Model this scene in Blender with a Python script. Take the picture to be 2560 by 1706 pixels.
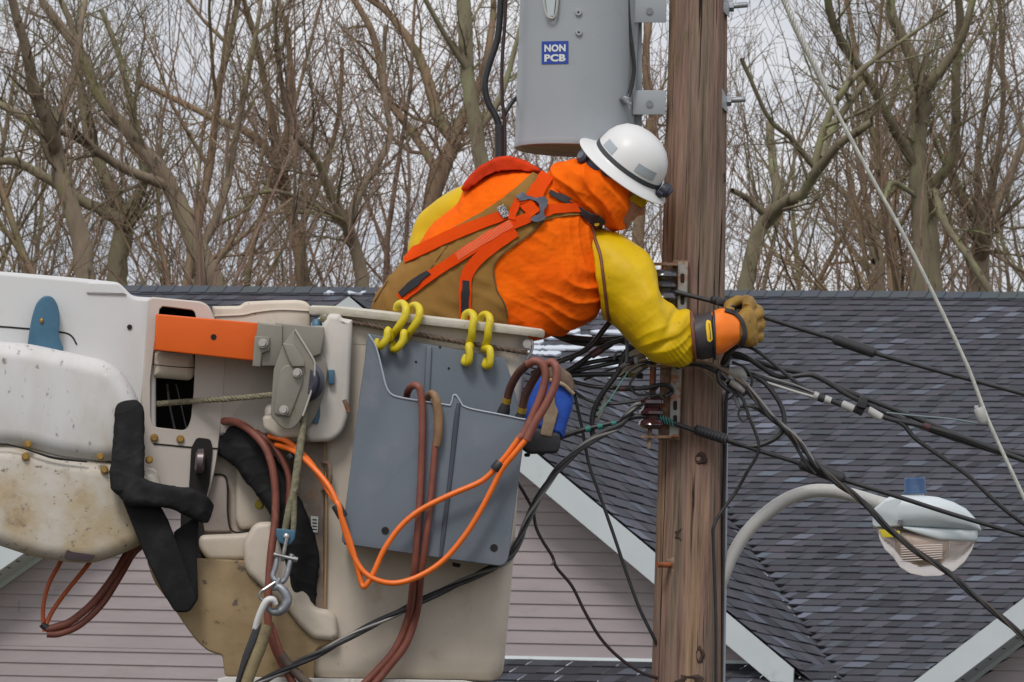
import bpy, bmesh, math, random
from mathutils import Vector, Matrix, noise
from mathutils.bvhtree import BVHTree
for o in list(bpy.data.objects): bpy.data.objects.remove(o)
S = bpy.context.scene
COL = S.collection
# ------------------------------------------------------------------ camera
KPX = 0.12/2560
CAM = Vector((0, -30, 1.6))
PITCH, ROLL = math.radians(5.0), math.radians(2.1)
FW = Vector((0, math.cos(PITCH), math.sin(PITCH)))
R0, U0 = Vector((1, 0, 0)), Vector((0, -math.sin(PITCH), math.cos(PITCH)))
RT = R0*math.cos(ROLL) + U0*math.sin(ROLL)
UP = -R0*math.sin(ROLL) + U0*math.cos(ROLL)
cd = bpy.data.cameras.new('camera'); cam = bpy.data.objects.new('camera', cd); COL.objects.link(cam)
cam.matrix_world = Matrix(((RT.x, UP.x, -FW.x, CAM.x), (RT.y, UP.y, -FW.y, CAM.y), (RT.z, UP.z, -FW.z, CAM.z), (0, 0, 0, 1)))
cd.sensor_width = 36; cd.lens = 300; cd.dof.use_dof = True; cd.dof.focus_distance = 29.9; cd.dof.aperture_fstop = 48; cd.clip_start = 0.5; cd.clip_end = 3000
S.camera = cam
S.render.resolution_x, S.render.resolution_y = 1024, 682
# ------------------------------------------------------------------ sky, sun, exposure
SUN_EL, SUN_AZ = math.radians(52), math.radians(200)      # azimuth clockwise from +Y
w = bpy.data.worlds.new('World'); S.world = w; w.use_nodes = True
nt = w.node_tree; nt.nodes.clear()
def N(tree, typ, **kw):
    n = tree.nodes.new(typ)
    for k, v in kw.items():
        if k in n.inputs.keys(): n.inputs[k].default_value = v
        else: setattr(n, k, v)
    return n
sky = N(nt, 'ShaderNodeTexSky', sky_type='NISHITA', sun_disc=False, sun_elevation=SUN_EL, sun_rotation=SUN_AZ, air_density=1.0, dust_density=4.0)
tc = N(nt, 'ShaderNodeTexCoord'); sp = N(nt, 'ShaderNodeSeparateXYZ')
nt.links.new(tc.outputs['Generated'], sp.inputs[0])
cm = N(nt, 'ShaderNodeMapping'); cm.inputs['Scale'].default_value = (14, 14, 40)
nt.links.new(tc.outputs['Generated'], cm.inputs[0])
cn = N(nt, 'ShaderNodeTexNoise', Scale=1.6, Detail=6.0, Roughness=0.55); nt.links.new(cm.outputs[0], cn.inputs['Vector'])
cr = N(nt, 'ShaderNodeValToRGB'); nt.links.new(cn.outputs['Fac'], cr.inputs[0])
cr.color_ramp.elements[0].position = .36; cr.color_ramp.elements[0].color = (6.0, 6.4, 7.3, 1)
cr.color_ramp.elements[1].position = .62; cr.color_ramp.elements[1].color = (9.8, 9.8, 10.1, 1)
zr = N(nt, 'ShaderNodeMapRange'); zr.inputs['From Min'].default_value = 0; zr.inputs['From Max'].default_value = 1
zr.inputs['To Min'].default_value = .78; zr.inputs['To Max'].default_value = 1.12
nt.links.new(sp.outputs['Z'], zr.inputs[0])
mu = N(nt, 'ShaderNodeVectorMath', operation='SCALE'); nt.links.new(cr.outputs[0], mu.inputs[0]); nt.links.new(zr.outputs[0], mu.inputs['Scale'])
mx = N(nt, 'ShaderNodeMix', data_type='RGBA'); mx.inputs['Factor'].default_value = .88
nt.links.new(sky.outputs[0], mx.inputs['A']); nt.links.new(mu.outputs[0], mx.inputs['B'])
bg = N(nt, 'ShaderNodeBackground', Strength=0.1); nt.links.new(mx.outputs['Result'], bg.inputs[0])
ow = N(nt, 'ShaderNodeOutputWorld'); nt.links.new(bg.outputs[0], ow.inputs[0])
sd = bpy.data.lights.new('sun', 'SUN'); sd.energy = 1.5; sd.angle = math.radians(16); sd.color = (1, .965, .92)
so = bpy.data.objects.new('sun', sd); COL.objects.link(so)
sv = Vector((math.sin(SUN_AZ)*math.cos(SUN_EL), math.cos(SUN_AZ)*math.cos(SUN_EL), math.sin(SUN_EL)))
so.rotation_euler = sv.to_track_quat('Z', 'Y').to_euler()
so.location = sv*30
vs = S.view_settings; vs.view_transform = 'Standard'; vs.look = 'None'; vs.gamma = 1; vs.exposure = 0.12
try: vs.use_curve_mapping = False
except Exception: pass
# ------------------------------------------------------------------ pixel space helpers (1 unit = 1.4 mm at the pole)
Q = 0.0014
def W(x, y, d=0.0):
    D = FW + RT*((x-1280)*KPX) + UP*((853-y)*KPX)
    return CAM + D*((d*Q+30)/D.y)
def WY(x, y, Y): return W(x, y, Y/Q)
def smoothpts(pts, n=6, closed=False):
    P = [Vector(p) for p in pts]; out = []; m = len(P)
    if m < 3: return [tuple(p) for p in P]
    rng = range(m) if closed else range(m-1)
    for i in rng:
        p0 = P[(i-1) % m] if (closed or i > 0) else P[0]*2-P[1]
        p1, p2 = P[i], P[(i+1) % m]
        p3 = P[(i+2) % m] if (closed or i+2 < m) else P[-1]*2-P[-2]
        for k in range(n):
            t = k/n
            out.append(tuple(0.5*((2*p1)+(p2-p0)*t+(2*p0-5*p1+4*p2-p3)*t*t+(3*p1-p0-3*p2+p3)*t**3)))
    if not closed: out.append(tuple(P[-1]))
    return out
def roundpoly(pts, r, n=5):
    """outline with rounded corners; r a number or a list"""
    out = []; m = len(pts)
    for i in range(m):
        a, b, c = Vector(pts[i-1][:2]), Vector(pts[i][:2]), Vector(pts[(i+1) % m][:2])
        rr = r[i] if isinstance(r, (list, tuple)) else r
        u, v = a-b, c-b; lu, lv = u.length, v.length
        if rr <= 0 or lu < 1e-6 or lv < 1e-6: out.append((b.x, b.y)); continue
        q = min(rr, lu*.49, lv*.49); p0, p2 = b+u/lu*q, b+v/lv*q
        for k in range(n+1):
            t = k/n; p = p0*(1-t)**2 + b*2*t*(1-t) + p2*t*t; out.append((p.x, p.y))
    return out
class MB:
    def __init__(s): s.v = []; s.f = []; s.m = []; s.mi = 0; s.col = []; s.c = None
    def add(s, vs, fs, world=False):
        b = len(s.v)
        s.v += [Vector(v) if world else W(*v) for v in vs]
        for f in fs: s.f.append(tuple(i+b for i in f)); s.m.append(s.mi); s.col.append(s.c)
    def rings(s, R, cap0=True, cap1=True, closed=False, world=False):
        n = len(R[0]); vs = [v for r in R for v in r]; fs = []
        m = len(R)
        for i in range(m if closed else m-1):
            a, b = i*n, ((i+1) % m)*n
            for j in range(n):
                k = (j+1) % n; fs.append((a+j, a+k, b+k, b+j))
        if not closed:
            if cap0: fs.append(tuple(range(n))[::-1])
            if cap1: fs.append(tuple((m-1)*n+j for j in range(n)))
        s.add(vs, fs, world)
    def tube(s, pts, r, n=8, closed=False, sm=5, world=False, flat=None, twist=0):
        """pts px-space; r scalar or list per control point"""
        if not isinstance(r, (list, tuple)): r = [r]*len(pts)
        P4 = [tuple(p)+(0,)*(3-len(p))+(rr,) for p, rr in zip(pts, r)]
        if sm > 1 and len(pts) > 2: P4 = [tuple(q) for q in _sm4(P4, sm, closed)]
        C = [Vector(q[:3]) for q in P4]; m = len(C); up = None; R = []
        for i in range(m):
            t = (C[(i+1) % m]-C[i-1]) if closed else (C[min(i+1, m-1)]-C[max(i-1, 0)])
            t = t.normalized() if t.length > 1e-9 else Vector((0, 1, 0))
            if up is None: up = t.orthogonal().normalized() if flat is None else (Vector(flat)-t*t.dot(Vector(flat))).normalized()
            up = (up-t*t.dot(up)).normalized(); sd = t.cross(up)
            rr = P4[i][3]; a0 = twist*i
            fl = 1 if flat is None else .28
            R.append([tuple(C[i]+(up*math.cos(a0+2*math.pi*j/n)*fl+sd*math.sin(a0+2*math.pi*j/n))*rr) for j in range(n)])
        s.rings(R, closed=closed, world=world)
    def lathe(s, p0, p1, prof, n=24, a0=0.0, sx=1, world=False):
        """profile [(t along axis 0..1, radius)] between px-space points"""
        A, B = Vector(p0), Vector(p1); t = (B-A).normalized(); u = t.orthogonal().normalized(); v = t.cross(u)
        s.rings([[tuple(A+(B-A)*q+(u*math.cos(a0+2*math.pi*j/n)*sx+v*math.sin(a0+2*math.pi*j/n))*r) for j in range(n)] for q, r in prof], world=world)
    def prism(s, poly, d0, d1, rnd=0, steps=4, back=False):
        """outline extruded in depth from d0 (near) to d1; near rim rounded by rnd"""
        P = [Vector(p[:2]) for p in poly]; m = len(P)
        ar = sum(P[i-1].x*P[i].y-P[i].x*P[i-1].y for i in range(m))
        sg = 1 if ar > 0 else -1
        nr = []
        for i in range(m):
            a, b = (P[i]-P[i-1]), (P[(i+1) % m]-P[i])
            a = a.normalized() if a.length > 1e-6 else Vector((0, 0)); b = b.normalized() if b.length > 1e-6 else a
            t = a+b; t = t.normalized() if t.length > 1e-6 else b
            k = max(.5, (a.dot(t)))
            nr.append(Vector((-t.y, t.x))*sg/k)      # inward
        R = []
        def inset(k):
            q = [P[i]+nr[i]*k for i in range(m)]
            for _ in range(60):
                bad = False
                for i in range(m):
                    j = (i+1) % m; e = P[j]-P[i]
                    if (q[j]-q[i]).dot(e) < -1e-5: c = (q[i]+q[j])/2; q[i] = c.copy(); q[j] = c.copy(); bad = True
                if not bad: break
            return q
        if rnd > 0:
            for q in range(steps+1):
                an = math.pi/2*q/steps; I_ = inset(rnd*(1-math.sin(an)))
                R.append([(v.x, v.y, d0+rnd*(1-math.cos(an))) for v in I_])
        else: R.append([(p.x, p.y, d0) for p in P])
        if back and rnd > 0:
            for q in range(steps+1):
                an = math.pi/2*q/steps
                R.append([(P[i].x+nr[i].x*rnd*(1-math.cos(an)), P[i].y+nr[i].y*rnd*(1-math.cos(an)), d1-rnd*(1-math.sin(an))) for i in range(m)])
        else: R.append([(p.x, p.y, d1) for p in P])
        s.rings(R)
    def box(s, x0, y0, x1, y1, d0, d1, rnd=2): s.prism([(x0, y0), (x1, y0), (x1, y1), (x0, y1)], d0, d1, rnd, 2, True)
    def ball(s, c, r, n=12, ax=None):
        r = (r, r, r) if not isinstance(r, (list, tuple)) else r
        M = ax or Matrix.Identity(3)
        R = []
        for i in range(1, n):
            a = math.pi*i/n
            R.append([tuple(Vector(c)+M@Vector((r[0]*math.sin(a)*math.cos(2*math.pi*j/(n*2)), r[1]*math.cos(a), r[2]*math.sin(a)*math.sin(2*math.pi*j/(n*2))))) for j in range(n*2)])
        s.rings(R)
def _sm4(P, n, closed):
    m = len(P); out = []
    P = [list(p) for p in P]
    ext = lambda a, b: [2*x-y for x, y in zip(a, b)]
    for i in (range(m) if closed else range(m-1)):
        p0 = P[(i-1) % m] if (closed or i > 0) else ext(P[0], P[1])
        p1, p2 = P[i], P[(i+1) % m]
        p3 = P[(i+2) % m] if (closed or i+2 < m) else ext(P[-1], P[-2])
        for k in range(n):
            t = k/n
            out.append([0.5*(2*b+(c-a)*t+(2*a-5*b+4*c-d)*t*t+(3*b-a-3*c+d)*t**3) for a, b, c, d in zip(p0, p1, p2, p3)])
    if not closed: out.append(P[-1])
    return out
ROOT = {}
def thing(name, label, cat, base=None, group=None, world=None):
    o = bpy.data.objects.new(name, None); COL.objects.link(o)
    o.location = world if world is not None else W(*base)
    o.empty_display_size = .1
    ROOT[o.name] = Vector(o.location)
    o['label'] = label; o['category'] = cat
    if group: o['group'] = group
    return o
def tag(o, label, cat, group=None):
    o['label'] = label; o['category'] = cat
    if group: o['group'] = group
    return o
def part(name, mb, mat, parent=None, sharp=40, label=None, kind=None, mods=()):
    me = bpy.data.meshes.new(name)
    if parent is not None: org = ROOT[parent.name]
    else:
        xs = [v.x for v in mb.v]; ys = [v.y for v in mb.v]; org = Vector(((min(xs)+max(xs))/2, (min(ys)+max(ys))/2, min(v.z for v in mb.v)))
    me.from_pydata([v-org for v in mb.v], [], mb.f)
    mats = mat if isinstance(mat, (list, tuple)) else [mat]
    for q in mats: me.materials.append(q)
    if len(mats) > 1: me.polygons.foreach_set('material_index', mb.m)
    if any(c is not None for c in mb.col):
        at = me.color_attributes.new('tint', 'FLOAT_COLOR', 'CORNER')
        buf = []
        for p in me.polygons:
            c = mb.col[p.index] or (1, 1, 1)
            for _ in p.vertices: buf += [c[0], c[1], c[2], 1]
        at.data.foreach_set('color', buf)
    me.validate()
    bm = bmesh.new(); bm.from_mesh(me)
    bmesh.ops.recalc_face_normals(bm, faces=bm.faces)
    ng = [f for f in bm.faces if len(f.verts) > 4]
    if ng: bmesh.ops.triangulate(bm, faces=ng, ngon_method='EAR_CLIP')
    bm.to_mesh(me); bm.free()
    me.polygons.foreach_set('use_smooth', [True]*len(me.polygons))
    me.set_sharp_from_angle(angle=math.radians(sharp))
    o = bpy.data.objects.new(name, me); COL.objects.link(o)
    if parent is not None: o.parent = parent
    else: o.location = org
    ROOT[o.name] = org
    if label: o['label'] = label
    if kind: o['kind'] = kind
    return o
# ------------------------------------------------------------------ materials
def lin(c): return tuple((x/255/12.92 if x/255 <= .04045 else ((x/255+.055)/1.055)**2.4) for x in c)
def mat(name, col, rough=.6, metal=0.0, var=0.0, vscale=8, col2=None, dirt=None, dscale=6, dthr=(.55, .75), bump=0.0, bscale=60, stretch=(1, 1, 1), spec=.5, attr=False, coat=0.0, dirt2=None, d2scale=40, d2thr=(.62, .7)):
    m = bpy.data.materials.new(name); m.use_nodes = True; t = m.node_tree
    b = t.nodes['Principled BSDF']; L = t.links.new
    b.inputs['Roughness'].default_value = rough; b.inputs['Metallic'].default_value = metal
    b.inputs['Specular IOR Level'].default_value = spec; b.inputs['Coat Weight'].default_value = coat
    c = (*col, 1); b.inputs['Base Color'].default_value = c
    tc = N(t, 'ShaderNodeTexCoord'); mp = N(t, 'ShaderNodeMapping'); mp.inputs['Scale'].default_value = stretch
    L(tc.outputs['Object'], mp.inputs[0])
    out = None
    if attr:
        a = N(t, 'ShaderNodeAttribute', attribute_name='tint'); mm = N(t, 'ShaderNodeMix', data_type='RGBA', blend_type='MULTIPLY'); mm.inputs['Factor'].default_value = 1
        mm.inputs['A'].default_value = c; L(a.outputs['Color'], mm.inputs['B']); out = mm.outputs['Result']
    def layer(prev, col, scale, thr, detail=6):
        n = N(t, 'ShaderNodeTexNoise', Scale=scale, Detail=float(detail), Roughness=.62); L(mp.outputs[0], n.inputs['Vector'])
        r = N(t, 'ShaderNodeMapRange'); r.inputs['From Min'].default_value = thr[0]; r.inputs['From Max'].default_value = thr[1]; r.interpolation_type = 'SMOOTHSTEP'
        L(n.outputs['Fac'], r.inputs[0])
        x = N(t, 'ShaderNodeMix', data_type='RGBA'); L(r.outputs[0], x.inputs['Factor'])
        if prev is None: x.inputs['A'].default_value = c
        else: L(prev, x.inputs['A'])
        x.inputs['B'].default_value = (*col, 1); return x.outputs['Result']
    if var or col2:
        c2 = col2 or tuple(x*(1-var) for x in col); out = layer(out, c2, vscale, (.35, .65), 4)
    if dirt: out = layer(out, dirt, dscale, dthr, 8)
    if dirt2: out = layer(out, dirt2, d2scale, d2thr, 8)
    if out is not None: L(out, b.inputs['Base Color'])
    if bump:
        n = N(t, 'ShaderNodeTexNoise', Scale=bscale, Detail=5.0, Roughness=.6); L(mp.outputs[0], n.inputs['Vector'])
        bp = N(t, 'ShaderNodeBump', Strength=min(1.0, bump), Distance=.004*max(1, bump)); L(n.outputs['Fac'], bp.inputs['Height']); L(bp.outputs[0], b.inputs['Normal'])
    return m
# ================================================================== SETTING: ground, house, trees
PHI = math.radians(17.4)
T = Vector((math.cos(PHI), -math.sin(PHI), 0)); NN = Vector((math.sin(PHI), math.cos(PHI), 0)); Z = Vector((0, 0, 1))
def isect(x, y, P, n):
    D = FW + RT*((x-1280)*KPX) + UP*((853-y)*KPX); return CAM + D*((P-CAM).dot(n)/D.dot(n))
def proj(P):
    d = P-CAM; f = d.dot(FW); return (1280+d.dot(RT)/f/KPX, 853-d.dot(UP)/f/KPX)
g = MB(); g.add([(-600, -200, 0), (600, -200, 0), (600, 1200, 0), (-600, 1200, 0)], [(0, 1, 2, 3)], True)
o = part('ground', g, mat('winter_grass', (.10, .10, .05), .95, col2=(.16, .12, .07), vscale=.8, bump=.6, bscale=20), kind='structure')
g = MB(); g.add([(-300, -6, .004), (300, -6, .004), (300, 1.2, .004), (-300, 1.2, .004)], [(0, 1, 2, 3)], True)
o = part('road', g, mat('asphalt', (.05, .05, .052), .9, var=.3, vscale=3, bump=.5, bscale=90), kind='structure')

A = WY(874, 740, 50); B = isect(2010, 1690, A, NN)
sR = (A.z-B.z)/((B-A).dot(T)); Bl = isect(0, 1353, A, NN); sL = (A.z-Bl.z)/-((Bl-A).dot(T))
S_R = 9.71; Rr = A+NN*S_R
Gn = NN.cross(B-A); V = isect(2088, 1680, A, Gn)
dL0 = (Bl-A).normalized()
Mn = T.cross(V-Rr).normalized(); Mn = Mn if Mn.z > 0 else -Mn
m_siding = mat('vinyl_siding', (.345, .295, .302), .55, var=.10, vscale=1.2, bump=.15, bscale=300, stretch=(1, 1, 6), dirt=(.24, .21, .2), dscale=2.5, dthr=(.55, .8))
m_trim = mat('white_trim', (.50, .545, .56), .5, var=.06, vscale=2, dirt=(.33, .36, .35), dscale=5, dthr=(.6, .8))
m_soffit = mat('vented_soffit', (.42, .47, .46), .6)
m_shing = mat('asphalt_shingle', (1, 1, 1), .93, attr=True, bump=.9, bscale=120, spec=.15)
m_dark = mat('dark_gap', (.01, .01, .01), .9)
m_snow = mat('old_snow', (.50, .54, .60), .7, bump=.5, bscale=30)
house = thing('house', 'grey shingled house with pinkish beige siding and pale gable trim behind the pole', 'house', world=A+NN*1+Vector((0, 0, -A.z)))
rnd = random.Random(5)
PAL = [(0.066, 0.066, 0.077), (0.060, 0.060, 0.071), (0.074, 0.071, 0.085), (0.057, 0.061, 0.070), (0.064, 0.069, 0.080), (0.082, 0.080, 0.097), (0.052, 0.051, 0.061), (0.068, 0.063, 0.073), (0.065, 0.066, 0.078), (0.071, 0.077, 0.089)]
def shingles(mb, O, across, down, a0f, a1f, rows, ex=.195, tab=(.10, .24), seed=1, nrm=None, light=1.0):
    """courses of laminated tabs; a0f,a1f give the left/right limit for the distance down s"""
    r = random.Random(seed); nrm = nrm or across.cross(down).normalized()
    nrm = nrm if nrm.z > 0 else -nrm
    for i in range(rows):
        s0, s1 = i*ex, (i+1)*ex; lo, hi = min(a0f(s0), a0f(s1)), max(a1f(s0), a1f(s1))
        if hi <= lo: continue
        x = lo-r.random()*.2; thick = False
        lo2, hi2 = a0f((s0+s1)/2), a1f((s0+s1)/2)
        while x < hi:
            wd = r.uniform(*tab)*(1 if not thick else 1.25); x2 = x+wd; a, b = max(x, lo2), min(x2, hi2)
            if b > a:
                thick = not thick; base = PAL[r.randrange(len(PAL))] if r.random() < .62 else PAL[r.randrange(3)]
                k_ = r.uniform(.80, 1.18)*light; c = tuple(q*k_ for q in base)
                if thick and r.random() < .20: c = tuple(q*v_ for q, v_ in zip(c, (1.65, 1.8, 1.86)))
                h = .015 if thick else .008; sl = .018 if thick else -.018
                mb.c = c
                e = O+down*(s1+r.uniform(-.006, .006))+nrm*h; tp = O+down*s0+nrm*.0
                sh = .045
                mb.add([tp+across*(a+sh), tp+across*(b+sh), e+across*b, e+across*a], [(0, 1, 2, 3)], True)
                mb.c = (.034, .034, .040)      # asphalt core at the butt edge, painted darker as each row's shadow line
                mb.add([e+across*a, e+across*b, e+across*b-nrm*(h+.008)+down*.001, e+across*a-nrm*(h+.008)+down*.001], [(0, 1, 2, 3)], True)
            x = x2
    mb.c = None
# main roof plane
dn = Mn.cross(T).normalized(); dn = dn if dn.z < 0 else -dn
ridge = isect(1830, 735, Rr, Mn); O = ridge
def mainlen(): return 5.4
def along(P): return (P-O).dot(T)
aV, sV = along(V), (V-O).dot(dn); aR, sR_ = along(Rr), (Rr-O).dot(dn)
vline = lambda s: aR+(aV-aR)*(s-sR_)/(sV-sR_)
mb = MB()
PL = A+dL0*6; PL = PL+NN*((Rr-PL).dot(Mn)/NN.dot(Mn)); aL, sL_ = along(PL), (PL-O).dot(dn)
lline = lambda s: aR+(aL-aR)*(s-sR_)/(sL_-sR_)
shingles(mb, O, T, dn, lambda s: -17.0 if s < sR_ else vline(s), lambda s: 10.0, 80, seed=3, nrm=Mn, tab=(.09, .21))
def shift_left(s): return lline(s)
r0 = int(sR_/.195)
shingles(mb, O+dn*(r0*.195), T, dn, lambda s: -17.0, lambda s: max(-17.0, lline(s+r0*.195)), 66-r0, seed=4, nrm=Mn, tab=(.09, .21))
roof = part('roof', mb, m_shing, house, sharp=20)
deck = MB(); q = lambda a, s, h=-.02: O+T*a+dn*s+Mn*h
deck.add([q(-17.0, 0), q(10.0, 0), q(10.0, 15.7), q(vline(15.7), 15.7), q(aR, sR_), q(lline(12.9), 12.9), q(-17.0, 12.9)], [(0, 1, 2, 3, 4, 5, 6)], True)
bk = Vector((NN.x, NN.y, -.42)).normalized()
deck.add([q(-17.0, -.0), q(10.0, 0), q(10.0, 0)+bk*6, q(-17.0, 0)+bk*6], [(0, 1, 2, 3)], True)
part('roof_deck', deck, mat('roof_deck', (.03, .03, .035), .9), house)
cap = MB()
rr = random.Random(8)
x = -17.0
while x < 10.0:
    cap.c = tuple(v*rr.uniform(.94, 1.06) for v in (.075, .084, .094)); L = .20; h = .045+rr.uniform(0, .006)
    p = [O+T*x+dn*.16+Mn*.02, O+T*(x+L)+dn*.16+Mn*.028, O+T*(x+L)+Z*h, O+T*x+Z*(h-.008), O+T*(x+L)+bk*.16+Z*.02, O+T*x+bk*.16+Z*.01, O+T*x+dn*.16-Mn*.01, O+T*(x+L)+dn*.16-Mn*.01]
    cap.add(p, [(0, 1, 2, 3), (3, 2, 4, 5), (6, 7, 1, 0)], True); x += L
part('ridge_cap', cap, m_shing, house, sharp=20)
# gable roof planes (right one visible, left one faces away)
dR = (B-A).normalized(); dL = (Bl-A).normalized(); gR = Gn.normalized(); gR = gR if gR.z > 0 else -gR
def backlim(s):      # where the right gable plane meets the main plane
    P = A+dR*s; k = ((Rr-P).dot(Mn))/NN.dot(Mn); return k
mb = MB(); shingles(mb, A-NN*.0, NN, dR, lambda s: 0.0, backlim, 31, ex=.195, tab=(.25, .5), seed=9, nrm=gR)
gL = dL.cross(NN).normalized(); gL = gL if gL.z > 0 else -gL
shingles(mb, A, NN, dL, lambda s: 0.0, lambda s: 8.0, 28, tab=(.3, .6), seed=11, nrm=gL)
part('gable_roof', mb, m_shing, house, sharp=20)
gd = MB(); e = 6.0
gd.add([A-gR*.03, A+dR*e-gR*.03, A+dR*e+NN*backlim(e)-gR*.03, A+NN*backlim(0)-gR*.03], [(0, 1, 2, 3)], True)
gd.add([A-gL*.03, A+dL*e-gL*.03, A+dL*e+NN*8-gL*.03, A+NN*8-gL*.03], [(0, 1, 2, 3)], True)
part('gable_deck', gd, bpy.data.materials['roof_deck'], house)
# fascia boards
def fascia(mb, P, d, L, h=.285, th=.03, out=None, drop=.012):
    a = P-Z*drop-NN*.035; b = a+d*L; dz = Z*-h
    vs = [a, b, b+dz, a+dz, a+NN*th, b+NN*th, b+dz+NN*th, a+dz+NN*th]
    mb.add(vs, [(0, 1, 2, 3), (4, 5, 6, 7), (0, 1, 5, 4), (3, 2, 6, 7), (0, 3, 7, 4), (1, 2, 6, 5)], True)
mb = MB(); fascia(mb, A, dR, 5.62); part('rake_board', mb, m_trim, house)
mb = MB(); fascia(mb, A, dL, 4.9); part('rake_board', mb, m_trim, house)
mb = MB()
for d in (dR, dL):
    a = A-Z*(.285-.0)+NN*.0; b = a+d*5.6
    mb.add([a-NN*.004, b-NN*.004, b+NN*.42, a+NN*.42, a-NN*.004+Z*.012, b-NN*.004+Z*.012], [(0, 1, 2, 3)], True)
    mb.add([a+NN*.40-Z*.055, b+NN*.40-Z*.055, b+NN*.40+Z*.01, a+NN*.40+Z*.01], [(0, 1, 2, 3)], True)
mb.mi = 1
for d, L in ((dR, 5.6), (dL, 5)):
    for i in range(int(L/.11)):
        p = A-Z*.289+d*(i*.11)+NN*.06; mb.add([p, p+d*.012, p+d*.012+NN*.1, p+NN*.1, ], [(0, 1, 2, 3)], True)
part('soffit', mb, [m_soffit, m_dark], house)
# siding: lapped courses on the gable wall
Wp = A+NN*.44
def lap_wall(mb, P0, a0, a1, zt, zb, topf, ex=.1235):
    """P0 on wall plane, courses from zb up to zt clipped under the rake by topf(a)->z"""
    z = zb
    while z < zt:
        # clip the course's extent by the gable line
        l, r_ = a0, a1
        zz = z+ex
        while l < r_ and topf(l) < z: l += .04
        while r_ > l and topf(r_) < z: r_ -= .04
        n = max(1, int((r_-l)/.2)); xs = [l+(r_-l)*i/n for i in range(n+1)]
        vs = []
        for x in xs:
            t = min(zz, max(z, topf(x)))
            vs += [P0+T*x+Z*(z-P0.z)-NN*.016, P0+T*x+Z*(t-P0.z)-NN*.003, P0+T*x+Z*(z-P0.z)+NN*.004]
        fs = []
        for i in range(n): fs += [(3*i, 3*i+3, 3*i+4, 3*i+1), (3*i, 3*i+2, 3*i+5, 3*i+3)]
        mb.add(vs, fs, True); z += ex
zB = isect(1400, 1643, Wp, NN).z
mb = MB()
lap_wall(mb, Wp, -4.6, 4.6, A.z-.3, zB, lambda a: (A.z-.30-sR*a) if a > 0 else (A.z-.30+sL*a))
lap_wall(mb, Wp+Z*0, -4.6, -.2, zB+.0, zB-.9, lambda a: 99)
P = Wp; mb.mi = 1
for (x, zz) in ((-3.35, zB+.32), (-2.4, zB+.56), (-3.9, zB+.07), (-1.9, zB+1.05), (1.25, zB+.44)):
    p = P+T*x+Z*(zz-P.z)-NN*.019; mb.add([p, p+T*.004, p+T*.004+Z*.11, p+Z*.11], [(0, 1, 2, 3)], True)
part('siding_wall', mb, [m_siding, mat('seam', (.12, .1, .1), .8)], house, sharp=25)
# white flashing band and low porch roof under the gable wall
mb = MB(); p0 = Wp-NN*.03+Z*(zB-Wp.z); a0, a1 = -.25, 4.0
mb.add([p0+T*a0-Z*.04, p0+T*a1-Z*.04, p0+T*a1, p0+T*a0, p0+T*a0-Z*.04-NN*.03, p0+T*a1-Z*.04-NN*.03, p0+T*a1-NN*.012, p0+T*a0-NN*.012], [(4, 5, 6, 7), (7, 6, 2, 3), (0, 1, 5, 4), (0, 4, 7, 3)], True)
part('flashing', mb, m_trim, house)
mb = MB(); d3 = (-NN*.93-Z*.42).normalized()
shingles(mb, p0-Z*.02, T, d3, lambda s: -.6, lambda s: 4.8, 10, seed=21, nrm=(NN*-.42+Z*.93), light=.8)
part('porch_roof', mb, m_shing, house, sharp=20)
# second gable at the right: rake board, soffit and wall
A2 = isect(2560, 1494, A+NN*.4, NN); B2 = isect(2282, 1706, A+NN*.4, NN); d2 = (B2-A2).normalized()
A2 = A2-d2*3.0
mb = MB(); fascia(mb, A2, d2, 6.0, h=.29); part('rake_board', mb, m_trim, house)
mb = MB(); a = A2-Z*.30; b = a+d2*6.0
mb.add([a-NN*.03, b-NN*.03, b+NN*.40, a+NN*.40], [(0, 1, 2, 3)], True)
mb.add([a+NN*.36-Z*.05, b+NN*.36-Z*.05, b+NN*.36, a+NN*.36], [(0, 1, 2, 3)], True)
mb.mi = 1
for i in range(26):
    p = A2-Z*.304+d2*(i*.16+1.5)+NN*.08; mb.add([p, p+d2*.012, p+d2*.012+NN*.12, p+NN*.12], [(0, 1, 2, 3)], True)
part('soffit', mb, [m_soffit, m_dark], house)
mb = MB(); slp = -(d2.z/abs(d2.dot(T))); P2 = A2+NN*.38
lap_wall(mb, P2, -6.2, 1.5, A2.z-.1, A2.z-4.6, lambda a: A2.z-.33+slp*min(a, 0))
part('siding_wall', mb, m_siding, house, sharp=25)
# second gable roof sheet behind the rake (seen only from other places)
mb = MB(); g2 = d2.cross(NN).normalized(); g2 = g2 if g2.z > 0 else -g2
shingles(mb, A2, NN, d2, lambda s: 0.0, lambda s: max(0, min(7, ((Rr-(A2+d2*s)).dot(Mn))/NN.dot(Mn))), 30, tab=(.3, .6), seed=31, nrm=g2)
part('gable_roof', mb, m_shing, house, sharp=20)
# house body below
mb = MB(); z0 = 0; c = [Wp+T*-12+NN*.1, Wp+T*10+NN*.1, Wp+T*10+NN*16, Wp+T*-12+NN*16]
c = [Vector((v.x, v.y, 0)) for v in c]; h = zB-.85
mb.add(c+[v+Z*h for v in c], [(0, 1, 5, 4), (1, 2, 6, 5), (2, 3, 7, 6), (3, 0, 4, 7), (4, 5, 6, 7)], True)
part('lower_wall', mb, m_siding, house)
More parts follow.
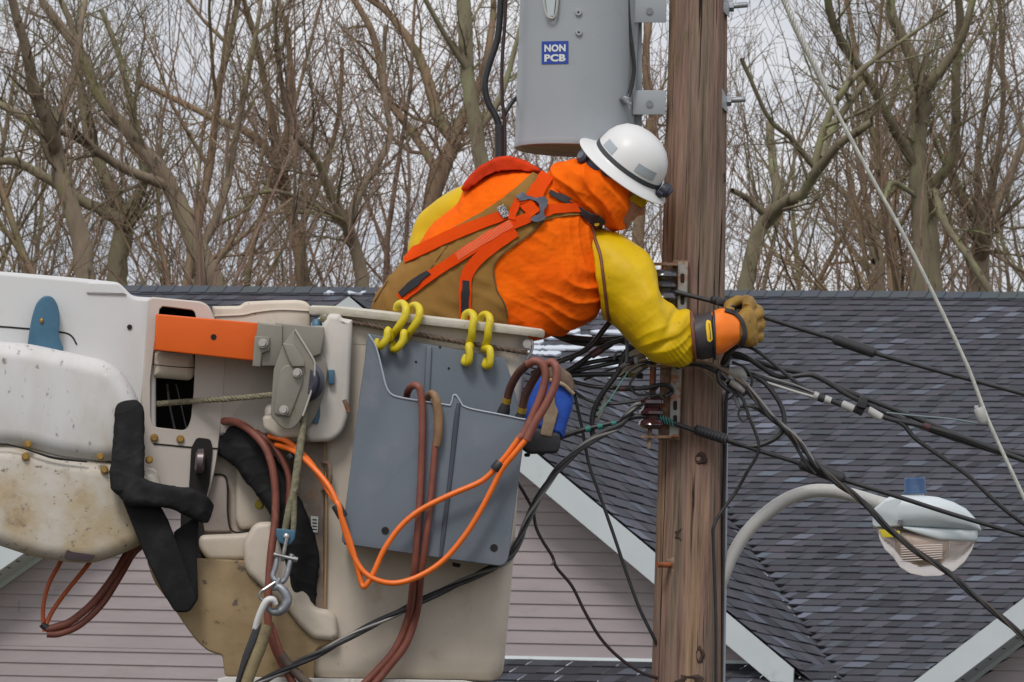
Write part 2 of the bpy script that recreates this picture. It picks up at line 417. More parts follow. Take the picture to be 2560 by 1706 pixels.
# snow left on the shingle courses
mb = MB(); rs = random.Random(12)
def snow_patch(O_, ac, dwn, n_, a, s, L, hgt):
    k = 7; pts = []
    for i in range(k+1): pts.append((a+L*i/k, s+hgt*(.12+.22*rs.random()) if 0 < i < k else s+hgt*.45))
    for i in range(k, -1, -1): pts.append((a+L*i/k, s+hgt*(.80+.18*rs.random()) if 0 < i < k else s+hgt*.6))
    top = [O_+ac*x+dwn*y+n_*(.026+.004*rs.random()) for x, y in pts]; bot = [O_+ac*x+dwn*y+n_*.004 for x, y in pts]
    m = len(pts); mb.add(top+bot, [tuple(range(m))]+[(i, (i+1) % m, m+(i+1) % m, m+i) for i in range(m)], True)
for i in range(17):
    xx = -9
    for k in range(80):
        xx += rs.uniform(.06, .38); pxx, pyy = proj(q(xx, (i+.5)*.195))
        dens = .38*math.exp(-((pxx-(1340+ (pyy-850)*.5))/130)**2)*1.9 if pyy > 775 else (.22 if 960 < pxx < 1130 or 780 < pxx < 940 else 0)
        if pxx > 1590: dens = 0
        if pxx > 700 and rs.random() < dens: snow_patch(O, T, dn, Mn, xx, i*.195, rs.uniform(.12, .5), .19); 
for k in range(9): snow_patch(p0-Z*.02, T, d3, (NN*-.42+Z*.93), .1+rs.uniform(0, .75), .195*rs.choice((1, 2, 2)), rs.uniform(.03, .10), .10)
part('snow', mb, m_snow, kind='stuff', sharp=60)
# ------------------------------------------------------------------ trees
def barkm(name, c1, c2, moss):
    return mat(name, c1, .95, col2=c2, vscale=2.2, dirt=moss, dscale=2.2, dthr=(.50, .66), bump=1.0, bscale=14, dirt2=(c1[0]*.45, c1[1]*.45, c1[2]*.45), d2scale=9, d2thr=(.55, .68), stretch=(1, 1, .35), spec=.1)
BARK = [barkm('bark_grey', (.18, .14, .10), (.27, .215, .155), (.22, .21, .10)), barkm('bark_brown', (.21, .145, .095), (.30, .215, .14), (.16, .15, .08)), barkm('bark_mossy', (.17, .145, .095), (.25, .215, .145), (.24, .26, .13)), barkm('bark_red', (.21, .14, .105), (.27, .185, .14), (.12, .1, .07))]
def tubew(mb, pts, rads, n):
    R = []; up = None; m = len(pts)
    for i in range(m):
        t = (pts[min(i+1, m-1)]-pts[max(i-1, 0)]).normalized()
        if up is None: up = t.orthogonal().normalized()
        up = (up-t*t.dot(up)).normalized(); sd = t.cross(up); r = rads[i]
        R.append([pts[i]+(up*math.cos(6.2832*j/n)+sd*math.sin(6.2832*j/n))*r for j in range(n)])
    b = len(mb.v); 
    for r in R: mb.v += r
    for i in range(m-1):
        for j in range(n):
            k = (j+1) % n; mb.f.append((b+i*n+j, b+i*n+k, b+(i+1)*n+k, b+(i+1)*n+j)); mb.m.append(0); mb.col.append(None)
def grow(mb, R, p, d, L, r, lev, maxlev, up=.25, wob=.22, dens=1.0):
    seg = max(3, min(9, int(L/.35))); sl = L/seg; pts = [p.copy()]; rads = [r]; d = d.normalized()
    for i in range(seg):
        d = (d+Vector((R.uniform(-1, 1), R.uniform(-1, 1), R.uniform(-1, 1)))*wob+Z*up*.25).normalized()
        p = p+d*sl; pts.append(p.copy()); rads.append(max(.0035, r*(1-.82*(i+1)/seg)))
    tubew(mb, pts, rads, 6 if lev == 0 else 5 if lev == 1 else 4 if lev == 2 else 3)
    if lev < maxlev: branch(mb, R, pts, rads, L, lev, maxlev, up, wob, dens)
def branch(mb, R, pts, rads, L, lev, maxlev, up, wob, dens, start=.15):
    n = int((5+L*2.6)*dens) if lev < 2 else int((3+L*5.0)*dens)
    for k in range(n):
        u = start+(1-start)*((k+R.random())/n); i = min(len(pts)-2, int(u*(len(pts)-1))); f = u*(len(pts)-1)-i
        q_ = pts[i].lerp(pts[i+1], f); t = (pts[i+1]-pts[i]).normalized(); rr_ = rads[i]*(1-f)+rads[i+1]*f
        ax = t.orthogonal(); ax.rotate(Matrix.Rotation(R.uniform(0, 6.283), 3, t)); an = math.radians(R.uniform(24, 62))
        nd = t*math.cos(an)+ax.normalized()*math.sin(an)
        nl = L*R.uniform(.28, .62)*(1.05-.5*u)
        if lev >= 2: nl = min(nl, .9)
        if nl < .1: continue
        grow(mb, R, q_, nd, nl, max(.005, min(rr_*.62, nl*.02)), lev+1, maxlev, up, wob*1.08, dens)
def proto_tree(seed, h=17, r=.17, lean=0, forks=3, mt=0, dens=1.0, maxlev=4):
    R = random.Random(seed); tr = MB(); br = MB()
    p = Vector((0, 0, 0)); d = Vector((lean, R.uniform(-.05, .05), 1)).normalized(); H = h*R.uniform(.42, .55); seg = 9; pts = [p.copy()]; rads = [r*1.25]
    for i in range(seg):
        d = (d+Vector((R.uniform(-1, 1), R.uniform(-1, 1), 0))*.05+Z*.03).normalized(); p = p+d*(H/seg); pts.append(p.copy()); rads.append(r*(1-.25*(i+1)/seg))
    tubew(tr, pts, rads, 10)
    branch(br, R, pts, [x*.45 for x in rads], 4.5, 1, maxlev-1, .3, .2, dens*.5, .5)
    for k in range(forks):
        a = k*6.283/forks+R.uniform(-.6, .6); an = math.radians(R.uniform(9, 34)); nd = Vector((math.cos(a)*math.sin(an), math.sin(a)*math.sin(an), math.cos(an)))
        q_ = pts[-1]-d*R.uniform(0, 1.6)*(k > 0)
        grow(br, R, q_, nd, h*R.uniform(.42, .58), rads[-1]*R.uniform(.55, .8), 0, maxlev-1, .35, .13, dens)
    return tr, br
PROTO = []
treegrp = 'bare trees standing beyond the house roof'
def mk_tree(name, trmb, brmb, mt, base, label, group=treegrp, cat='tree'):
    t = thing(name, label, cat, world=base if base is not None else Vector((0, 0, 0)), group=group)
    def fastpart(nm, m_):
        me = bpy.data.meshes.new(nm); org = t.location
        me.from_pydata([v-org for v in m_.v], [], m_.f); me.materials.append(mt); me.polygons.foreach_set('use_smooth', [True]*len(me.polygons))
        o = bpy.data.objects.new(nm, me); COL.objects.link(o); o.parent = t; return o
    a = fastpart('trunk', trmb); b = fastpart('crown', brmb); return t
def dup(root, loc, rz, sc, label):
    r = root.copy(); COL.objects.link(r); r.location = loc; r.rotation_euler = (0, 0, rz); r.scale = (sc, sc, sc); r['label'] = label
    for ch in list(root.children):
        c = ch.copy(); COL.objects.link(c); c.parent = r
    return r
def limb_tree(label, Y, trunk, limbs, mt, seed, dens=.85, maxlev=4):
    """trunk and limbs: [(px, py, radius_px)], placed at depth Y; twigs grow from every limb"""
    R = random.Random(seed); Y += 13; sc = (Y+30)/30*Q
    def wp(l, dy=0.0): return [WY(x+R.uniform(-6, 6), y+R.uniform(-6, 6), Y+dy*i/len(l)) for i, (x, y, r) in enumerate(l)], [r*sc for x, y, r in l]
    def dense(pts, rads, tip=False):
        P4 = _sm4([list(p)+[r] for p, r in zip(pts, rads)], 6, False)
        o = [Vector(p[:3])+Vector((R.uniform(-1, 1), R.uniform(-1, 1), R.uniform(-1, 1)))*min(.03, p[3]*.12) for p in P4]; q_ = [max(.006, p[3])*R.uniform(.94, 1.06) for p in P4]
        if tip:
            d = (o[-1]-o[-2]).normalized()
            for k, f in ((.5, .85), (.9, .5), (1.05, .12)): o.append(P4 and Vector(P4[-1][:3])+d*rads[-1]*k); q_.append(rads[-1]*f)
        return o, q_
    tr, br = MB(), MB()
    P, r = wp(trunk); P, r = dense(P, r); base = Vector((P[0].x+R.uniform(-.2, .2), P[0].y, 0))
    mid = [base.lerp(P[0], f) for f in (0, .3, .6, .85)]; P = mid+P; r = [r[0]*1.5, r[0]*1.2, r[0]*1.1, r[0]*1.03]+r
    tubew(tr, P, r, 12)
    branch(br, R, P, [x*.4 for x in r], 4.0, 1, maxlev, .3, .22, dens*.8, .75)
    for l in limbs:
        te = trunk[-1]
        if abs(l[0][0]-te[0])+abs(l[0][1]-te[1]) < 30:
            tp = trunk[-2]; f = min(.8, 55/max(1, math.hypot(tp[0]-te[0], tp[1]-te[1])))
            l = [(te[0]+(tp[0]-te[0])*f, te[1]+(tp[1]-te[1])*f, te[2]*.9)]+[(l[0][0], l[0][1], (l[0][2]+te[2])/2)]+l[1:]
        p, r = wp(l, R.uniform(-2, 2)); p, r = dense(p, r); tubew(br, p, r, 8)
        Ln = sum((p[i+1]-p[i]).length for i in range(len(p)-1))
        branch(br, R, p, r, min(Ln, 4.2), 1, maxlev, .3, .24, dens, .1)
    return mk_tree('tree', tr, br, mt, base, label)
# --- trees one can tell apart, left to right
limb_tree('thick dark trunk leaning left, its base behind the grey pulley bracket', 62,
  [(560, 760, 30), (500, 640, 27), (430, 470, 22), (330, 340, 17)],
  [[(330, 340, 17), (250, 240, 15), (200, 130, 13), (120, 20, 11), (80, -60, 9)], [(430, 470, 15), (300, 420, 12), (190, 350, 10), (60, 290, 9), (-40, 220, 7)], [(500, 640, 12), (560, 500, 10), (600, 300, 8), (640, 100, 6), (660, -50, 5)]], BARK[0], 101)
limb_tree('mossy trunk with pale forked limbs reaching left above the boom housing', 66,
  [(296, 760, 27), (300, 640, 25), (310, 560, 21)],
  [[(310, 560, 17), (200, 500, 13), (90, 430, 12), (30, 410, 11), (-30, 400, 9)], [(310, 560, 17), (360, 440, 14), (340, 300, 11), (300, 160, 8), (250, 20, 6)], [(310, 560, 15), (240, 400, 14), (215, 300, 12), (200, 170, 10), (180, 60, 9), (130, -60, 6)]], BARK[2], 102)
limb_tree('tall grey tree at the left edge with limbs crossing toward the upper left corner', 60,
  [(210, 740, 28), (200, 600, 25), (160, 460, 22), (130, 330, 19)],
  [[(130, 330, 19), (90, 230, 16), (60, 120, 13), (20, -40, 10)], [(160, 460, 14), (100, 330, 12), (40, 280, 11), (-40, 240, 8)], [(130, 330, 13), (180, 200, 10), (200, 60, 8), (230, -60, 5)]], BARK[0], 103)
limb_tree('slender brown tree with an open vase of stems left of the worker', 70,
  [(760, 760, 20), (740, 600, 17), (700, 430, 15)],
  [[(700, 430, 14), (640, 350, 11), (520, 290, 9), (420, 240, 8), (350, 205, 7)], [(700, 430, 12), (680, 300, 10), (640, 120, 8), (600, -40, 6)], [(700, 430, 12), (730, 280, 9), (720, 100, 7), (690, -40, 5)], [(740, 600, 10), (800, 460, 8), (850, 300, 6), (860, 120, 5)]], BARK[1], 104)
limb_tree('dark tree with a sharp V fork low down left of the worker', 64,
  [(905, 760, 21), (895, 660, 18), (868, 555, 15)],
  [[(868, 555, 13), (825, 480, 11), (800, 410, 10), (770, 370, 9), (735, 320, 8), (700, 200, 7), (690, 20, 5)], [(868, 555, 13), (900, 480, 11), (945, 400, 10), (975, 330, 8), (960, 220, 7), (960, 60, 5)], [(868, 555, 8), (800, 520, 6), (700, 480, 5), (600, 500, 4)]], BARK[0], 105)
limb_tree('broken orange brown trunk with peeling bark just left of the worker', 68,
  [(1060, 780, 24), (1075, 560, 22), (1100, 430, 24), (1130, 360, 20)],
  [[(1130, 360, 18), (1100, 300, 17), (1080, 220, 15), (1040, 130, 12), (960, 30, 10), (880, -30, 8)], [(1130, 360, 16), (1160, 290, 13), (1200, 200, 11), (1230, 60, 9), (1240, -50, 7)], [(1100, 430, 12), (1030, 330, 11), (970, 230, 10), (930, 100, 9), (880, -20, 8)]], BARK[1], 106)
limb_tree('pale green mossy straight trunk beside the black riser cables', 60,
  [(1240, 780, 22), (1205, 480, 20), (1190, 330, 19), (1175, 190, 19), (1150, -60, 18)],
  [[(1190, 330, 9), (1260, 230, 8), (1300, 90, 6), (1330, -50, 5)], [(1175, 190, 8), (1120, 90, 7), (1040, -40, 6)]], BARK[2], 107, .6)
limb_tree('big mossy forked tree at right whose trunk meets the guy wire', 60,
  [(2300, 780, 25), (2298, 600, 22), (2296, 420, 22), (2306, 260, 20)],
  [[(2306, 240, 18), (2270, 130, 15), (2235, 40, 13), (2225, -60, 11)], [(2306, 240, 15), (2370, 150, 12), (2410, 70, 10), (2440, -50, 8)], [(2296, 420, 14), (2240, 330, 13), (2180, 220, 12), (2120, 120, 11), (2080, 40, 10), (2060, -60, 8)],
   [(2180, 190, 7), (2130, 260, 9), (2080, 330, 10), (2050, 400, 11)], [(2298, 500, 7), (2230, 460, 7), (2215, 500, 5)]], BARK[2], 108, .8)
limb_tree('trunk that splits low with a long limb curving up right of the big forked tree', 63,
  [(2350, 790, 18), (2330, 620, 18), (2330, 480, 18)],
  [[(2330, 480, 16), (2380, 400, 14), (2395, 300, 13), (2390, 150, 12), (2400, 30, 11), (2390, -60, 10)], [(2330, 480, 10), (2360, 560, 10), (2420, 640, 9), (2480, 740, 9)]], BARK[2], 109, .8)
limb_tree('short mossy tree with a snapped off limb just right of the pole', 58,
  [(1850, 780, 24), (1868, 680, 21), (1900, 580, 20), (1940, 520, 18)],
  [[(1940, 510, 13), (1930, 420, 12), (1918, 310, 10)], [(1940, 520, 16), (2000, 480, 14), (2040, 420, 13), (2100, 360, 11), (2180, 310, 9)], [(2040, 420, 10), (2070, 300, 9), (2130, 200, 8), (2250, 110, 5), (2370, 30, 4)], [(1910, 540, 9), (1860, 500, 8), (1830, 480, 7)], [(2040, 420, 8), (1980, 350, 7), (1920, 290, 6), (1850, 150, 5)]], BARK[2], 110, .8)
limb_tree('slim dark tree between the guy wire and the big forked trunk', 72,
  [(2200, 780, 14), (2190, 600, 12)],
  [[(2190, 600, 11), (2120, 500, 9), (2060, 440, 8)], [(2190, 600, 11), (2215, 480, 9), (2200, 380, 7), (2230, 230, 6), (2260, 60, 4)], [(2190, 600, 9), (2150, 430, 6), (2130, 260, 5)]], BARK[0], 111, .9)
limb_tree('mossy many stemmed tree at the right edge of the roofline', 66,
  [(2450, 790, 26), (2450, 660, 24), (2455, 590, 20)],
  [[(2455, 590, 14), (2510, 470, 12), (2560, 360, 10), (2600, 250, 8)], [(2455, 590, 11), (2440, 430, 9), (2460, 250, 7), (2490, 60, 5)], [(2455, 590, 11), (2500, 380, 8), (2505, 200, 7), (2500, -20, 6)], [(2455, 590, 10), (2390, 470, 8), (2350, 330, 6)]], BARK[0], 112, .9)
limb_tree('grey tree seen in the gap between the transformer and the pole', 75,
  [(1590, 790, 18), (1600, 500, 15), (1630, 300, 13)], [[(1630, 300, 12), (1620, 150, 10), (1640, -40, 8)], [(1600, 500, 9), (1660, 420, 7), (1700, 250, 6)], [(1630, 300, 8), (1560, 420, 8), (1480, 560, 6)]], BARK[1], 113, .8)
# --- the wood behind them: a few kinds, each copied as a whole tree
spec = [(1, 17, .16, .05, 3, 0), (2, 18, .13, -.06, 3, 1), (3, 15, .11, .1, 4, 0), (4, 18, .18, 0, 3, 2), (5, 16, .12, -.1, 4, 3), (6, 13, .08, .04, 5, 1)]
for sd_, h, r, ln, fk, mt in spec:
    tr, br = proto_tree(40+sd_, h, r, ln, fk, mt, .55)
    PROTO.append(mk_tree('tree', tr, br, BARK[mt], None, '', treegrp))
rt = random.Random(77); kinds = ['upright bare tree in the wood', 'slim brown bare tree in the wood', 'leaning grey bare tree in the wood', 'stout mossy bare tree in the wood', 'reddish bare tree in the wood', 'short bushy bare tree in the wood']
k = 0
for row, (Y, n) in enumerate(((80, 4), (92, 6), (106, 7))):
    for i in range(n):
        px = -150+2860*(i+rt.uniform(.1, .9))/n
        if 1440 < px < 1560 or (px > 1700 and rt.random() < .62): continue
        b = WY(px, 853, Y); b.z = 0; b.y += rt.uniform(-4, 4)
        j = rt.randrange(len(PROTO)); side = ('at the left edge', 'above the blue plate', 'above the boom window', 'above the pulley bracket', 'above the bucket lip', 'left of the riser cables', 'behind the transformer', 'beside the transformer', 'just right of the pole', 'left of the guy wire', 'around the guy wire', 'above the street lamp', 'at the right edge')[max(0, min(12, int(px/2560*13)))]
        lab = '%s %s, %s row' % (kinds[j], side, ('first', 'second', 'farthest')[row])
        rz, sc = rt.uniform(0, 6.28), rt.uniform(.85, 1.18)*(1+row*.05)
        if not PROTO[j].get('used'):
            PROTO[j].location = b; PROTO[j].rotation_euler = (0, 0, rz); PROTO[j].scale = (sc,)*3; PROTO[j]['label'] = lab; PROTO[j]['used'] = 1
        else: dup(PROTO[j], b, rz, sc, lab)
for t_ in PROTO: 
    if not t_.get('used'): b = WY(500, 853, 140); b.z = 0; t_.location = b; t_['label'] = kinds[PROTO.index(t_)]+', last before the open sky'
for o in bpy.data.objects:
    if 'used' in o.keys(): del o['used']
# the wood going on beyond both sides of the picture, as one mass
fw = MB(); rf = random.Random(9)
for k in range(22):
    px = rf.uniform(-2300, -250) if k % 2 else rf.uniform(2800, 4600); b = WY(px, 853, rf.uniform(76, 105)); b.z = 0
    P = PROTO[rf.randrange(len(PROTO))]; M = Matrix.Translation(b) @ Matrix.Rotation(rf.uniform(0, 6.28), 4, 'Z')
    for ch in P.children:
        n0 = len(fw.v); fw.v += [M @ v.co for v in ch.data.vertices]; fw.f += [tuple(i+n0 for i in p.vertices) for p in ch.data.polygons]
me = bpy.data.meshes.new('far_wood'); me.from_pydata(fw.v, [], fw.f); me.materials.append(BARK[0]); me.polygons.foreach_set('use_smooth', [True]*len(me.polygons))
o = bpy.data.objects.new('far_wood', me); COL.objects.link(o); o['kind'] = 'stuff'
# low brush and saplings along the roofline
R = random.Random(4); mb = MB()
for i in range(60):
    px = R.uniform(-80, 2640); Y = R.uniform(66, 92); b = WY(px, 780, Y)
    ln = R.uniform(2.5, 6.5); p = Vector((b.x, b.y, b.z-1.2))
    grow(mb, R, p, Vector((R.uniform(-.35, .35), R.uniform(-.2, .2), 1)), ln, R.uniform(.012, .03), 1, 3, .3, .16, .6)
me = bpy.data.meshes.new('thicket'); me.from_pydata(mb.v, [], mb.f); me.materials.append(BARK[3]); me.polygons.foreach_set('use_smooth', [True]*len(me.polygons))
o = bpy.data.objects.new('thicket', me); COL.objects.link(o); o['kind'] = 'stuff'
# ---------------- continuous surfaces: join lofts, remesh, displace
def remesh(mb, voxel, smooth=4, disp=None):
    """join px-space lofts into one continuous surface; returns px-space verts and faces"""
    me = bpy.data.meshes.new('tmp'); me.from_pydata(mb.v, [], mb.f)
    bm = bmesh.new(); bm.from_mesh(me); bmesh.ops.recalc_face_normals(bm, faces=bm.faces); bm.to_mesh(me); bm.free()
    o = bpy.data.objects.new('tmp', me); COL.objects.link(o)
    m = o.modifiers.new('r', 'REMESH'); m.mode = 'VOXEL'; m.voxel_size = voxel
    if smooth: sm_ = o.modifiers.new('s', 'SMOOTH'); sm_.iterations = smooth; sm_.factor = .6
    dg = bpy.context.evaluated_depsgraph_get(); dg.update()
    ev = o.evaluated_get(dg); em = bpy.data.meshes.new_from_object(ev)
    vs = [v.co.copy() for v in em.vertices]; ns = [v.normal.copy() for v in em.vertices]; fs = [tuple(p.vertices) for p in em.polygons]
    if disp: vs = [v+n*disp(v, n) for v, n in zip(vs, ns)]
    bpy.data.objects.remove(o); bpy.data.meshes.remove(me); bpy.data.meshes.remove(em)
    return vs, fs
class PX(MB):
    def add(s, vs, fs, world=False):
        b = len(s.v); s.v += [Vector(v) for v in vs]
        for f in fs: s.f.append(tuple(i+b for i in f)); s.m.append(0); s.col.append(None)
def chord(mb, st, n=24, p=2.2, sm=3):
    """stations (x1,y1,x2,y2,depth,halfdepth): rings between two outline points"""
    st = _sm4(st, sm, False) if sm > 1 else st
    R = []
    for x1, y1, x2, y2, d, hd in st:
        c = Vector(((x1+x2)/2, (y1+y2)/2, d)); a = Vector(((x2-x1)/2, (y2-y1)/2, 0)); ring = []
        for j in range(n):
            t = 2*math.pi*j/n; cs, sn = math.cos(t), math.sin(t)
            ring.append(tuple(c+a*(abs(cs)**(2/p))*(1 if cs > 0 else -1)+Vector((0, 0, hd*(abs(sn)**(2/p))*(1 if sn > 0 else -1)))))
        R.append(ring)
    mb.rings(R)
def emit(name, vs, fs, m_, parent, sharp=80, label=None):
    mb = MB(); mb.add([tuple(v) for v in vs], fs); return part(name, mb, m_, parent, sharp, label)
# ================================================================== POLE, TRANSFORMER, HARDWARE
def woodmat():
    m = bpy.data.materials.new('weathered_wood'); m.use_nodes = True; t = m.node_tree; b = t.nodes['Principled BSDF']; L = t.links.new
    b.inputs['Roughness'].default_value = .9; b.inputs['Specular IOR Level'].default_value = .15
    tc = N(t, 'ShaderNodeTexCoord')
    def tex(sx, sz, det=6, rough=.6, typ='FBM'):
        mp = N(t, 'ShaderNodeMapping'); mp.inputs['Scale'].default_value = (sx, sx, sz); L(tc.outputs['Object'], mp.inputs[0])
        n = N(t, 'ShaderNodeTexNoise', Scale=1.0, Detail=float(det), Roughness=rough); L(mp.outputs[0], n.inputs['Vector']); return n.outputs['Fac']
    def ramp(f, els):
        r = N(t, 'ShaderNodeValToRGB'); L(f, r.inputs[0]); r.color_ramp.elements[0].position = els[0][0]; r.color_ramp.elements[0].color = (*els[0][1], 1)
        r.color_ramp.elements[1].position = els[-1][0]; r.color_ramp.elements[1].color = (*els[-1][1], 1)
        for p, c in els[1:-1]: e = r.color_ramp.elements.new(p); e.color = (*c, 1)
        return r.outputs[0]
    def mix(a, bb, f, bt='MIX'):
        x = N(t, 'ShaderNodeMix', data_type='RGBA', blend_type=bt)
        if isinstance(f, float): x.inputs['Factor'].default_value = f
        else: L(f, x.inputs['Factor'])
        for k, v in (('A', a), ('B', bb)):
            if isinstance(v, tuple): x.inputs[k].default_value = (*v, 1)
            else: L(v, x.inputs[k])
        return x.outputs['Result']
    def rng(f, a, c): r = N(t, 'ShaderNodeMapRange'); r.interpolation_type = 'SMOOTHSTEP'; r.inputs['From Min'].default_value = a; r.inputs['From Max'].default_value = c; L(f, r.inputs[0]); return r.outputs[0]
    big = ramp(tex(10, .6, 7, .62), [(.32, (.14, .112, .09)), (.44, (.24, .185, .145)), (.53, (.29, .19, .16)), (.66, (.36, .25, .165))])
    streak = ramp(tex(60, 2.6, 7, .66), [(.32, (.35, .31, .28)), (.47, (.82, .80, .77)), (.68, (1.2, 1.16, 1.1))])
    c = mix(big, streak, .85, 'MULTIPLY')
    fine = ramp(tex(190, 5, 3), [(.3, (.6, .58, .55)), (.6, (1.1, 1.08, 1.05))]); c = mix(c, fine, .6, 'MULTIPLY')
    c = mix(c, (.035, .028, .024), rng(tex(75, 1.0, 3, .45), .655, .685))          # long checks in the wood
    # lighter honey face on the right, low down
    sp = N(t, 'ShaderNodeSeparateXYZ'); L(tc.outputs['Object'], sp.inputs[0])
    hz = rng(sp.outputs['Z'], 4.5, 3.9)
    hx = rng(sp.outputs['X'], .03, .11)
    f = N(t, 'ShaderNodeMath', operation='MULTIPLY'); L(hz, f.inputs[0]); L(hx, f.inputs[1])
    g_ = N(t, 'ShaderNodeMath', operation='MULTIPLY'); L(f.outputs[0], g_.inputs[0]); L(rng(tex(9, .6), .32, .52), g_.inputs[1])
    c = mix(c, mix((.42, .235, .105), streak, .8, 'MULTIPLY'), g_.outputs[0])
    c = mix(c, (.10, .12, .03), rng(tex(11, 2.2, 8, .7), .63, .72))                 # moss
    L(c, b.inputs['Base Color'])
    bp = N(t, 'ShaderNodeBump', Strength=1.0, Distance=.012); L(tex(55, 1.6), bp.inputs['Height'])
    bp2 = N(t, 'ShaderNodeBump', Strength=1.0, Distance=.02); L(rng(tex(75, 1.0, 3, .45), .69, .64), bp2.inputs['Height']); L(bp.outputs[0], bp2.inputs['Normal']); L(bp2.outputs[0], b.inputs['Normal'])
    return m
m_wood = woodmat()
m_rust = mat('rusty_steel', (.20, .115, .07), .85, .3, col2=(.32, .24, .18), vscale=30, dirt=(.28, .09, .03), dscale=18, dthr=(.5, .62), bump=.4, bscale=120)
m_galv = mat('galvanised_steel', (.30, .32, .34), .5, .6, col2=(.22, .23, .25), vscale=40, dirt=(.24, .13, .07), dscale=20, dthr=(.62, .72))
m_steel = mat('bright_steel', (.45, .45, .45), .35, .8, col2=(.3, .29, .28), vscale=50)
m_tank = mat('grey_tank_paint', (.315, .34, .36), .38, var=.05, vscale=1.5, dirt=(.27, .29, .29), dscale=7, dthr=(.55, .8), dirt2=(.40, .43, .44), d2scale=30, d2thr=(.70, .78))
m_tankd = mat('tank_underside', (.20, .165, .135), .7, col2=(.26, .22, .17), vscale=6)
m_black = mat('black_rubber_cable', (.016, .016, .018), .42, col2=(.024, .023, .025), vscale=30, dirt=(.045, .042, .04), dscale=22, dthr=(.58, .78))
m_blackmat = mat('black_matt_plastic', (.022, .021, .024), .6, dirt=(.06, .055, .05), dscale=30, dthr=(.6, .75), bump=.3)
m_brownc = mat('brown_cable', (.045, .022, .020), .5, var=.3, vscale=20)
m_blueP = mat('blue_paint', (.045, .135, .215), .45, var=.2, vscale=9, dirt=(.10, .16, .19), dscale=14, dthr=(.58, .75))
m_hole = mat('dark_hole', (.012, .010, .009), .9)
m_white = mat('white_plastic', (.40, .395, .38), .45, dirt=(.3, .28, .25), dscale=30, dthr=(.55, .75))
# pole: from the ground up, leaning a little; centre x 1720+... measured at three heights
pl = [(1716.5, 1706, 86.5), (1731, 853, 80), (1745, 0, 73)]
b0, b1 = W(*pl[0][:2]), W(*pl[2][:2]); ax = (b1-b0)/(b1.z-b0.z)
def pole_r(z): return (86.5+(73-86.5)*(z-b0.z)/(b1.z-b0.z))*Q
mb = MB(); R = []; nseg = 150; z = 0.0; n = 56
def pole_c(z): return b0+ax*(z-b0.z)
def sstep(a, b, x): t = min(1, max(0, (x-a)/(b-a))); return t*t*(3-2*t)
for i in range(nseg+1):
    z = 7.2*i/nseg if False else (0 if i == 0 else 2.3+(6.6-2.3)*(i-1)/(nseg-1)); c = pole_c(z); ring = []
    for j in range(n):
        a = 2*math.pi*j/n; r = pole_r(z)
        v = noise.noise(Vector((math.cos(a)*3, math.sin(a)*3, z*.9)))*.006+noise.noise(Vector((math.cos(a)*14, math.sin(a)*14, z*1.2)))*.0032
        ring.append(c+Vector((math.cos(a), math.sin(a), 0))*(r+v))
    R.append(ring)
mb.rings(R, world=True)
pole = thing('utility_pole', 'thick weathered brown wooden pole carrying the transformer and cables', 'utility pole', world=pole_c(0))
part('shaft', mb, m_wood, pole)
def onpole(px, py, off=0):
    """pixel-space depth of the pole's front face at a pixel"""
    lo, hi = -110.0, 0.0
    for _ in range(30):
        m_ = (lo+hi)/2; p = W(px, py, m_); c = pole_c(p.z); rr_ = math.hypot(p.x-c.x, p.y-c.y)
        if rr_ > pole_r(p.z): lo = m_
        else: hi = m_
    return hi-off
m_knot = mat('knot_wood', (.030, .018, .015), .9, col2=(.075, .042, .03), vscale=50, bump=.8, bscale=80)
for (x, y, rx, ry) in ((1750, 1147, 15, 12), (1706, 1337, 14, 14), (1748, 1638, 9, 18), (1727, 1704, 26, 14), (1808, 445, 5, 12), (1756, 1030, 0, 0)):
    if not rx: continue
    mb = MB(); d = onpole(x, y, 0); pts = []
    k_ = 14
    rings_ = []
    for f, dd in ((1.35, 3), (1.1, -.6), (.9, -1.6), (.7, -.6), (.35, 2.5), (.05, 3.5)):
        rings_.append([(x+rx*f*math.cos(2*math.pi*j/k_)*(1+.22*math.sin(3*j+x)), y+ry*f*math.sin(2*math.pi*j/k_)*(1+.18*math.cos(2*j+y)), d+dd) for j in range(k_)])
    mb.rings(rings_, cap0=False); part('knot', mb, m_knot, pole)
for i, (x, y) in enumerate(((1808, 14), (1802, 250))):
    t = 8; mb = MB()
    mb.prism([(x-1, y-34), (x+10, y-22), (x+16, y+32), (x+4, y+32-14)] if False else [(x+2, y-32), (x+14, y-6), (x+16, y+32), (x-2, y+14)], -38, 36, 2)
    wsh = part('washer_plate', mb, m_galv, pole)
    mb = MB(); mb.lathe((x+12, y+2, -4), (x+26, y+1, -4), [(0, 15), (0, 15), (1, 15), (1, 8)], 6)
    mb.lathe((x+24, y+1, -4), (x+62, y-2, -4), [(0, 7), (.04, 7.6)]+[(q_/20, 7+(.7 if q_ % 2 else 0)) for q_ in range(1, 19)]+[(.97, 6.6), (1, 4)], 14); part('through_bolt', mb, m_galv, pole)
mb = MB(); d = onpole(1680, 1412)
mb.prism([(1665, 1400), (1690, 1392), (1712, 1420), (1688, 1450)], d-4, d+10, 1.5); part('washer_plate', mb, m_rust, pole, label='rusty square washer plate')
m_rustO = mat('orange_rust', (.34, .10, .03), .8, col2=(.2, .06, .03), vscale=40)
mb = MB(); mb.lathe((1676, 1413, d-4), (1642, 1412, d-34), [(0, 7), (1, 7), (1, 5)], 12); part('through_bolt', mb, m_rustO, pole, label='short orange rusted bolt')
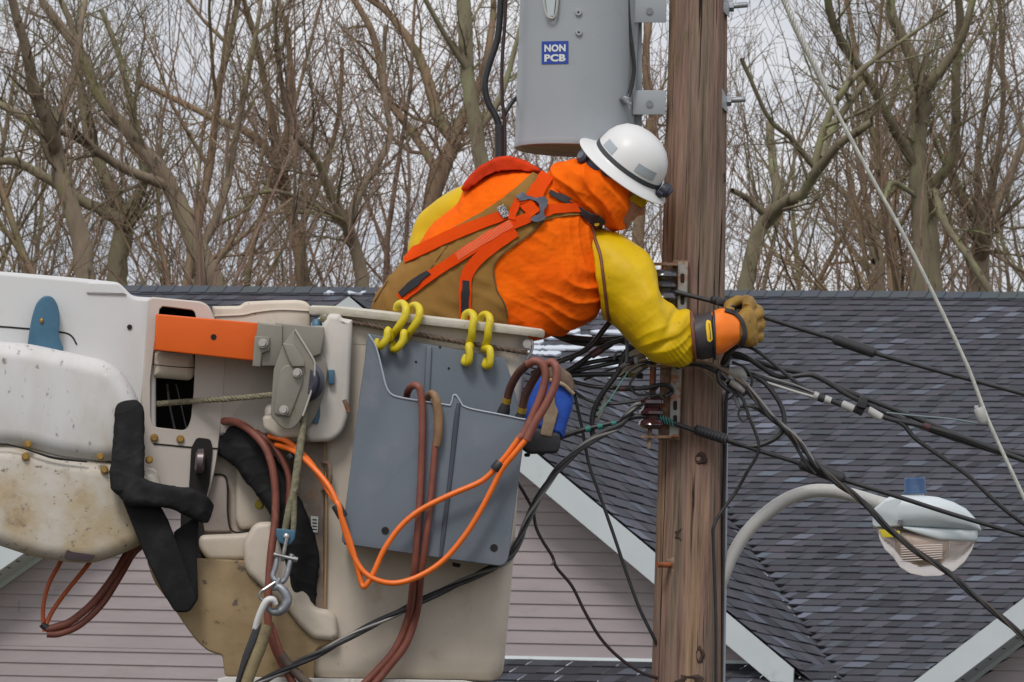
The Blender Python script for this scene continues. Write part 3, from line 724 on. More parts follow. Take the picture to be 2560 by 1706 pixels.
# cable and conduit up the right side of the pole
mb = MB(); mb.tube([(1812, 985, 4), (1813, 1100, 4), (1811, 1300, 4), (1809, 1500, 4), (1806, 1720, 4), (1806, 1900, 4)], 7.0)
tag(part('conduit', mb, m_white and mat('grey_conduit', (.36, .37, .42), .5)), 'pale grey narrow conduit strip running down the right edge of the pole', 'conduit')
mb = MB(); mb.tube([(1817, 870, -20), (1822, 960, -12), (1816, 1000, -10), (1813, 1120, -14), (1809, 1290, -14), (1806, 1500, -14), (1803, 1720, -14), (1802, 1900, -14)], 5)
tag(part('riser_cable', mb, m_black), 'black cable stapled straight down beside the grey conduit on the pole', 'cable')
# ------------------------------------------------------------------ transformer
tcx, tcd, trd = 1437, 0, 152
trf = thing('pole_transformer', 'large grey cylindrical transformer hung on the left side of the pole', 'transformer', base=(tcx, 375, 0))
axt = Vector((0, 0, 1))
TC = W(tcx, 375, 0); tz0 = W(1287, 372, 0).z
def tring(r, z, n=72): return [Vector((TC.x+math.cos(2*math.pi*j/n)*r*Q, TC.y+math.sin(2*math.pi*j/n)*r*Q, z)) for j in range(n)]
mb = MB(); zt = tz0+.95
mb.rings([tring(140, tz0+.014), tring(143, tz0+.012), tring(150, tz0), tring(153.5, tz0+.002), tring(154, tz0+.01), tring(153, tz0+.022), tring(152, tz0+.03)]+[tring(152, tz0+.03+(zt-tz0-.03)*i/8) for i in range(1, 9)]+[tring(120, zt+.05), tring(10, zt+.07)], cap0=False, world=True)
part('tank', mb, m_tank, trf, sharp=50)
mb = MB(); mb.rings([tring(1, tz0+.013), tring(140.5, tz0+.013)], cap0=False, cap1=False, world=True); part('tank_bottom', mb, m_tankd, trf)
def cyl(px, py, off=1.0):
    """point on the tank's near face at a pixel, off = px proud"""
    lo, hi = -trd*1.0-30, 0.0
    for _ in range(30):
        m_ = (lo+hi)/2; p = W(px, py, m_)
        if math.hypot(p.x-TC.x, p.y-TC.y) > (trd+off)*Q: lo = m_
        else: hi = m_
    return W(px, py, hi)
def cylpatch(x0, y0, x1, y1, off, n=10, skew=0):
    mb = MB(); vs = []
    for i in range(n+1):
        x = x0+(x1-x0)*i/n
        for y in (y0, y1): vs.append(cyl(x, y+skew*(i/n), off))
    mb.add(vs, [(2*i, 2*i+2, 2*i+3, 2*i+1) for i in range(n)], True)
    for i in range(n+1):
        pass
    return mb
m_lblue = mat('label_blue', (.018, .055, .33), .4, var=.1, vscale=60); m_lwhite = mat('label_white', (.62, .65, .62), .4)
lab = part('warning_label', cylpatch(1354, 104, 1421, 161, 1.6, skew=-1.5), m_lblue, trf)
def text_verts(txt, size, bold=.012):
    c = bpy.data.curves.new('t', 'FONT'); c.body = txt; c.size = size; c.offset = bold; c.align_x = 'CENTER'; c.resolution_u = 3; c.space_character = 1.04
    o = bpy.data.objects.new('t', c); me = bpy.data.meshes.new_from_object(o); bpy.data.objects.remove(o)
    vs = [(v.co.x, v.co.y) for v in me.vertices]; fs = [tuple(p.vertices) for p in me.polygons]; bpy.data.meshes.remove(me); bpy.data.curves.remove(c); return vs, fs
def fit_text(txt, x0, y0, x1, y1, bold=.02):
    vs, fs = text_verts(txt, 1, bold); xs = [v[0] for v in vs]; ys = [v[1] for v in vs]
    ax_, bx = min(xs), max(xs); ay, by = min(ys), max(ys)
    return [(x0+(x-ax_)/(bx-ax_)*(x1-x0), y1-(y-ay)/(by-ay)*(y1-y0)) for x, y in vs], fs
for word, yy in (('NON', 112), ('PCB', 136.5)):
    vs, fs = fit_text(word, 1361, yy, 1414, yy+18.5, .045); mb = MB(); mb.add([cyl(x, y-(x-1354)*.02, 2.6) for x, y in vs], fs, True); part('lettering', mb, m_lwhite, lab)
for (x, y) in ((1446, 32), (1447, 82)):
    mb = MB(); p = cyl(x, y, 0); nrm = (p-Vector((TC.x, TC.y, p.z))).normalized(); u = Vector((nrm.y, -nrm.x, 0)); 
    def rg(r, o): return [p+nrm*o+(u*math.cos(k*.5236)+Z*math.sin(k*.5236))*r for k in range(12)]
    mb.rings([rg(.0125, 0), rg(.0125, .006), rg(.011, .009), rg(.004, .009), rg(.0035, .004)], world=True); sc_ = part('screw', mb, m_tank, trf)
    mb = MB(); mb.rings([rg(.0036, .0092), rg(.0005, .0093)], world=True); part('slot', mb, m_hole, sc_)
mb = MB()
f_ = lambda x, y, o=8: tuple((x, y, -trd-o+ (abs(x-tcx)/trd)**2*70))
mb.tube([f_(1357, -30, 2), f_(1359, 0), f_(1365, 34), f_(1374, 44), f_(1386, 43), f_(1392, 20), f_(1396, -30, 2)], 3.2, 6); part('lifting_handle', mb, m_white, trf)
mb = MB(); vs = [f_(1362, -20, 5), f_(1391, -20, 5), f_(1384, 40, 5), f_(1369, 40, 5)]; mb.add(vs, [(0, 1, 2, 3)]); part('handle_plate', mb, mat('pale_plate', (.45, .5, .52), .4), trf)
# mounting flange and brackets to the pole
m_tank2 = m_tank
mb = MB(); mb.box(1578, 52, 1605, 340, -14, 8, 2); part('mounting_flange', mb, m_tank2, trf)
for y0, y1, x1 in ((-20, 57, 1666), (226, 287, 1664)):
    mb = MB(); mb.box(1581, y0, x1, y1, -62, -52, 2); mb.box(1581, y1-6, x1, y1, -52, 30, 2); mb.box(1581, y0, 1590, y1-6, -52, 30, 2)
    br_ = part('bracket', mb, m_tank2, trf)
    mb = MB(); cy = (y0+y1)/2+(9 if y0 < 0 else 3); mb.lathe((1624, cy, -62), (1624, cy, -66), [(0, 8.5), (1, 8.5), (1, 7.5)], 18); part('bolt_head', mb, mat('bolt_grey', (.20, .21, .22), .5, .3), br_)
mb = MB(); mb.tube([(1568, -30, -90), (1573, 60, -84), (1584, 150, -80), (1584, 190, -80), (1574, 236, -84), (1562, 250, -92)], 5, 8)
mb.tube([(1556, 250, -98), (1540, 268, -100), (1528, 300, -98), (1526, 335, -90), (1530, 380, -70)], 4.4, 8)
tag(part('ground_wire', mb, m_black), 'thin black wire looping down the right side of the transformer behind the helmet', 'wire')
mb = MB(); mb.ball((1562, 250, -98), (15, 11, 10), 6); mb.lathe((1552, 244, -108), (1576, 262, -104), [(0, 6), (1, 6)], 8); mb.lathe((1570, 258, -106), (1574, 274, -106), [(0, 3.5), (1, 3.5)], 8)
part('ground_lug', mb, m_galv, trf)
# riser cables left of the transformer
for nm, pts, r, m_, lb in (
    ('riser_cable', [(1253, -40, -20), (1250, 40, -20), (1243, 100, -20), (1222, 165, -20), (1212, 210, -20), (1220, 255, -20), (1243, 300, -20), (1252, 350, -20), (1254, 430, -20), (1254, 560, -10)], 8.5, m_black, 'thick black cable bowing left of the transformer'),
    ('riser_cable', [(1266, -40, -30), (1262, 60, -30), (1255, 160, -30), (1256, 250, -30), (1262, 330, -30), (1262, 560, -30)], 4.5, m_brownc, 'thin dark brown cable running straight down left of the transformer'),
    ('riser_cable', [(1330, 225, 60), (1290, 246, 10), (1268, 275, -12), (1256, 300, -14)], 5.5, m_black, 'short black cable joining the risers from behind the transformer')):
    mb = MB(); mb.tube(pts, r, 10); tag(part(nm, mb, m_), lb, 'cable')
mb = MB(); mb.lathe((1249, 312, -24), (1252, 560, -24), [(0, 8), (.01, 12), (1, 12)], 14); tag(part('cable_guard', mb, m_blackmat), 'black tube sheathing the riser cables behind the orange hood', 'cable guard')
mb = MB(); mb.tube([(1252, 66, -20), (1266, 80, -10), (1290, 100, 0)], 2, 6); tag(part('tie_wire', mb, m_galv), 'short grey wire tying the risers to the transformer', 'wire')
# ------------------------------------------------------------------ secondary racks with spool insulators
def rack(name, label, y0, y1, xa, xb, sy, spmat, rod, lean=0):
    t_ = thing(name, label, 'insulator rack', base=((xa+xb)/2, y1, -95))
    mb = MB(); d = -92
    mb.prism([(xa, y0), (xb, y0), (xb-3-lean, y1), (xa-3-lean, y1)], d-3, d+4, 1.5, 2, True)
    part('back_strap', mb, m_rust, t_)
    mb = MB(); mb.prism([(xb-28, y0+4), (xb-2, y0+4), (xb-5-lean, y1-6), (xb-30-lean, y1-6)], d-16, d-3.5, 3, 3); part('channel', mb, mat('grey_channel', (.30, .29, .27), .7, .3, dirt=(.30, .11, .04), dscale=16, dthr=(.5, .62)), t_)
    for yy in (sy-16, y1-50):
        mb = MB(); mb.prism(roundpoly([(xb-21-lean*.5, yy-12), (xb-11-lean*.5, yy-12), (xb-11-lean*.5, yy+12), (xb-21-lean*.5, yy+12)], 5), d-17.2, d-14, 0); part('slot', mb, m_hole, t_)
    cx = xa-22
    for yy in (y0+10, sy+62):
        mb = MB(); mb.prism([(cx-28, yy-3), (xb-28, yy-3), (xb-28, yy+5), (cx-28, yy+4)], d-34, d-3.5, 1.5); part('arm', mb, m_rust, t_)
    prof = [(0, 14), (.02, 22), (.10, 32), (.2, 34), (.24, 22), (.30, 20), (.38, 25), (.44, 31), (.52, 31), (.58, 20), (.66, 19), (.74, 30), (.86, 34), (.95, 28), (1, 14)]
    mb = MB(); mb.lathe((cx, sy-38, d-22), (cx-1, sy+44, d-22), prof, 28); part('spool_insulator', mb, spmat, t_)
    mb = MB(); mb.lathe((cx+1, rod[0], d-22), (cx-3-lean, rod[1], d-22), [(0, 5.5), (1, 5.5)], 10); part('pin', mb, m_rustO if False else m_rust, t_)
    return t_
m_porc = mat('brown_porcelain', (.060, .022, .025), .12, var=.3, vscale=20, coat=.5); m_gspool = mat('dark_grey_porcelain', (.045, .044, .05), .2, coat=.4)
rack('insulator_rack', 'upper rusty rack with a dark grey spool insulator above the cuff', 650, 800, 1682, 1722, 712, m_gspool, (655, 790))
rack('insulator_rack', 'lower grey and rusty rack with a dark red spool insulator under the elbow', 905, 1100, 1652, 1706, 1030, m_porc, (905, 1122), 4)
mb = MB(); mb.lathe((1634, 905, -108), (1632, 1010, -108), [(0, 7), (1, 7)], 10); tag(part('insulator_pin', mb, mat('dark_red_pin', (.09, .025, .025), .5)), 'dark red vertical rod hanging under the yellow sleeve', 'rod')
# ------------------------------------------------------------------ street light
m_lamp = mat('lamp_grey_paint', (.60, .66, .68), .45, var=.05, vscale=8, dirt=(.36, .40, .40), dscale=10, dthr=(.6, .8))
m_arm = mat('lamp_arm_paint', (.47, .47, .45), .5, var=.06, vscale=5, dirt=(.40, .36, .31), dscale=8, dthr=(.58, .75), dirt2=(.36, .20, .10), d2scale=22, d2thr=(.70, .78))
sl = thing('street_light', 'pale grey cobra head street light on a curved arm right of the pole', 'street light', base=(1812, 1440, 20))
mb = MB(); mb.tube([(1800, 1470, 5), (1812, 1436, 5), (1828, 1395, 8), (1862, 1338, 10), (1910, 1288, 12), (1968, 1248, 14), (2025, 1229, 14), (2080, 1228, 14), (2130, 1238, 14), (2185, 1254, 14), (2240, 1270, 14)], [14, 15, 16, 16.5, 17, 17, 17, 17, 17, 17, 17], 20, sm=8); part('arm', mb, m_arm, sl)
# head: lofted stations along x  (x, y_top, y_bottom, half depth)
def head(mb, st, n=28, p=2.4, d0=14, inner=0):
    R = []
    for x, yt, yb, hd in st:
        ring = []; cy = (yt+yb)/2; hy = (yb-yt)/2-inner; hd -= inner
        for j in range(n):
            a = 2*math.pi*j/n; c, s_ = math.cos(a), math.sin(a)
            ring.append((x, cy-hy*(abs(s_)**(2/p))*(1 if s_ > 0 else -1), d0+hd*(abs(c)**(2/p))*(1 if c > 0 else -1)))
        R.append(ring)
    mb.rings(R)
mb = MB(); head(mb, [(2182, 1274, 1319, 34), (2184, 1272, 1321, 38), (2205, 1254, 1321, 42), (2222, 1243, 1320, 48), (2255, 1238, 1320, 58), (2300, 1238, 1322, 72), (2345, 1243, 1324, 80), (2385, 1256, 1326, 78), (2415, 1272, 1327, 66), (2438, 1296, 1328, 48), (2450, 1316, 1328, 28), (2453, 1323, 1327, 14)], p=3.0)
hh = part('lamp_housing', mb, m_lamp, sl, sharp=60)
mb = MB(); head(mb, [(2258, 1316, 1322, 56), (2300, 1318, 1338, 66), (2350, 1320, 1354, 70), (2400, 1321, 1356, 62), (2436, 1322, 1357, 42), (2444, 1324, 1352, 30)], p=4.5); part('door_frame', mb, m_lamp, sl, sharp=60)
mb = MB(); mb.prism(roundpoly([(2181, 1276), (2212, 1252), (2240, 1243), (2254, 1250), (2257, 1300), (2250, 1316), (2186, 1319), (2181, 1312)], 5), -40, 66, 4, 3, True); part('throat_plate', mb, m_lamp, sl)
mb = MB(); mb.lathe((2215, 1263, 14), (2236, 1270, 14), [(0, 19), (.3, 20), (.3, 24), (1, 25)], 20); part('arm_collar', mb, m_hole, sl)
m_glass = bpy.data.materials.new('prismatic_glass'); m_glass.use_nodes = True
gb = m_glass.node_tree.nodes['Principled BSDF']; gb.inputs['Base Color'].default_value = (.88, .80, .73, 1); gb.inputs['Transmission Weight'].default_value = .85; gb.inputs['Roughness'].default_value = .24; gb.inputs['IOR'].default_value = 1.12
wv = N(m_glass.node_tree, 'ShaderNodeTexWave', Scale=38.0, Distortion=1.5); wv.bands_direction = 'Z'; tcx_ = N(m_glass.node_tree, 'ShaderNodeTexCoord'); m_glass.node_tree.links.new(tcx_.outputs['Object'], wv.inputs['Vector'])
bp_ = N(m_glass.node_tree, 'ShaderNodeBump', Strength=.10, Distance=.003); m_glass.node_tree.links.new(wv.outputs['Fac'], bp_.inputs['Height']); m_glass.node_tree.links.new(bp_.outputs[0], gb.inputs['Normal'])
mb = MB(); head(mb, [(2192, 1321, 1325, 40), (2200, 1321, 1350, 46), (2212, 1322, 1374, 52), (2232, 1322, 1392, 60), (2250, 1322, 1418, 64), (2275, 1323, 1434, 68), (2310, 1324, 1441, 71), (2350, 1326, 1440, 70), (2385, 1328, 1428, 64), (2412, 1330, 1404, 54), (2430, 1332, 1376, 42), (2437, 1336, 1352, 30)], p=2.5); part('lens_bowl', mb, m_glass, sl, sharp=60)
mb = MB(); head(mb, [(2240, 1330, 1372, 30), (2262, 1330, 1398, 50), (2300, 1332, 1412, 56), (2350, 1333, 1410, 54), (2372, 1334, 1380, 44)], p=3); 
part('reflector', mb, mat('pinkish_reflector', (.40, .30, .24), .35), sl)
mb = MB()
for k_ in range(7): mb.tube([(2252, 1376+k_*6.2-10, -58), (2300, 1374+k_*6-10, -68), (2356, 1372+k_*5.6-10, -66)], 1.4, 5)
part('lens_ribs', mb, mat('lens_rib', (.70, .62, .58), .3), sl)
mb = MB(); mb.prism([(2198, 1324), (2250, 1328), (2250, 1343), (2206, 1344)], -62, -54, 1); stk = part('sticker', mb, mat('yellow_sticker', (.62, .52, .03), .5), sl)
vs, fs = fit_text('S', 2213, 1328, 2228, 1338.5, .04); mb = MB(); mb.add([(2441-x, y+1.5, -62.6) for x, y in vs], fs); part('lettering', mb, m_hole, stk)
mb = MB(); mb.lathe((2287, 1246, 14), (2287, 1232, 14), [(0, 24), (1, 22)], 24); part('photocell_socket', mb, m_lamp, sl)
mb = MB(); mb.lathe((2288, 1234, 14), (2287, 1194, 14), [(0, 30), (.12, 30), (.14, 27.5), (.92, 26.5), (1, 24)], 28); part('photocell', mb, mat('photocell_blue', (.055, .115, .24), .45, dirt=(.12, .18, .26), dscale=20), sl, sharp=30)
mb = MB(); mb.lathe((2250, 1300, -46), (2250, 1312, -46), [(0, 5), (1, 5)], 8); part('latch', mb, m_galv, sl)
# ================================================================== BOOM, BUCKET, WINCH, TRAY, HOSES
m_wboom = mat('white_boom_paint', (.56, .56, .555), .42, var=.05, vscale=1.4, dirt=(.50, .48, .45), dscale=5, dthr=(.6, .8), dirt2=(.30, .27, .24), d2scale=26, d2thr=(.70, .77), bump=.08, bscale=60)
m_fair = mat('scuffed_fibreglass', (.60, .595, .585), .5, col2=(.53, .515, .49), vscale=5, dirt=(.46, .39, .30), dscale=5, dthr=(.56, .76), dirt2=(.20, .18, .17), d2scale=42, d2thr=(.60, .70), bump=.25, bscale=40, stretch=(1, 1, .45))
m_fairl = mat('stained_fibreglass', (.52, .485, .43), .55, col2=(.42, .33, .20), vscale=4, dirt=(.22, .14, .07), dscale=7, dthr=(.56, .76), dirt2=(.15, .12, .10), d2scale=44, d2thr=(.60, .69), bump=.3, bscale=40)
m_cream = mat('cream_fibreglass', (.57, .50, .41), .5, var=.12, vscale=4, dirt=(.36, .29, .20), dscale=5, dthr=(.56, .76), dirt2=(.22, .18, .14), d2scale=36, d2thr=(.66, .74), bump=.15, bscale=40)
m_tan = mat('tan_stained_fibreglass', (.30, .21, .105), .6, col2=(.22, .15, .07), vscale=5, dirt=(.42, .36, .26), dscale=4, dthr=(.60, .78), dirt2=(.08, .055, .035), d2scale=20, d2thr=(.62, .68), bump=.3, bscale=40)
m_lip = mat('bucket_lip', (.55, .52, .44), .55, col2=(.46, .42, .33), vscale=12, dirt=(.22, .18, .13), dscale=30, dthr=(.62, .75), bump=.4, bscale=80)
m_orangeP = mat('orange_beam_paint', (.70, .115, .012), .5, spec=.25, var=.08, vscale=3, dirt=(.50, .14, .05), dscale=8, dthr=(.62, .8), dirt2=(.24, .14, .10), d2scale=20, d2thr=(.71, .78))
m_brkt = mat('grey_bracket_paint', (.235, .215, .175), .5, var=.12, vscale=6, dirt=(.16, .12, .08), dscale=9, dthr=(.58, .78), dirt2=(.33, .31, .28), d2scale=30, d2thr=(.68, .76), metal=.1)
m_cloth = mat('black_cordura', (.013, .013, .014), .9, dirt=(.028, .028, .029), dscale=8, dthr=(.45, .75), bump=1.0, bscale=18, spec=.2)
m_brass = mat('brass_bolt', (.33, .20, .05), .45, .4, dirt=(.15, .08, .03), dscale=60)
m_bolt = mat('steel_bolt', (.42, .39, .36), .35, .7)
m_rope = mat('dirty_rope', (.27, .25, .17), .9, col2=(.17, .155, .10), vscale=60, bump=1, bscale=250, spec=.1)
m_tray = mat('slate_grey_tray', (.125, .150, .182), .5, var=.08, vscale=3, dirt=(.155, .165, .195), dscale=5, dthr=(.5, .75), dirt2=(.20, .22, .25), d2scale=45, d2thr=(.69, .76))
m_trayedge = mat('tray_pale_edge', (.36, .39, .44), .5)  # paler tone for the front panel's top edge
m_yel = mat('yellow_hook_coating', (.66, .52, .012), .45, var=.12, vscale=30, dirt=(.30, .22, .02), dscale=40, dthr=(.6, .75), bump=.3, bscale=80)
m_rub = mat('red_brown_hose', (.215, .065, .042), .55, var=.2, vscale=14, dirt=(.30, .13, .10), dscale=18, dthr=(.58, .75), bump=.2)
m_rubd = mat('dark_brown_hose', (.085, .035, .025), .45, var=.2, vscale=14)
m_ora = mat('orange_hose', (.82, .155, .008), .4, var=.12, vscale=16, dirt=(.45, .10, .02), dscale=20, dthr=(.64, .75))
m_tape = mat('black_tape', (.02, .02, .022), .5)
def ln(mb, pts, r, d, n=6): mb.tube([(x, y, d) for x, y in pts], r, n)
# ---------------- boom end -------------------------------------------------
boom = thing('lift_boom', 'white fibreglass lift boom end with a scuffed rounded cover, at left', 'boom', base=(180, 1400, -300))
mb = MB()
mb.prism(roundpoly([(-260, 664), (-60, 676), (0, 679), (191, 695), (295, 706), (308, 717), (330, 741), (390, 745), (390, 1160), (380, 1340), (-260, 1340)], [0, 0, 10, 20, 22, 16, 14, 6, 0, 0, 0]), -330, -100, 12)
part('housing', mb, m_wboom, boom)
mb = MB(); mb.prism(roundpoly([(222, 706), (296, 709), (308, 722), (318, 738), (215, 734)], 6), -336, -320, 4); part('raised_cover', mb, m_wboom, boom)
# frame plate with a tall window: built as a ring (outer outline joined to the inner one)
outer = roundpoly([(372, 742), (505, 754), (524, 766), (538, 800), (553, 850), (566, 900), (560, 1010), (546, 1120), (540, 1165), (521, 1246), (500, 1262), (360, 1220), (352, 1000)], [8, 18, 16, 16, 10, 14, 20, 14, 16, 10, 8, 6, 0], 6)
inner = roundpoly([(400, 766), (486, 777), (491, 800), (488, 900), (484, 980), (477, 1050), (466, 1077), (386, 1068), (376, 1046), (377, 950), (390, 830)], [10, 8, 4, 0, 0, 12, 14, 10, 14, 0, 0], 6)
def plate_hole(mb, outer, inner, d0, d1, rnd=3, n=96):
    cx, cy = sum(p[0] for p in inner)/len(inner), sum(p[1] for p in inner)/len(inner)
    def cast(poly, a):
        dx, dy = math.cos(a), math.sin(a); best = None
        for i in range(len(poly)):
            x1, y1 = poly[i-1][0]-cx, poly[i-1][1]-cy; x2, y2 = poly[i][0]-cx, poly[i][1]-cy
            den = dx*(y2-y1)-dy*(x2-x1)
            if abs(den) < 1e-9: continue
            t = (x1*(y2-y1)-y1*(x2-x1))/den; u = (x1*dy-y1*dx)/den
            if t > 0 and -1e-6 <= u <= 1+1e-6 and (best is None or t > best): best = t
        return best or 1
    A_ = [2*math.pi*i/n for i in range(n)]; O_ = [cast(outer, a) for a in A_]; I_ = [cast(inner, a) for a in A_]
    f = lambda rr, d: [(cx+math.cos(a)*q, cy+math.sin(a)*q, d) for a, q in zip(A_, rr)]
    mb.rings([f(O_, d1), f(O_, d0+rnd), f([x-rnd for x in O_], d0), f([x+rnd*.6 for x in I_], d0), f(I_, d0+rnd), f(I_, d1)], closed=True)
mb = MB(); plate_hole(mb, outer, inner, -346, -120, 4, 128); part('window_frame', mb, m_cream and mat('warm_white_boom_paint', (.50, .45, .40), .45, var=.06, vscale=2, dirt=(.36, .32, .27), dscale=8, dthr=(.62, .8), dirt2=(.12, .10, .09), d2scale=24, d2thr=(.70, .77)), boom)
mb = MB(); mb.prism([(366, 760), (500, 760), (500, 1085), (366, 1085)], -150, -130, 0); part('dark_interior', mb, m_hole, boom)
mb = MB(); ln(mb, [(418, 960), (424, 1010), (438, 1078)], 3, -200); part('inner_wire', mb, m_galv, boom)
mb = MB(); ln(mb, [(440, 960), (452, 1010), (466, 1072)], 1.5, -210); part('inner_wire', mb, m_galv, boom)
# roller seen in the window
mb = MB(); mb.prism(roundpoly([(380, 877), (486, 887), (488, 935), (476, 952), (380, 944)], [4, 10, 10, 14, 4], 5), -342, -240, 24, 6); mb.mi = 1; ln(mb, [(380, 911), (430, 917), (487, 920)], 1.2, -342); part('roller', mb, [m_cream, m_hole], boom)
# dark slots and panel seams
mb = MB(); ln(mb, [(-200, 806), (0, 817), (40, 820), (80, 823)], 2.4, -330); part('panel_seam', mb, m_hole, boom)
mb = MB(); ln(mb, [(140, 829), (168, 834), (182, 844), (192, 862)], 2.2, -330); part('panel_seam', mb, m_hole, boom)
mb = MB(); mb.lathe((324, 818, -333), (324, 818, -328), [(0, 6.5), (1, 6.5)], 16, sx=1); part('bolt_hole', mb, m_hole, boom)
# blue plate
mb = MB(); bp_ol = roundpoly([(68, 868), (73, 830), (80, 790), (92, 755), (112, 738), (132, 742), (146, 765), (150, 800), (146, 840), (158, 868), (158, 878)], [0, 20, 30, 30, 20, 20, 20, 20, 20, 6, 0], 4)
mb.prism(bp_ol, -372, -342, 4); part('lifting_plate', mb, m_blueP, boom, label='blue rounded plate')
mb = MB(); mb.ball((104, 802, -374), (5.5, 7, 6), 6); part('bolt', mb, m_brass, boom)
# rounded cover over the elbow
cov = roundpoly([(-240, 838), (-60, 850), (68, 859), (136, 873), (191, 885), (262, 901), (296, 921), (314, 950), (340, 990), (368, 1030), (376, 1150), (-240, 1150)], [0, 30, 30, 30, 30, 34, 30, 30, 30, 20, 0, 0], 5)
cov = roundpoly([(-240, 838), (-60, 850), (68, 859), (136, 873), (191, 885), (262, 901), (298, 923), (330, 965), (350, 1010), (352, 1060), (346, 1150), (262, 1156), (218, 1153), (140, 1143), (60, 1118), (-240, 1112)], [0, 30, 30, 30, 30, 34, 36, 40, 20, 0, 0, 0, 6, 40, 60, 0], 5)
mb = MB(); mb.prism(cov, -455, -220, 46, 8); part('upper_cover', mb, m_fair, boom, sharp=70)
low = roundpoly([(-240, 1108), (60, 1114), (140, 1138), (218, 1150), (290, 1158), (392, 1172), (408, 1230), (396, 1300), (366, 1356), (300, 1388), (240, 1407), (190, 1408), (100, 1396), (57, 1384), (-60, 1345), (-240, 1300)], [0, 60, 40, 10, 10, 16, 40, 50, 50, 60, 30, 30, 30, 40, 60, 0], 5)
mb = MB(); mb.prism(low, -450, -220, 40, 8); part('lower_cover', mb, m_fairl, boom, sharp=70)
mb = MB(); mb.tube([(-200, 1100, -457), (0, 1110, -457), (25, 1113, -457), (60, 1122, -457), (100, 1135, -457), (140, 1146, -457), (218, 1155, -456)], [2, 2, 2, 2, 3, 3.6, 2.4], 6); part('cover_gap', mb, m_hole, boom)
mb = MB(); mb.prism(roundpoly([(160, 1392), (168, 1374), (180, 1380), (238, 1388), (226, 1403), (168, 1400)], 3), -455, -440, 1); part('drain_slot', mb, mat('dark_slot', (.05, .035, .04), .9), boom)
for (x, y, d) in ((70, 1111, -457), (64, 1142, -452), (251, 1142, -457), (261, 1175, -452), (373, 1150, -452), (386, 1095, -348), (451, 1098, -348)):
    mb = MB(); mb.lathe((x, y, d-9), (x, y, d+2), [(0, 3), (0, 6.5), (.5, 8.5), (.5, 10), (1, 10.5)], 12); part('bolt', mb, m_brass, boom)
mb = MB(); ln(mb, [(384, 1110), (430, 1114), (470, 1118), (548, 1122)], 2, -347); part('panel_seam', mb, m_hole, boom)
mb = MB(); mb.prism(roundpoly([(470, 1262), (478, 1120), (492, 1094), (526, 1098), (532, 1120), (524, 1210), (512, 1262)], 8), -352, -340, 0); part('side_recess', mb, m_hole, boom)
mb = MB(); mb.lathe((488, 1152, -372), (512, 1154, -372), [(0, 20), (.2, 30), (.8, 32), (1, 22)], 24, sx=1); part('pin_end', mb, mat('dark_pin', (.12, .10, .10), .35, .4), boom)
# black sleeves over the boom hose
sl_ = thing('hose_sleeve', 'black fabric sleeve bent over the boom cover and hanging in a loop', 'hose sleeve', base=(455, 1530, -480))
def cloth(name, fn, parent, m_, amp=3.2, vox=4.5, lab=None):
    px = PX(); fn(px); vs, fs = remesh(px, vox, 3, lambda v, n: noise.noise(Vector((v.x/45, v.y/45, v.z/45)))*amp+(1-abs(noise.noise(Vector((v.x/60+3, v.y/36, v.z/50)))))**6*amp*.7-amp*.4+noise.noise(v/12)*.4)
    return emit(name, vs, fs, m_, parent, 80)
cloth('upper_sleeve', lambda p: chord(p, [(304, 1000, 344, 1000, -442, 12), (290, 1020, 359, 1022, -450, 22), (285, 1070, 363, 1074, -462, 26), (280, 1130, 362, 1134, -476, 26), (273, 1180, 362, 1184, -488, 26), (280, 1226, 366, 1214, -494, 24), (312, 1252, 372, 1226, -494, 14)], 26, 3.2, 5), sl_, m_cloth, 3, 3.8)
cloth('elbow_sleeve', lambda p: chord(p, [(300, 1170, 296, 1244, -496, 14), (340, 1186, 322, 1262, -502, 24), (386, 1204, 372, 1268, -504, 24), (430, 1214, 418, 1270, -502, 22), (476, 1222, 462, 1288, -496, 24), (516, 1238, 500, 1306, -482, 22), (536, 1262, 520, 1308, -462, 12)], 26, 3.2, 5), sl_, m_cloth, 3, 3.8)
mb = MB(); mb.prism(roundpoly([(300, 1236), (400, 1262), (420, 1300), (440, 1350), (478, 1460), (494, 1500), (474, 1531), (438, 1532), (405, 1478), (360, 1385)], [14, 10, 0, 0, 0, 8, 12, 12, 14, 30], 4), -482, -462, 7); part('hanging_flap', mb, m_cloth, sl_)
mb = MB(); mb.prism(roundpoly([(434, 1330), (492, 1290), (497, 1310), (492, 1380), (496, 1500), (470, 1526), (450, 1480)], [8, 8, 8, 8, 10, 10, 10], 4), -460, -440, 6); part('hanging_flap', mb, m_cloth, sl_)
# ---------------- bucket ---------------------------------------------------
bk_ = thing('lift_bucket', 'cream fibreglass work bucket with a worn lip that the worker leans out of', 'bucket', base=(900, 1700, -170))
def rr_ring(x0, x1, yl, yr, d0, d1, rad, n=8):
    pts = roundpoly([(x0, d0), (x1, d0), (x1, d1), (x0, d1)], rad, n)
    return [(x, yl+(yr-yl)*(x-x0)/(x1-x0), d) for x, d in pts]
D0, D1 = -398, 60
mb = MB(); R = []
prof = [(812, 1312, 842, 868, 0), (806, 1311, 870, 890, 0), (800, 1306, 1000, 1010, 0), (788, 1296, 1200, 1205, 4), (774, 1284, 1400, 1402, 8), (762, 1268, 1580, 1582, 12), (756, 1262, 1640, 1645, 14), (758, 1258, 1672, 1678, 18), (770, 1246, 1692, 1698, 30), (800, 1215, 1702, 1706, 60)]
R = [rr_ring(x0, x1, a, b, D0+i_, D1-i_, 46) for x0, x1, a, b, i_ in prof]
inn = [rr_ring(x0+9, x1-9, a, b, D0+i_+9, D1-i_-9, 40) for x0, x1, a, b, i_ in prof[::-1]]
mb.rings([r for r in inn]+[R[0]]+R[1:], cap0=True, cap1=True); part('shell', mb, m_cream, bk_, sharp=60)
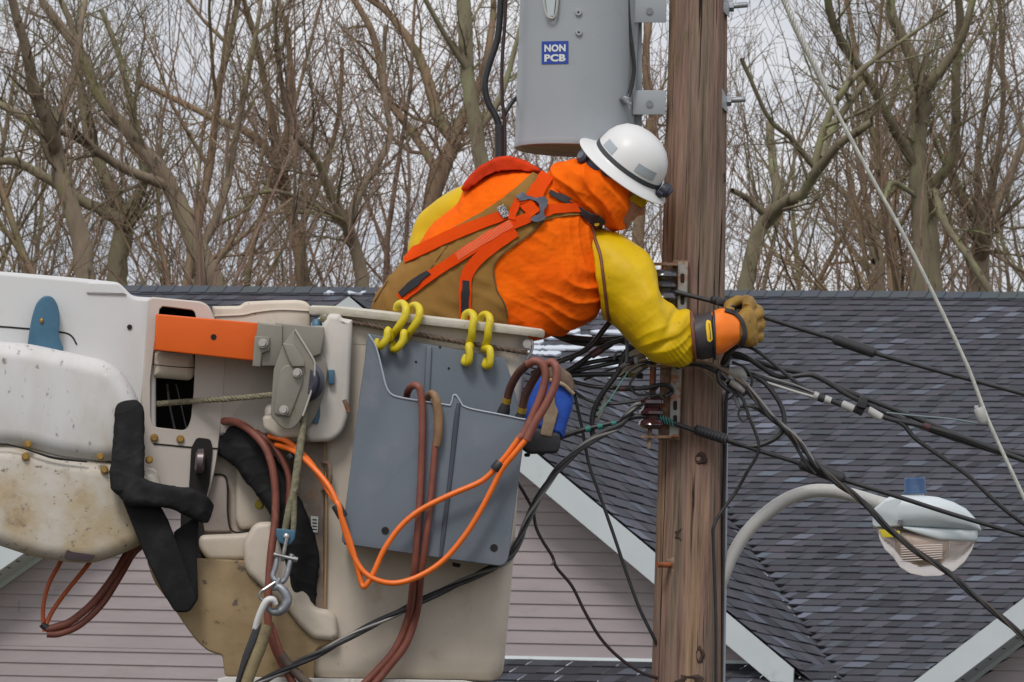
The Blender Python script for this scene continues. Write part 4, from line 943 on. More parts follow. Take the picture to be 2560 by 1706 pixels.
# neck and lip
mb = MB(); mb.rings([rr_ring(824, 1312, 858, 880, D0-1, D1+1, 46), rr_ring(820, 1318, 812, 846, D0-6, D1+6, 48), rr_ring(816, 1322, 786, 830, D0-8, D1+8, 48), rr_ring(826, 1312, 786, 830, D0+6, D1-6, 44), rr_ring(832, 1304, 858, 880, D0+10, D1-10, 40)], closed=True); part('neck', mb, m_cream, bk_, sharp=60)
def lipring(x0, x1, d0, d1, off, rad=60):
    pts = roundpoly([(x0, d0), (x1, d0), (x1, d1), (x0, d1)], rad, 10); out = []
    for x, d in pts:
        u = (x-772)/(1358-772); y = 764+u*10+max(0, u-.1)**1.25*56+off; out.append((x, y, d))
    return out
mb = MB(); mb.rings([lipring(774, 1359, D0-34, D1+34, 22), lipring(772, 1362, D0-37, D1+37, 14), lipring(773, 1361, D0-36, D1+36, 4), lipring(780, 1354, D0-28, D1+28, 0), lipring(822, 1312, D0+16, D1-16, 0), lipring(822, 1312, D0+16, D1-16, 20)], closed=True); part('lip', mb, m_lip, bk_, sharp=50)
mb = MB(); mb.prism(roundpoly([(530, 766), (600, 765), (612, 755), (660, 752), (740, 750), (764, 753), (778, 768), (778, 800), (770, 1000), (560, 1000)], [4, 6, 8, 20, 10, 12, 8, 0, 0, 0]), -300, 40, 10)
part('inner_wall', mb, m_cream, bk_)
mb = MB(); mb.tube([(536, 790, -302), (605, 787, -302), (640, 780, -302), (700, 774, -302), (772, 777, -302)], 3, 6); part('wall_fold', mb, m_cream, bk_)
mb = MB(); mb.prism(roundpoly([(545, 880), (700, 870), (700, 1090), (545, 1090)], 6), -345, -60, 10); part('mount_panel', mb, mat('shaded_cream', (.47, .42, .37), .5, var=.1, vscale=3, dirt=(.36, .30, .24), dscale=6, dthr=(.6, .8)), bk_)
# pillar with a swollen foot
mb = MB(); mb.prism(roundpoly([(806, 806), (818, 790), (826, 784), (850, 786), (856, 796), (881, 800), (881, 820), (876, 960), (872, 1040), (858, 1082), (830, 1105), (770, 1106), (760, 1080), (775, 1020), (800, 900), (800, 850)], [12, 8, 4, 4, 6, 4, 0, 0, 16, 18, 20, 16, 14, 20, 20, 12]), -452, -300, 14, 5); part('pillar', mb, mat('pale_fibreglass', (.58, .54, .49), .5, var=.1, vscale=4, dirt=(.42, .34, .25), dscale=6, dthr=(.58, .78), dirt2=(.24, .20, .16), d2scale=36, d2thr=(.66, .74), bump=.15, bscale=40), bk_, sharp=60)
mb = MB(); mb.prism(roundpoly([(660, 1012), (760, 1000), (872, 1010), (872, 1050), (848, 1094), (800, 1106), (700, 1104), (664, 1070)], [20, 10, 10, 16, 24, 20, 30, 20]), -440, -330, 26, 6); part('pillar_foot', mb, bpy.data.materials['pale_fibreglass'], bk_, sharp=60)
mb = MB(); mb.lathe((872, 1030, -450), (860, 1000, -450), [(0, 6), (1, 6)], 8); part('bolt', mb, m_rust, bk_)
# mounting body low at left
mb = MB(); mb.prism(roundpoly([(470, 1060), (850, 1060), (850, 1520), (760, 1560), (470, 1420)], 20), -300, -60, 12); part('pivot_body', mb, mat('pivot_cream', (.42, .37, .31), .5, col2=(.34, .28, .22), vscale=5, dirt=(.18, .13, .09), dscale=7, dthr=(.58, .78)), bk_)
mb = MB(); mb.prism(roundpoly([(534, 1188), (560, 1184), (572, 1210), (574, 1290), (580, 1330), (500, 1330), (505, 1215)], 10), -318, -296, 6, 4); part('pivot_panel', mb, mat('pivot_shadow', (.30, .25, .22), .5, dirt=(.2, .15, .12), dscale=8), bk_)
mb = MB(); mb.tube([(536, 1186, -320), (562, 1190, -320), (569, 1220, -320), (570, 1290, -320), (584, 1330, -320), (640, 1326, -320), (690, 1320, -320)], 2.4, 6); part('panel_edge', mb, m_hole, bk_)
mb = MB(); mb.prism(roundpoly([(590, 1170), (680, 1170), (690, 1290), (676, 1318), (600, 1326), (588, 1300)], 12), -326, -296, 12, 4); part('pivot_boss', mb, m_cream, bk_)
mb = MB(); mb.lathe((648, 1262, -334), (648, 1262, -320), [(0, 8), (.4, 12), (1, 12)], 14); part('plug', mb, mat('yellow_plug', (.42, .34, .03), .5), bk_)
mb = MB(); mb.prism(roundpoly([(498, 1338), (600, 1334), (680, 1322), (700, 1360), (690, 1400), (520, 1402), (496, 1370)], 16), -350, -290, 14, 4); part('ledge', mb, m_cream, bk_)
mb = MB(); mb.prism(roundpoly([(452, 1272), (500, 1262), (512, 1330), (520, 1392), (500, 1402), (450, 1402)], 10), -325, -120, 4); part('dark_recess', mb, m_hole, bk_)
# tan skirt and swept hump
mb = MB(); mb.prism(roundpoly([(366, 1400), (500, 1396), (640, 1402), (690, 1490), (770, 1578), (846, 1592), (846, 1606), (790, 1622), (784, 1700), (562, 1692), (556, 1640), (520, 1628), (492, 1604), (464, 1566), (436, 1524), (385, 1456)], [10, 0, 10, 20, 20, 4, 6, 14, 0, 10, 6, 10, 14, 20, 20, 20, 20]), -406, -120, 6); part('skirt', mb, m_tan, bk_)
mb = MB(); mb.prism(roundpoly([(636, 1306), (680, 1304), (712, 1392), (742, 1440), (768, 1470), (786, 1520), (824, 1524), (842, 1540), (845, 1590), (832, 1602), (784, 1598), (744, 1560), (716, 1520), (668, 1480), (612, 1428), (606, 1360)], [20, 10, 20, 20, 20, 20, 14, 12, 14, 10, 12, 20, 20, 20, 20, 20]), -426, -380, 16, 5); part('swept_hump', mb, m_cream, bk_, sharp=60)
mb = MB(); mb.prism(roundpoly([(544, 1697), (566, 1692), (1160, 1701), (1240, 1716), (1240, 1740), (544, 1740)], 3), -410, 20, 3); part('bottom_flange', mb, mat('flange_white', (.58, .56, .52), .5, dirt=(.3, .24, .17), dscale=20), bk_)
mb = MB(); mb.lathe((706, 1440, -360), (790, 1540, -360), [(0, 6), (1, 6)], 8) if False else None
# inner dark bay beside the pillar and a side rail with a handle
mb = MB(); mb.prism(roundpoly([(735, 1096), (812, 1100), (808, 1400), (812, 1528), (790, 1530), (735, 1400)], 4), -404, -380, 2); part('side_rail', mb, mat('rail_brown', (.24, .19, .145), .6, col2=(.15, .11, .085), vscale=10, dirt=(.30, .15, .06), dscale=12, dthr=(.6, .72)), bk_)
mb = MB(); mb.tube([(806, 1156, -410), (822, 1162, -424), (826, 1190, -428), (822, 1215, -424), (806, 1226, -410)], 5, 8); part('grab_handle', mb, m_rust, bk_)
mb = MB(); mb.prism([(777, 1290), (796, 1292), (794, 1332), (779, 1330)], -408, -404, 0); tg_ = part('data_tag', mb, m_lwhite, bk_)
mb = MB()
for k_ in range(4): mb.prism([(781, 1298+k_*8), (792, 1299+k_*8), (792, 1302+k_*8), (781, 1301+k_*8)], -409, -408.4, 0)
part('tag_print', mb, m_hole, tg_)
mb = MB(); mb.tube([(812, 1100, -402), (816, 1300, -402), (812, 1520, -400)], 3, 6); part('corner_bead', mb, m_rustO and mat('orange_stain', (.42, .25, .11), .6), bk_)
# lip wire rope, its end bolt
mb = MB()
for ph in (0, 2.09, 4.19):
    P_ = []
    for i in range(121):
        u = i/120; x = 872+(1318-872)*u; y = 803+79*u+3*math.sin(u*3.14); P_.append((x+math.cos(ph+u*70)*1.0, y+math.sin(ph+u*70)*3.4, -420-math.cos(ph+u*70)*3.4+20*max(0, u-.9)*6))
    mb.tube(P_, 3.6, 6, sm=1)
tag(part('wire_rope', mb, mat('rusty_wire_rope', (.17, .12, .085), .7, .3, col2=(.10, .07, .05), vscale=50)), 'brown twisted wire rope stretched under the bucket lip', 'wire rope')
mb = MB(); mb.tube([(800, 796, -440), (835, 802, -438), (875, 808, -430)], [9, 8, 5], 8); tag(part('rope_tail', mb, m_rope), 'short frayed rope end under the left part of the bucket lip', 'rope')
mb = MB(); mb.lathe((1318, 860, -402), (1318, 860, -420), [(0, 8), (.6, 8), (.6, 12), (1, 11)], 14); mb.tube([(1318, 846, -408), (1331, 856, -408), (1328, 880, -408), (1316, 898, -408)], 4, 6); part('rope_anchor', mb, m_bolt, bk_)
# ---------------- winch jib ------------------------------------------------
jib = thing('jib_winch', 'orange square jib beam ending in a grey pulley bracket above the hoses', 'jib', base=(620, 1060, -460))
mb = MB(); mb.prism([(390, 785), (660, 809), (652, 905), (385, 876)], -470, -352, 5, 3, True); bm_ = part('beam', mb, m_orangeP, jib)
mb = MB(); mb.lathe((534, 843, -471), (534, 843, -468), [(0, 7.5), (1, 7.5)], 16); part('bolt_hole', mb, m_hole, bm_)
mb = MB(); mb.prism([(645, 806), (690, 811), (706, 814), (706, 916), (633, 916), (640, 840)], -492, -340, 4, 3, True); part('clamp', mb, m_brkt, jib)
mb = MB(); mb.prism([(637, 840), (674, 843), (674, 876), (655, 884), (651, 918), (631, 916)], -502, -488, 2.5); part('clamp_plate', mb, m_brkt, jib)
mb = MB(); mb.prism([(688, 807), (809, 818), (812, 840), (802, 886), (706, 922), (702, 880)], -484, -345, 4, 3, True); part('head_block', mb, m_brkt, jib)
ck = [(737, 823), (782, 895), (788, 912), (786, 945), (777, 985), (757, 1042), (738, 1068), (720, 1076), (700, 1067), (676, 1040), (684, 925), (707, 862)]
ck = roundpoly(ck, [4, 8, 12, 12, 8, 14, 16, 14, 14, 8, 4, 6])
mb = MB(); mb.prism(ck, -535, -522, 3, 3, True); part('cheek_plate', mb, m_brkt, jib)
mb = MB(); mb.tube([(737, 824, -537), (782, 896, -537), (787, 914, -537), (785, 945, -537), (776, 985, -537), (757, 1040, -537)], 2.6, 6, sm=2); part('cheek_edge', mb, mat('pale_edge_paint', (.42, .40, .35), .45), jib)  # rim along the plate's right edge, paler than the bracket
mb = MB(); mb.prism([(x+31, y+4) for x, y in ck], -472, -460, 3, 3, True); part('cheek_plate', mb, m_brkt, jib)
mb = MB(); mb.prism(roundpoly([(700, 925), (716, 912), (762, 915), (756, 960), (724, 1044), (686, 1036), (688, 1000)], 8), -541, -533, 3); part('cheek_rib', mb, m_brkt, jib)
mb = MB(); mb.prism([(706, 858), (734, 862), (760, 902), (762, 917), (730, 917), (722, 900)], -552, -533, 3); part('gusset', mb, m_brkt, jib)
mb = MB(); mb.lathe((746, 952, -520), (772, 955, -474), [(0, 44), (.15, 50), (.3, 42), (.7, 42), (.85, 50), (1, 44)], 36); part('sheave', mb, mat('blue_black_sheave', (.045, .045, .065), .5), jib)
for x, y, d in ((656, 858, -510), (742, 932, -546), (708, 1025, -546)):
    mb = MB(); mb.lathe((x, y, d-12), (x+3, y+1, d+6), [(0, 4), (0, 8), (.5, 9.5), (.5, 12), (1, 12)], 12); part('bolt', mb, m_bolt, jib)
mb = MB(); mb.box(821, 925, 836, 960, -470, -440, 3); part('blue_stop', mb, m_blueP, jib)
mb = MB(); mb.lathe((792, 815, -420), (792, 798, -420), [(0, 14), (.5, 13), (1, 6)], 14); part('blue_cap', mb, m_blueP, jib)
mb = MB(); mb.prism(roundpoly([(785, 1010), (800, 1012), (800, 1040), (795, 1060), (782, 1058)], 3), -462, -445, 2); part('blue_latch', mb, m_blueP, jib)
mb = MB(); mb.prism(roundpoly([(655, 1040), (690, 1030), (760, 1060), (756, 1094), (700, 1098), (660, 1075)], 12), -480, -420, 12, 4); part('bracket_foot', mb, m_cream, jib)
def twisted(mb, pts, R_, r, turns, n=6, strands=3, sm=8):
    C = [Vector(p) for p in smoothpts(pts, sm)]; m = len(C)
    for s_ in range(strands):
        P_ = []
        for i, c in enumerate(C):
            t = (C[min(i+1, m-1)]-C[max(i-1, 0)]).normalized(); u = t.cross(Vector((0, 0, 1))).normalized(); v = t.cross(u); a = 6.283*(s_/strands+turns*i/m)
            P_.append(tuple(c+(u*math.cos(a)+v*math.sin(a))*R_))
        mb.tube(P_, r, n, sm=1)
mb = MB(); twisted(mb, [(372, 1012, -300), (430, 1007, -330), (500, 1002, -380), (600, 995, -470), (684, 987, -512)], 3, 5, 14, sm=22)
tag(part('winch_rope', mb, m_rope), 'dirty olive rope running level from the boom window to the pulley bracket', 'rope')
mb = MB(); mb.tube([(762, 1030, -500), (756, 1080, -520), (750, 1120, -525), (742, 1180, -530), (734, 1235, -530), (722, 1275, -530), (712, 1326, -530)], [8, 9, 10, 10, 11, 9, 8], 10); mb.tube([(734, 1235, -532), (735, 1280, -532), (733, 1328, -532)], [9, 8, 7], 10)
mb.ball((738, 1228, -538), (5, 8, 5), 5)
tag(part('winch_rope', mb, m_rope), 'dirty olive rope dropping from the pulley and splicing into an eye', 'rope')
hk = thing('hook_assembly', 'blue thimble, steel shackle and hook hanging on the winch rope', 'hook', base=(690, 1530, -530))
mb = MB(); mb.prism(roundpoly([(690, 1321), (740, 1326), (737, 1348), (726, 1362), (714, 1364), (696, 1356), (690, 1340)], 5), -546, -520, 3, 3, True); part('thimble', mb, m_blueP, hk)
mb = MB(); mb.ball((716, 1342, -550), (9, 9, 6), 6); mb.tube([(717, 1346, -552), (712, 1370, -552), (708, 1392, -550), (706, 1402, -545)], 5, 8); part('pin', mb, m_steel, hk)
mb = MB(); mb.tube([(694, 1384, -545), (688, 1420, -548), (682, 1440, -550), (690, 1452, -552), (706, 1454, -552), (716, 1440, -552), (724, 1410, -548), (730, 1386, -545)], [6, 7, 7, 7.5, 7.5, 7, 7, 6.5], 10); part('shackle', mb, m_galv, hk)
mb = MB(); mb.lathe((684, 1386, -552), (744, 1400, -552), [(0, 6), (.1, 6), (.1, 4.5), (.82, 4.5), (.82, 8), (1, 7)], 10); part('cross_pin', mb, m_steel, hk)
mb = MB(); mb.tube([(700, 1446, -556), (690, 1462, -556), (684, 1470, -556), (698, 1468, -558), (712, 1482, -560), (718, 1502, -560), (708, 1522, -560), (690, 1530, -560), (674, 1526, -560), (666, 1512, -560)], [6, 8, 8, 10, 12, 13, 12, 11, 8, 5], 12); part('hook', mb, m_galv, hk)
mb = MB(); mb.tube([(688, 1456, -566), (664, 1472, -570), (652, 1480, -570), (650, 1494, -568), (664, 1506, -566)], [4, 4, 4, 4, 3], 8); part('latch', mb, m_steel, hk)
mb = MB(); mb.tube([(690, 1512, -575), (682, 1500, -578), (668, 1502, -580), (656, 1520, -578), (644, 1550, -572), (638, 1574, -566)], [7, 9, 9, 8.5, 8, 8], 12); hq = tag(part('hot_stick_tip', mb, mat('white_coated_hook', (.60, .60, .58), .4, dirt=(.3, .3, .28), dscale=20)), 'white coated hook end caught in the steel hook', 'hook')
mb = MB(); mb.tube([(664, 1562, -556), (650, 1610, -556), (628, 1668, -556), (606, 1730, -556)], [17, 19, 18, 17], 14, sm=3); tb = tag(part('rubber_sheath', mb, mat('olive_rubber_sheath', (.25, .20, .10), .7, col2=(.17, .13, .07), vscale=9, dirt=(.10, .08, .05), dscale=14, dthr=(.5, .7), bump=.6)), 'olive tan split rubber sheath hanging at the bottom under the hook', 'sheath')
mb = MB(); mb.prism([(636, 1562), (652, 1566), (640, 1606), (612, 1670), (592, 1730), (582, 1730), (606, 1640)], -574, -560, 4); tag(part('sheath_insert', mb, m_blackmat), 'black strip lying in the open slit of the tan sheath', 'strip')
# black hose cover behind the winch rope
hc0 = cloth('hose_cover', lambda p: chord(p, [(500, 1060, 496, 1120, -270, 20), (550, 1064, 538, 1134, -310, 24), (612, 1070, 584, 1166, -365, 30), (672, 1120, 622, 1216, -385, 32), (724, 1198, 662, 1266, -395, 32), (768, 1284, 690, 1334, -402, 32), (796, 1366, 706, 1394, -405, 32), (797, 1452, 718, 1474, -402, 28), (788, 1534, 748, 1546, -395, 14)], 28, 3.0, 5), None, m_cloth, 4, 4.2)
tag(hc0, 'wide black fabric hose cover curving down beside the bucket', 'hose cover')
# ---------------- tool tray ------------------------------------------------
tr_ = thing('tool_tray', 'slate grey plastic tool tray hooked on the front of the bucket', 'tool tray', base=(1050, 1418, -500))
mb = MB(); mb.prism([(918, 834), (1262, 896), (1280, 950), (1300, 1040), (1262, 1400), (870, 1350)], -424, -414, 2); part('back_panel', mb, m_tray, tr_)
mb = MB(); mb.prism([(1066, 866), (1080, 868), (1074, 1000), (1058, 1000)], -432, -422, 4); part('panel_rib', mb, m_tray, tr_)
fp = [(921, 836), (940, 868), (955, 925), (964, 962), (974, 982), (992, 992), (1040, 1001), (1126, 1014), (1131, 1000), (1133, 990), (1139, 988), (1147, 998), (1156, 1014), (1180, 1023), (1258, 1038), (1300, 1047), (1314, 1049), (1306, 1130), (1290, 1250), (1272, 1390), (1266, 1408), (1252, 1416), (1100, 1396), (868, 1362), (854, 1356), (856, 1330), (880, 1140), (900, 980)]
mb = MB(); mb.prism(roundpoly(fp, [3, 10, 10, 10, 10, 8, 8, 6, 4, 5, 5, 5, 8, 8, 4, 4, 4, 0, 0, 6, 10, 10, 0, 6, 8, 6, 0, 0], 4), -560, -549, 3); part('front_panel', mb, m_tray, tr_)
for e_ in (fp[0:8], fp[7:13], fp[12:17]):
    mb = MB(); mb.tube([(x, y, -561) for x, y in e_], 2.4, 6, sm=3); part('pale_edge', mb, m_trayedge, tr_)
def strip3(mb, pts, d0, d1, th=7):
    """wall following a line of px points, running in depth"""
    R = []
    for i, (x, y) in enumerate(pts): R.append([(x, y, d0), (x, y, d1), (x+th, y+th*.3, d1), (x+th, y+th*.3, d0)])
    mb.rings(R)
mb = MB(); strip3(mb, [(921, 838), (900, 980), (880, 1140), (858, 1352)], -550, -420); part('side_wall', mb, m_tray, tr_)
mb = MB(); strip3(mb, [(1300, 1048), (1296, 1130), (1280, 1250), (1260, 1400)], -550, -420, 6); part('side_wall', mb, m_tray, tr_)
mb = MB(); R = [[(860, 1345, -550), (860, 1345, -420), (860, 1362, -420), (860, 1362, -550)], [(1256, 1396, -550), (1256, 1396, -420), (1256, 1415, -420), (1256, 1415, -550)]]; mb.rings(R); part('tray_floor', mb, m_tray, tr_)
mb = MB(); strip3(mb, [(1138, 1000), (1128, 1140), (1100, 1385)], -548, -420, 5); part('divider', mb, m_tray, tr_)
mb = MB(); mb.tube([(1147, 1008, -560), (1140, 1060, -560), (1125, 1200, -560), (1108, 1340, -560), (1102, 1392, -560)], [5, 7, 6, 6, 4], 8); part('divider_groove', mb, mat('tray_groove', (.055, .065, .085), .5), tr_)
for x, y in ((963, 1327), (1235, 1370)):
    mb = MB(); mb.lathe((x, y, -561.5), (x, y, -558), [(0, 9.5), (1, 9.5)], 20); part('drain_hole', mb, m_hole, tr_)
for x, y in ((1040, 905), (1122, 921), (946, 887), (1100, 868)):
    mb = MB(); mb.lathe((x, y, -425.5), (x, y, -422), [(0, 3), (1, 3)], 10); part('rivet_hole', mb, m_hole, tr_)
mb = MB(); mb.lathe((1142, 1408, -500), (1140, 1418, -500), [(0, 12), (1, 9)], 12); part('drain_plug', mb, m_hole, tr_)
# yellow hooks
for i, (xa, ya, xb, yb, tl) in enumerate(((1008, 760, 948, 872, 1), (1042, 765, 988, 878, 1), (1178, 783, 1168, 912, 0), (1218, 788, 1220, 920, 0))):
    sx = -1 if tl else -.35; s_ = 24
    P_ = [(xa-18, ya+14, -395), (xa-14, ya+2, -404), (xa-2, ya-2, -420), (xa+7, ya+10, -446), (xa+(3 if tl else 3), ya+34, -452), (xa-(12 if tl else -1), ya+58, -446), (xa-(26 if tl else 5), ya+78, -424), (xa-(30 if tl else 8), ya+86, -418), (xa-(34 if tl else 4)+2, ya+84, -440), (xb+(26 if tl else 8)-4, yb-46, -452), (xb+(18 if tl else 6), yb-24, -456), (xb+2, yb-5, -452), (xb-8, yb-6, -432), (xb-4, yb-22, -420)]
    mb = MB(); mb.tube(P_, [8.5]*3+[9.8]*8+[9.2, 8.5, 7.5], 12, sm=5)
    tag(part('tray_hook', mb, m_yel), ('leftmost yellow coated hook over the bucket lip', 'yellow coated hook second from left over the bucket lip', 'third yellow coated hook, by the black strap pad', 'rightmost yellow coated hook over the bucket lip')[i], 'hook', 'yellow coated hooks holding the tray on the bucket lip')
# ---------------- hoses ----------------------------------------------------
def cable(name, label, pts, r, m_, cat='cable', group=None, n=9, extra=None, sm=7):
    mb = MB(); mb.tube(pts, r, n, sm=sm)
    return tag(part(name, mb, m_), label, cat, group)
hg = 'hydraulic hoses hanging round the bucket'
cable('hose', 'red brown hose looping out of the tray at the left of the tan sleeve', [(1016, 1030, -470), (1018, 985, -520), (1030, 966, -560), (1044, 966, -578), (1052, 985, -580), (1056, 1050, -578), (1052, 1200, -574), (1044, 1330, -572), (1034, 1450, -540), (1022, 1540, -440), (990, 1620, -425), (940, 1680, -425), (890, 1730, -425)], [9]*8+[10]*5, m_rub, 'hose', hg, 12)
h2 = thing('hose', 'red brown hose ending in a tan sleeve in the tray middle', 'hose', base=(1080, 1730, -500), group=hg)
mb = MB(); mb.tube([(1090, 1100, -578), (1086, 1140, -576), (1076, 1250, -574), (1066, 1340, -574), (1052, 1450, -540), (1042, 1530, -445), (1015, 1610, -432), (970, 1670, -430), (915, 1735, -430)], [8.5]*5+[10]*4, 12); part('hose_body', mb, m_rub, h2)
mb = MB(); mb.tube([(1064, 1012, -520), (1070, 992, -550), (1080, 984, -572), (1090, 1000, -580), (1096, 1040, -580), (1095, 1090, -579), (1091, 1116, -578)], [8, 9, 9, 11, 12, 11.5, 10], 12); part('tan_sleeve', mb, mat('tan_leather_sleeve', (.27, .155, .075), .6, col2=(.20, .11, .055), vscale=20), h2)
def plug_hose(lab, p, o, tail, base):
    t_ = thing('hose', lab, 'hose', base=base, group=hg)
    mb = MB(); mb.tube(p[0], p[1], 12); part('dark_end', mb, m_rubd, t_)
    mb = MB(); mb.tube(o[0], o[1], 12); part('hose_body', mb, m_rub, t_)
    a, b = p[0][0], p[0][1]; v = (Vector(b)-Vector(a)).normalized()
    mb = MB(); c0 = Vector(a); mb.lathe(tuple(c0-v*2), tuple(c0+v*12), [(0, p[1][0]+1.2), (1, p[1][0]+1.2)], 14); part('brass_band', mb, mat('brass_band', (.36, .24, .03), .4, .3) if 'brass_band' not in bpy.data.materials else bpy.data.materials['brass_band'], t_)
    mb = MB(); mb.lathe(tuple(c0-v*34), tuple(c0-v*1), [(0, p[1][0]+6), (.5, p[1][0]+4), (1, p[1][0]-1)], 14); part('plug', mb, m_blackmat, t_)
    mb = MB(); mb.tube(tail, [7.2]*len(tail), 12); part('orange_hose', mb, m_ora, t_)
plug_hose('orange and brown looped hose, its black plug nearer the tray middle', ([(1266, 1006, -520), (1276, 970, -535), (1294, 936, -560), (1318, 912, -590)], [10.5]*4), ([(1318, 912, -590), (1338, 903, -600), (1356, 912, -604), (1364, 938, -606), (1356, 980, -606), (1336, 1030, -606), (1312, 1082, -606), (1298, 1096, -606)], [10.5]*8),
  [(1300, 1092, -606), (1270, 1134, -604), (1243, 1166, -602), (1225, 1186, -600), (1195, 1208, -600), (1120, 1240, -600), (1050, 1276, -600), (1000, 1318, -602), (960, 1375, -604), (935, 1430, -604), (918, 1460, -602), (909, 1467, -598), (902, 1452, -594), (890, 1405, -594), (872, 1345, -592), (853, 1290, -590), (846, 1262, -588), (828, 1238, -570), (805, 1200, -540), (770, 1150, -510), (720, 1105, -480), (672, 1090, -450)], (1245, 1470, -600))
plug_hose('orange and brown looped hose, its black plug at the tray corner', ([(1304, 1030, -520), (1314, 990, -535), (1334, 950, -560), (1356, 918, -590)], [10.5]*4), ([(1356, 918, -590), (1378, 906, -600), (1391, 922, -610), (1388, 960, -614), (1366, 1010, -616), (1336, 1060, -616), (1316, 1100, -616)], [10.5]*7),
  [(1318, 1096, -616), (1285, 1136, -614), (1256, 1172, -608), (1236, 1210, -606), (1205, 1270, -606), (1165, 1335, -606), (1110, 1400, -608), (1050, 1440, -610), (990, 1458, -610), (940, 1450, -608), (905, 1425, -600), (880, 1380, -592), (860, 1320, -590), (848, 1272, -588), (822, 1216, -570), (780, 1166, -540), (735, 1128, -500), (690, 1112, -450)], (1245, 1460, -600))
for nm, a, b, lb in (('hose_tie', (1236, 1176, -604), (1252, 1156, -604), 'black tape tie joining the orange hoses at right'), ('hose_tie', (840, 1262, -580), (858, 1294, -582), 'black tape tie joining the orange hoses at left'), ('hose_tie', (724, 1136, -478), (734, 1146, -482), 'small black tie on the orange hoses behind the rope')):
    mb = MB(); mb.lathe(a, b, [(0, 12), (.1, 13.5), (.9, 13.5), (1, 12)], 14); tag(part(nm, mb, m_tape), lb, 'tie')
cable('hose', 'thick red brown hose dropping left of the winch rope', [(510, 1066, -280), (548, 1054, -325), (600, 1060, -400), (650, 1100, -450), (676, 1150, -465), (688, 1220, -470), (688, 1300, -475), (678, 1380, -480), (672, 1460, -482), (670, 1545, -480), (680, 1600, -470), (705, 1660, -450), (745, 1730, -440)], 10, m_rub, 'hose', hg, 12)
cable('hose', 'short red brown hose between the winch rope and the black cover', [(640, 1080, -420), (680, 1110, -440), (706, 1150, -450), (722, 1195, -455), (722, 1260, -455), (714, 1330, -450)], 8, m_rub, 'hose', hg, 12)
cable('hose', 'red brown hose with a grey brown end at the bottom under the hook', [(676, 1560, -465), (690, 1600, -462), (704, 1640, -458)], 9, m_rub, 'hose', hg, 12)
cable('hose', 'grey brown wrapped hose end leaving at the bottom edge below the hook', [(702, 1636, -460), (730, 1672, -455), (775, 1715, -450), (800, 1740, -450)], 12, mat('grey_brown_wrap', (.14, .10, .08), .6, var=.2, vscale=20), 'hose', hg, 12)
og = 'hoses looped under the boom cover'
cable('hose', 'orange hose at the far left of the loop under the boom cover', [(160, 1385, -300), (146, 1415, -300), (122, 1460, -300), (109, 1510, -300), (108, 1550, -300), (112, 1580, -300)], 6, m_rustO and mat('burnt_orange_hose', (.42, .085, .02), .5), 'hose', og)
cable('hose', 'orange hose beside the leftmost one under the boom cover', [(232, 1395, -290), (210, 1425, -290), (165, 1480, -290), (130, 1530, -295), (112, 1570, -300)], 6, bpy.data.materials['burnt_orange_hose'], 'hose', og)
cable('hose', 'upper of the two brown hoses looped under the boom cover', [(345, 1360, -260), (318, 1385, -270), (285, 1440, -280), (235, 1505, -290), (180, 1552, -296), (140, 1568, -298), (115, 1574, -300)], 10, m_rub, 'hose', og, 12)
cable('hose', 'lower of the two brown hoses looped under the boom cover', [(352, 1366, -250), (330, 1388, -262), (300, 1440, -275), (255, 1510, -285), (200, 1562, -290), (150, 1584, -296), (117, 1586, -300)], 9, m_rub, 'hose', og, 12)
mb = MB(); mb.lathe((104, 1560, -300), (118, 1572, -300), [(0, 9), (1, 10)], 10); tag(part('hose_tie', mb, m_tape), 'black tie at the tip of the hose loop under the boom cover', 'tie')
# ---------------- blue tool bag -------------------------------------------
bag = thing('tool_bag', 'bright blue canvas tool bag with tan trim hung right of the tray', 'tool bag', base=(1360, 1135, -340))
mb = MB(); mb.prism(roundpoly([(1316, 960), (1345, 930), (1400, 940), (1432, 965), (1434, 1010), (1418, 1060), (1410, 1096), (1320, 1072), (1310, 1040)], [14, 14, 10, 12, 16, 10, 6, 6, 16]), -440, -300, 22, 5); part('body', mb, mat('blue_canvas', (.012, .075, .42), .75, var=.35, vscale=12, bump=.6, bscale=40), bag)
m_tanc = mat('tan_canvas', (.33, .25, .17), .85, col2=(.24, .17, .11), vscale=20, bump=.6)
mb = MB(); mb.prism(roundpoly([(1366, 985), (1386, 980), (1388, 1010), (1396, 1030), (1388, 1060), (1378, 1094), (1350, 1088), (1358, 1050), (1362, 1020)], 5), -448, -436, 4); part('trim', mb, m_tanc, bag)
mb = MB(); mb.prism(roundpoly([(1368, 905), (1396, 912), (1428, 936), (1438, 965), (1434, 985), (1408, 962), (1374, 950), (1352, 940)], 8), -446, -290, 12, 4); part('flap', mb, mat('brown_canvas_flap', (.17, .115, .08), .85, col2=(.11, .075, .055), vscale=20, bump=.6), bag)
mb = MB(); mb.tube([(1374, 950, -448), (1408, 962, -448), (1434, 986, -440)], 5, 8); part('flap_piping', mb, m_tanc, bag)
mb = MB(); mb.prism(roundpoly([(1312, 1068), (1330, 1066), (1400, 1084), (1402, 1112), (1394, 1134), (1322, 1136), (1304, 1124), (1304, 1085)], 8), -445, -295, 10, 4); part('base', mb, m_blackmat, bag)
mb = MB(); mb.ball((1318, 1138, -400), (8, 6, 8), 5); part('foot', mb, m_blackmat, bag)
mb = MB(); mb.ball((1355, 1134, -400), (8, 6, 8), 5); part('foot', mb, m_blackmat, bag)
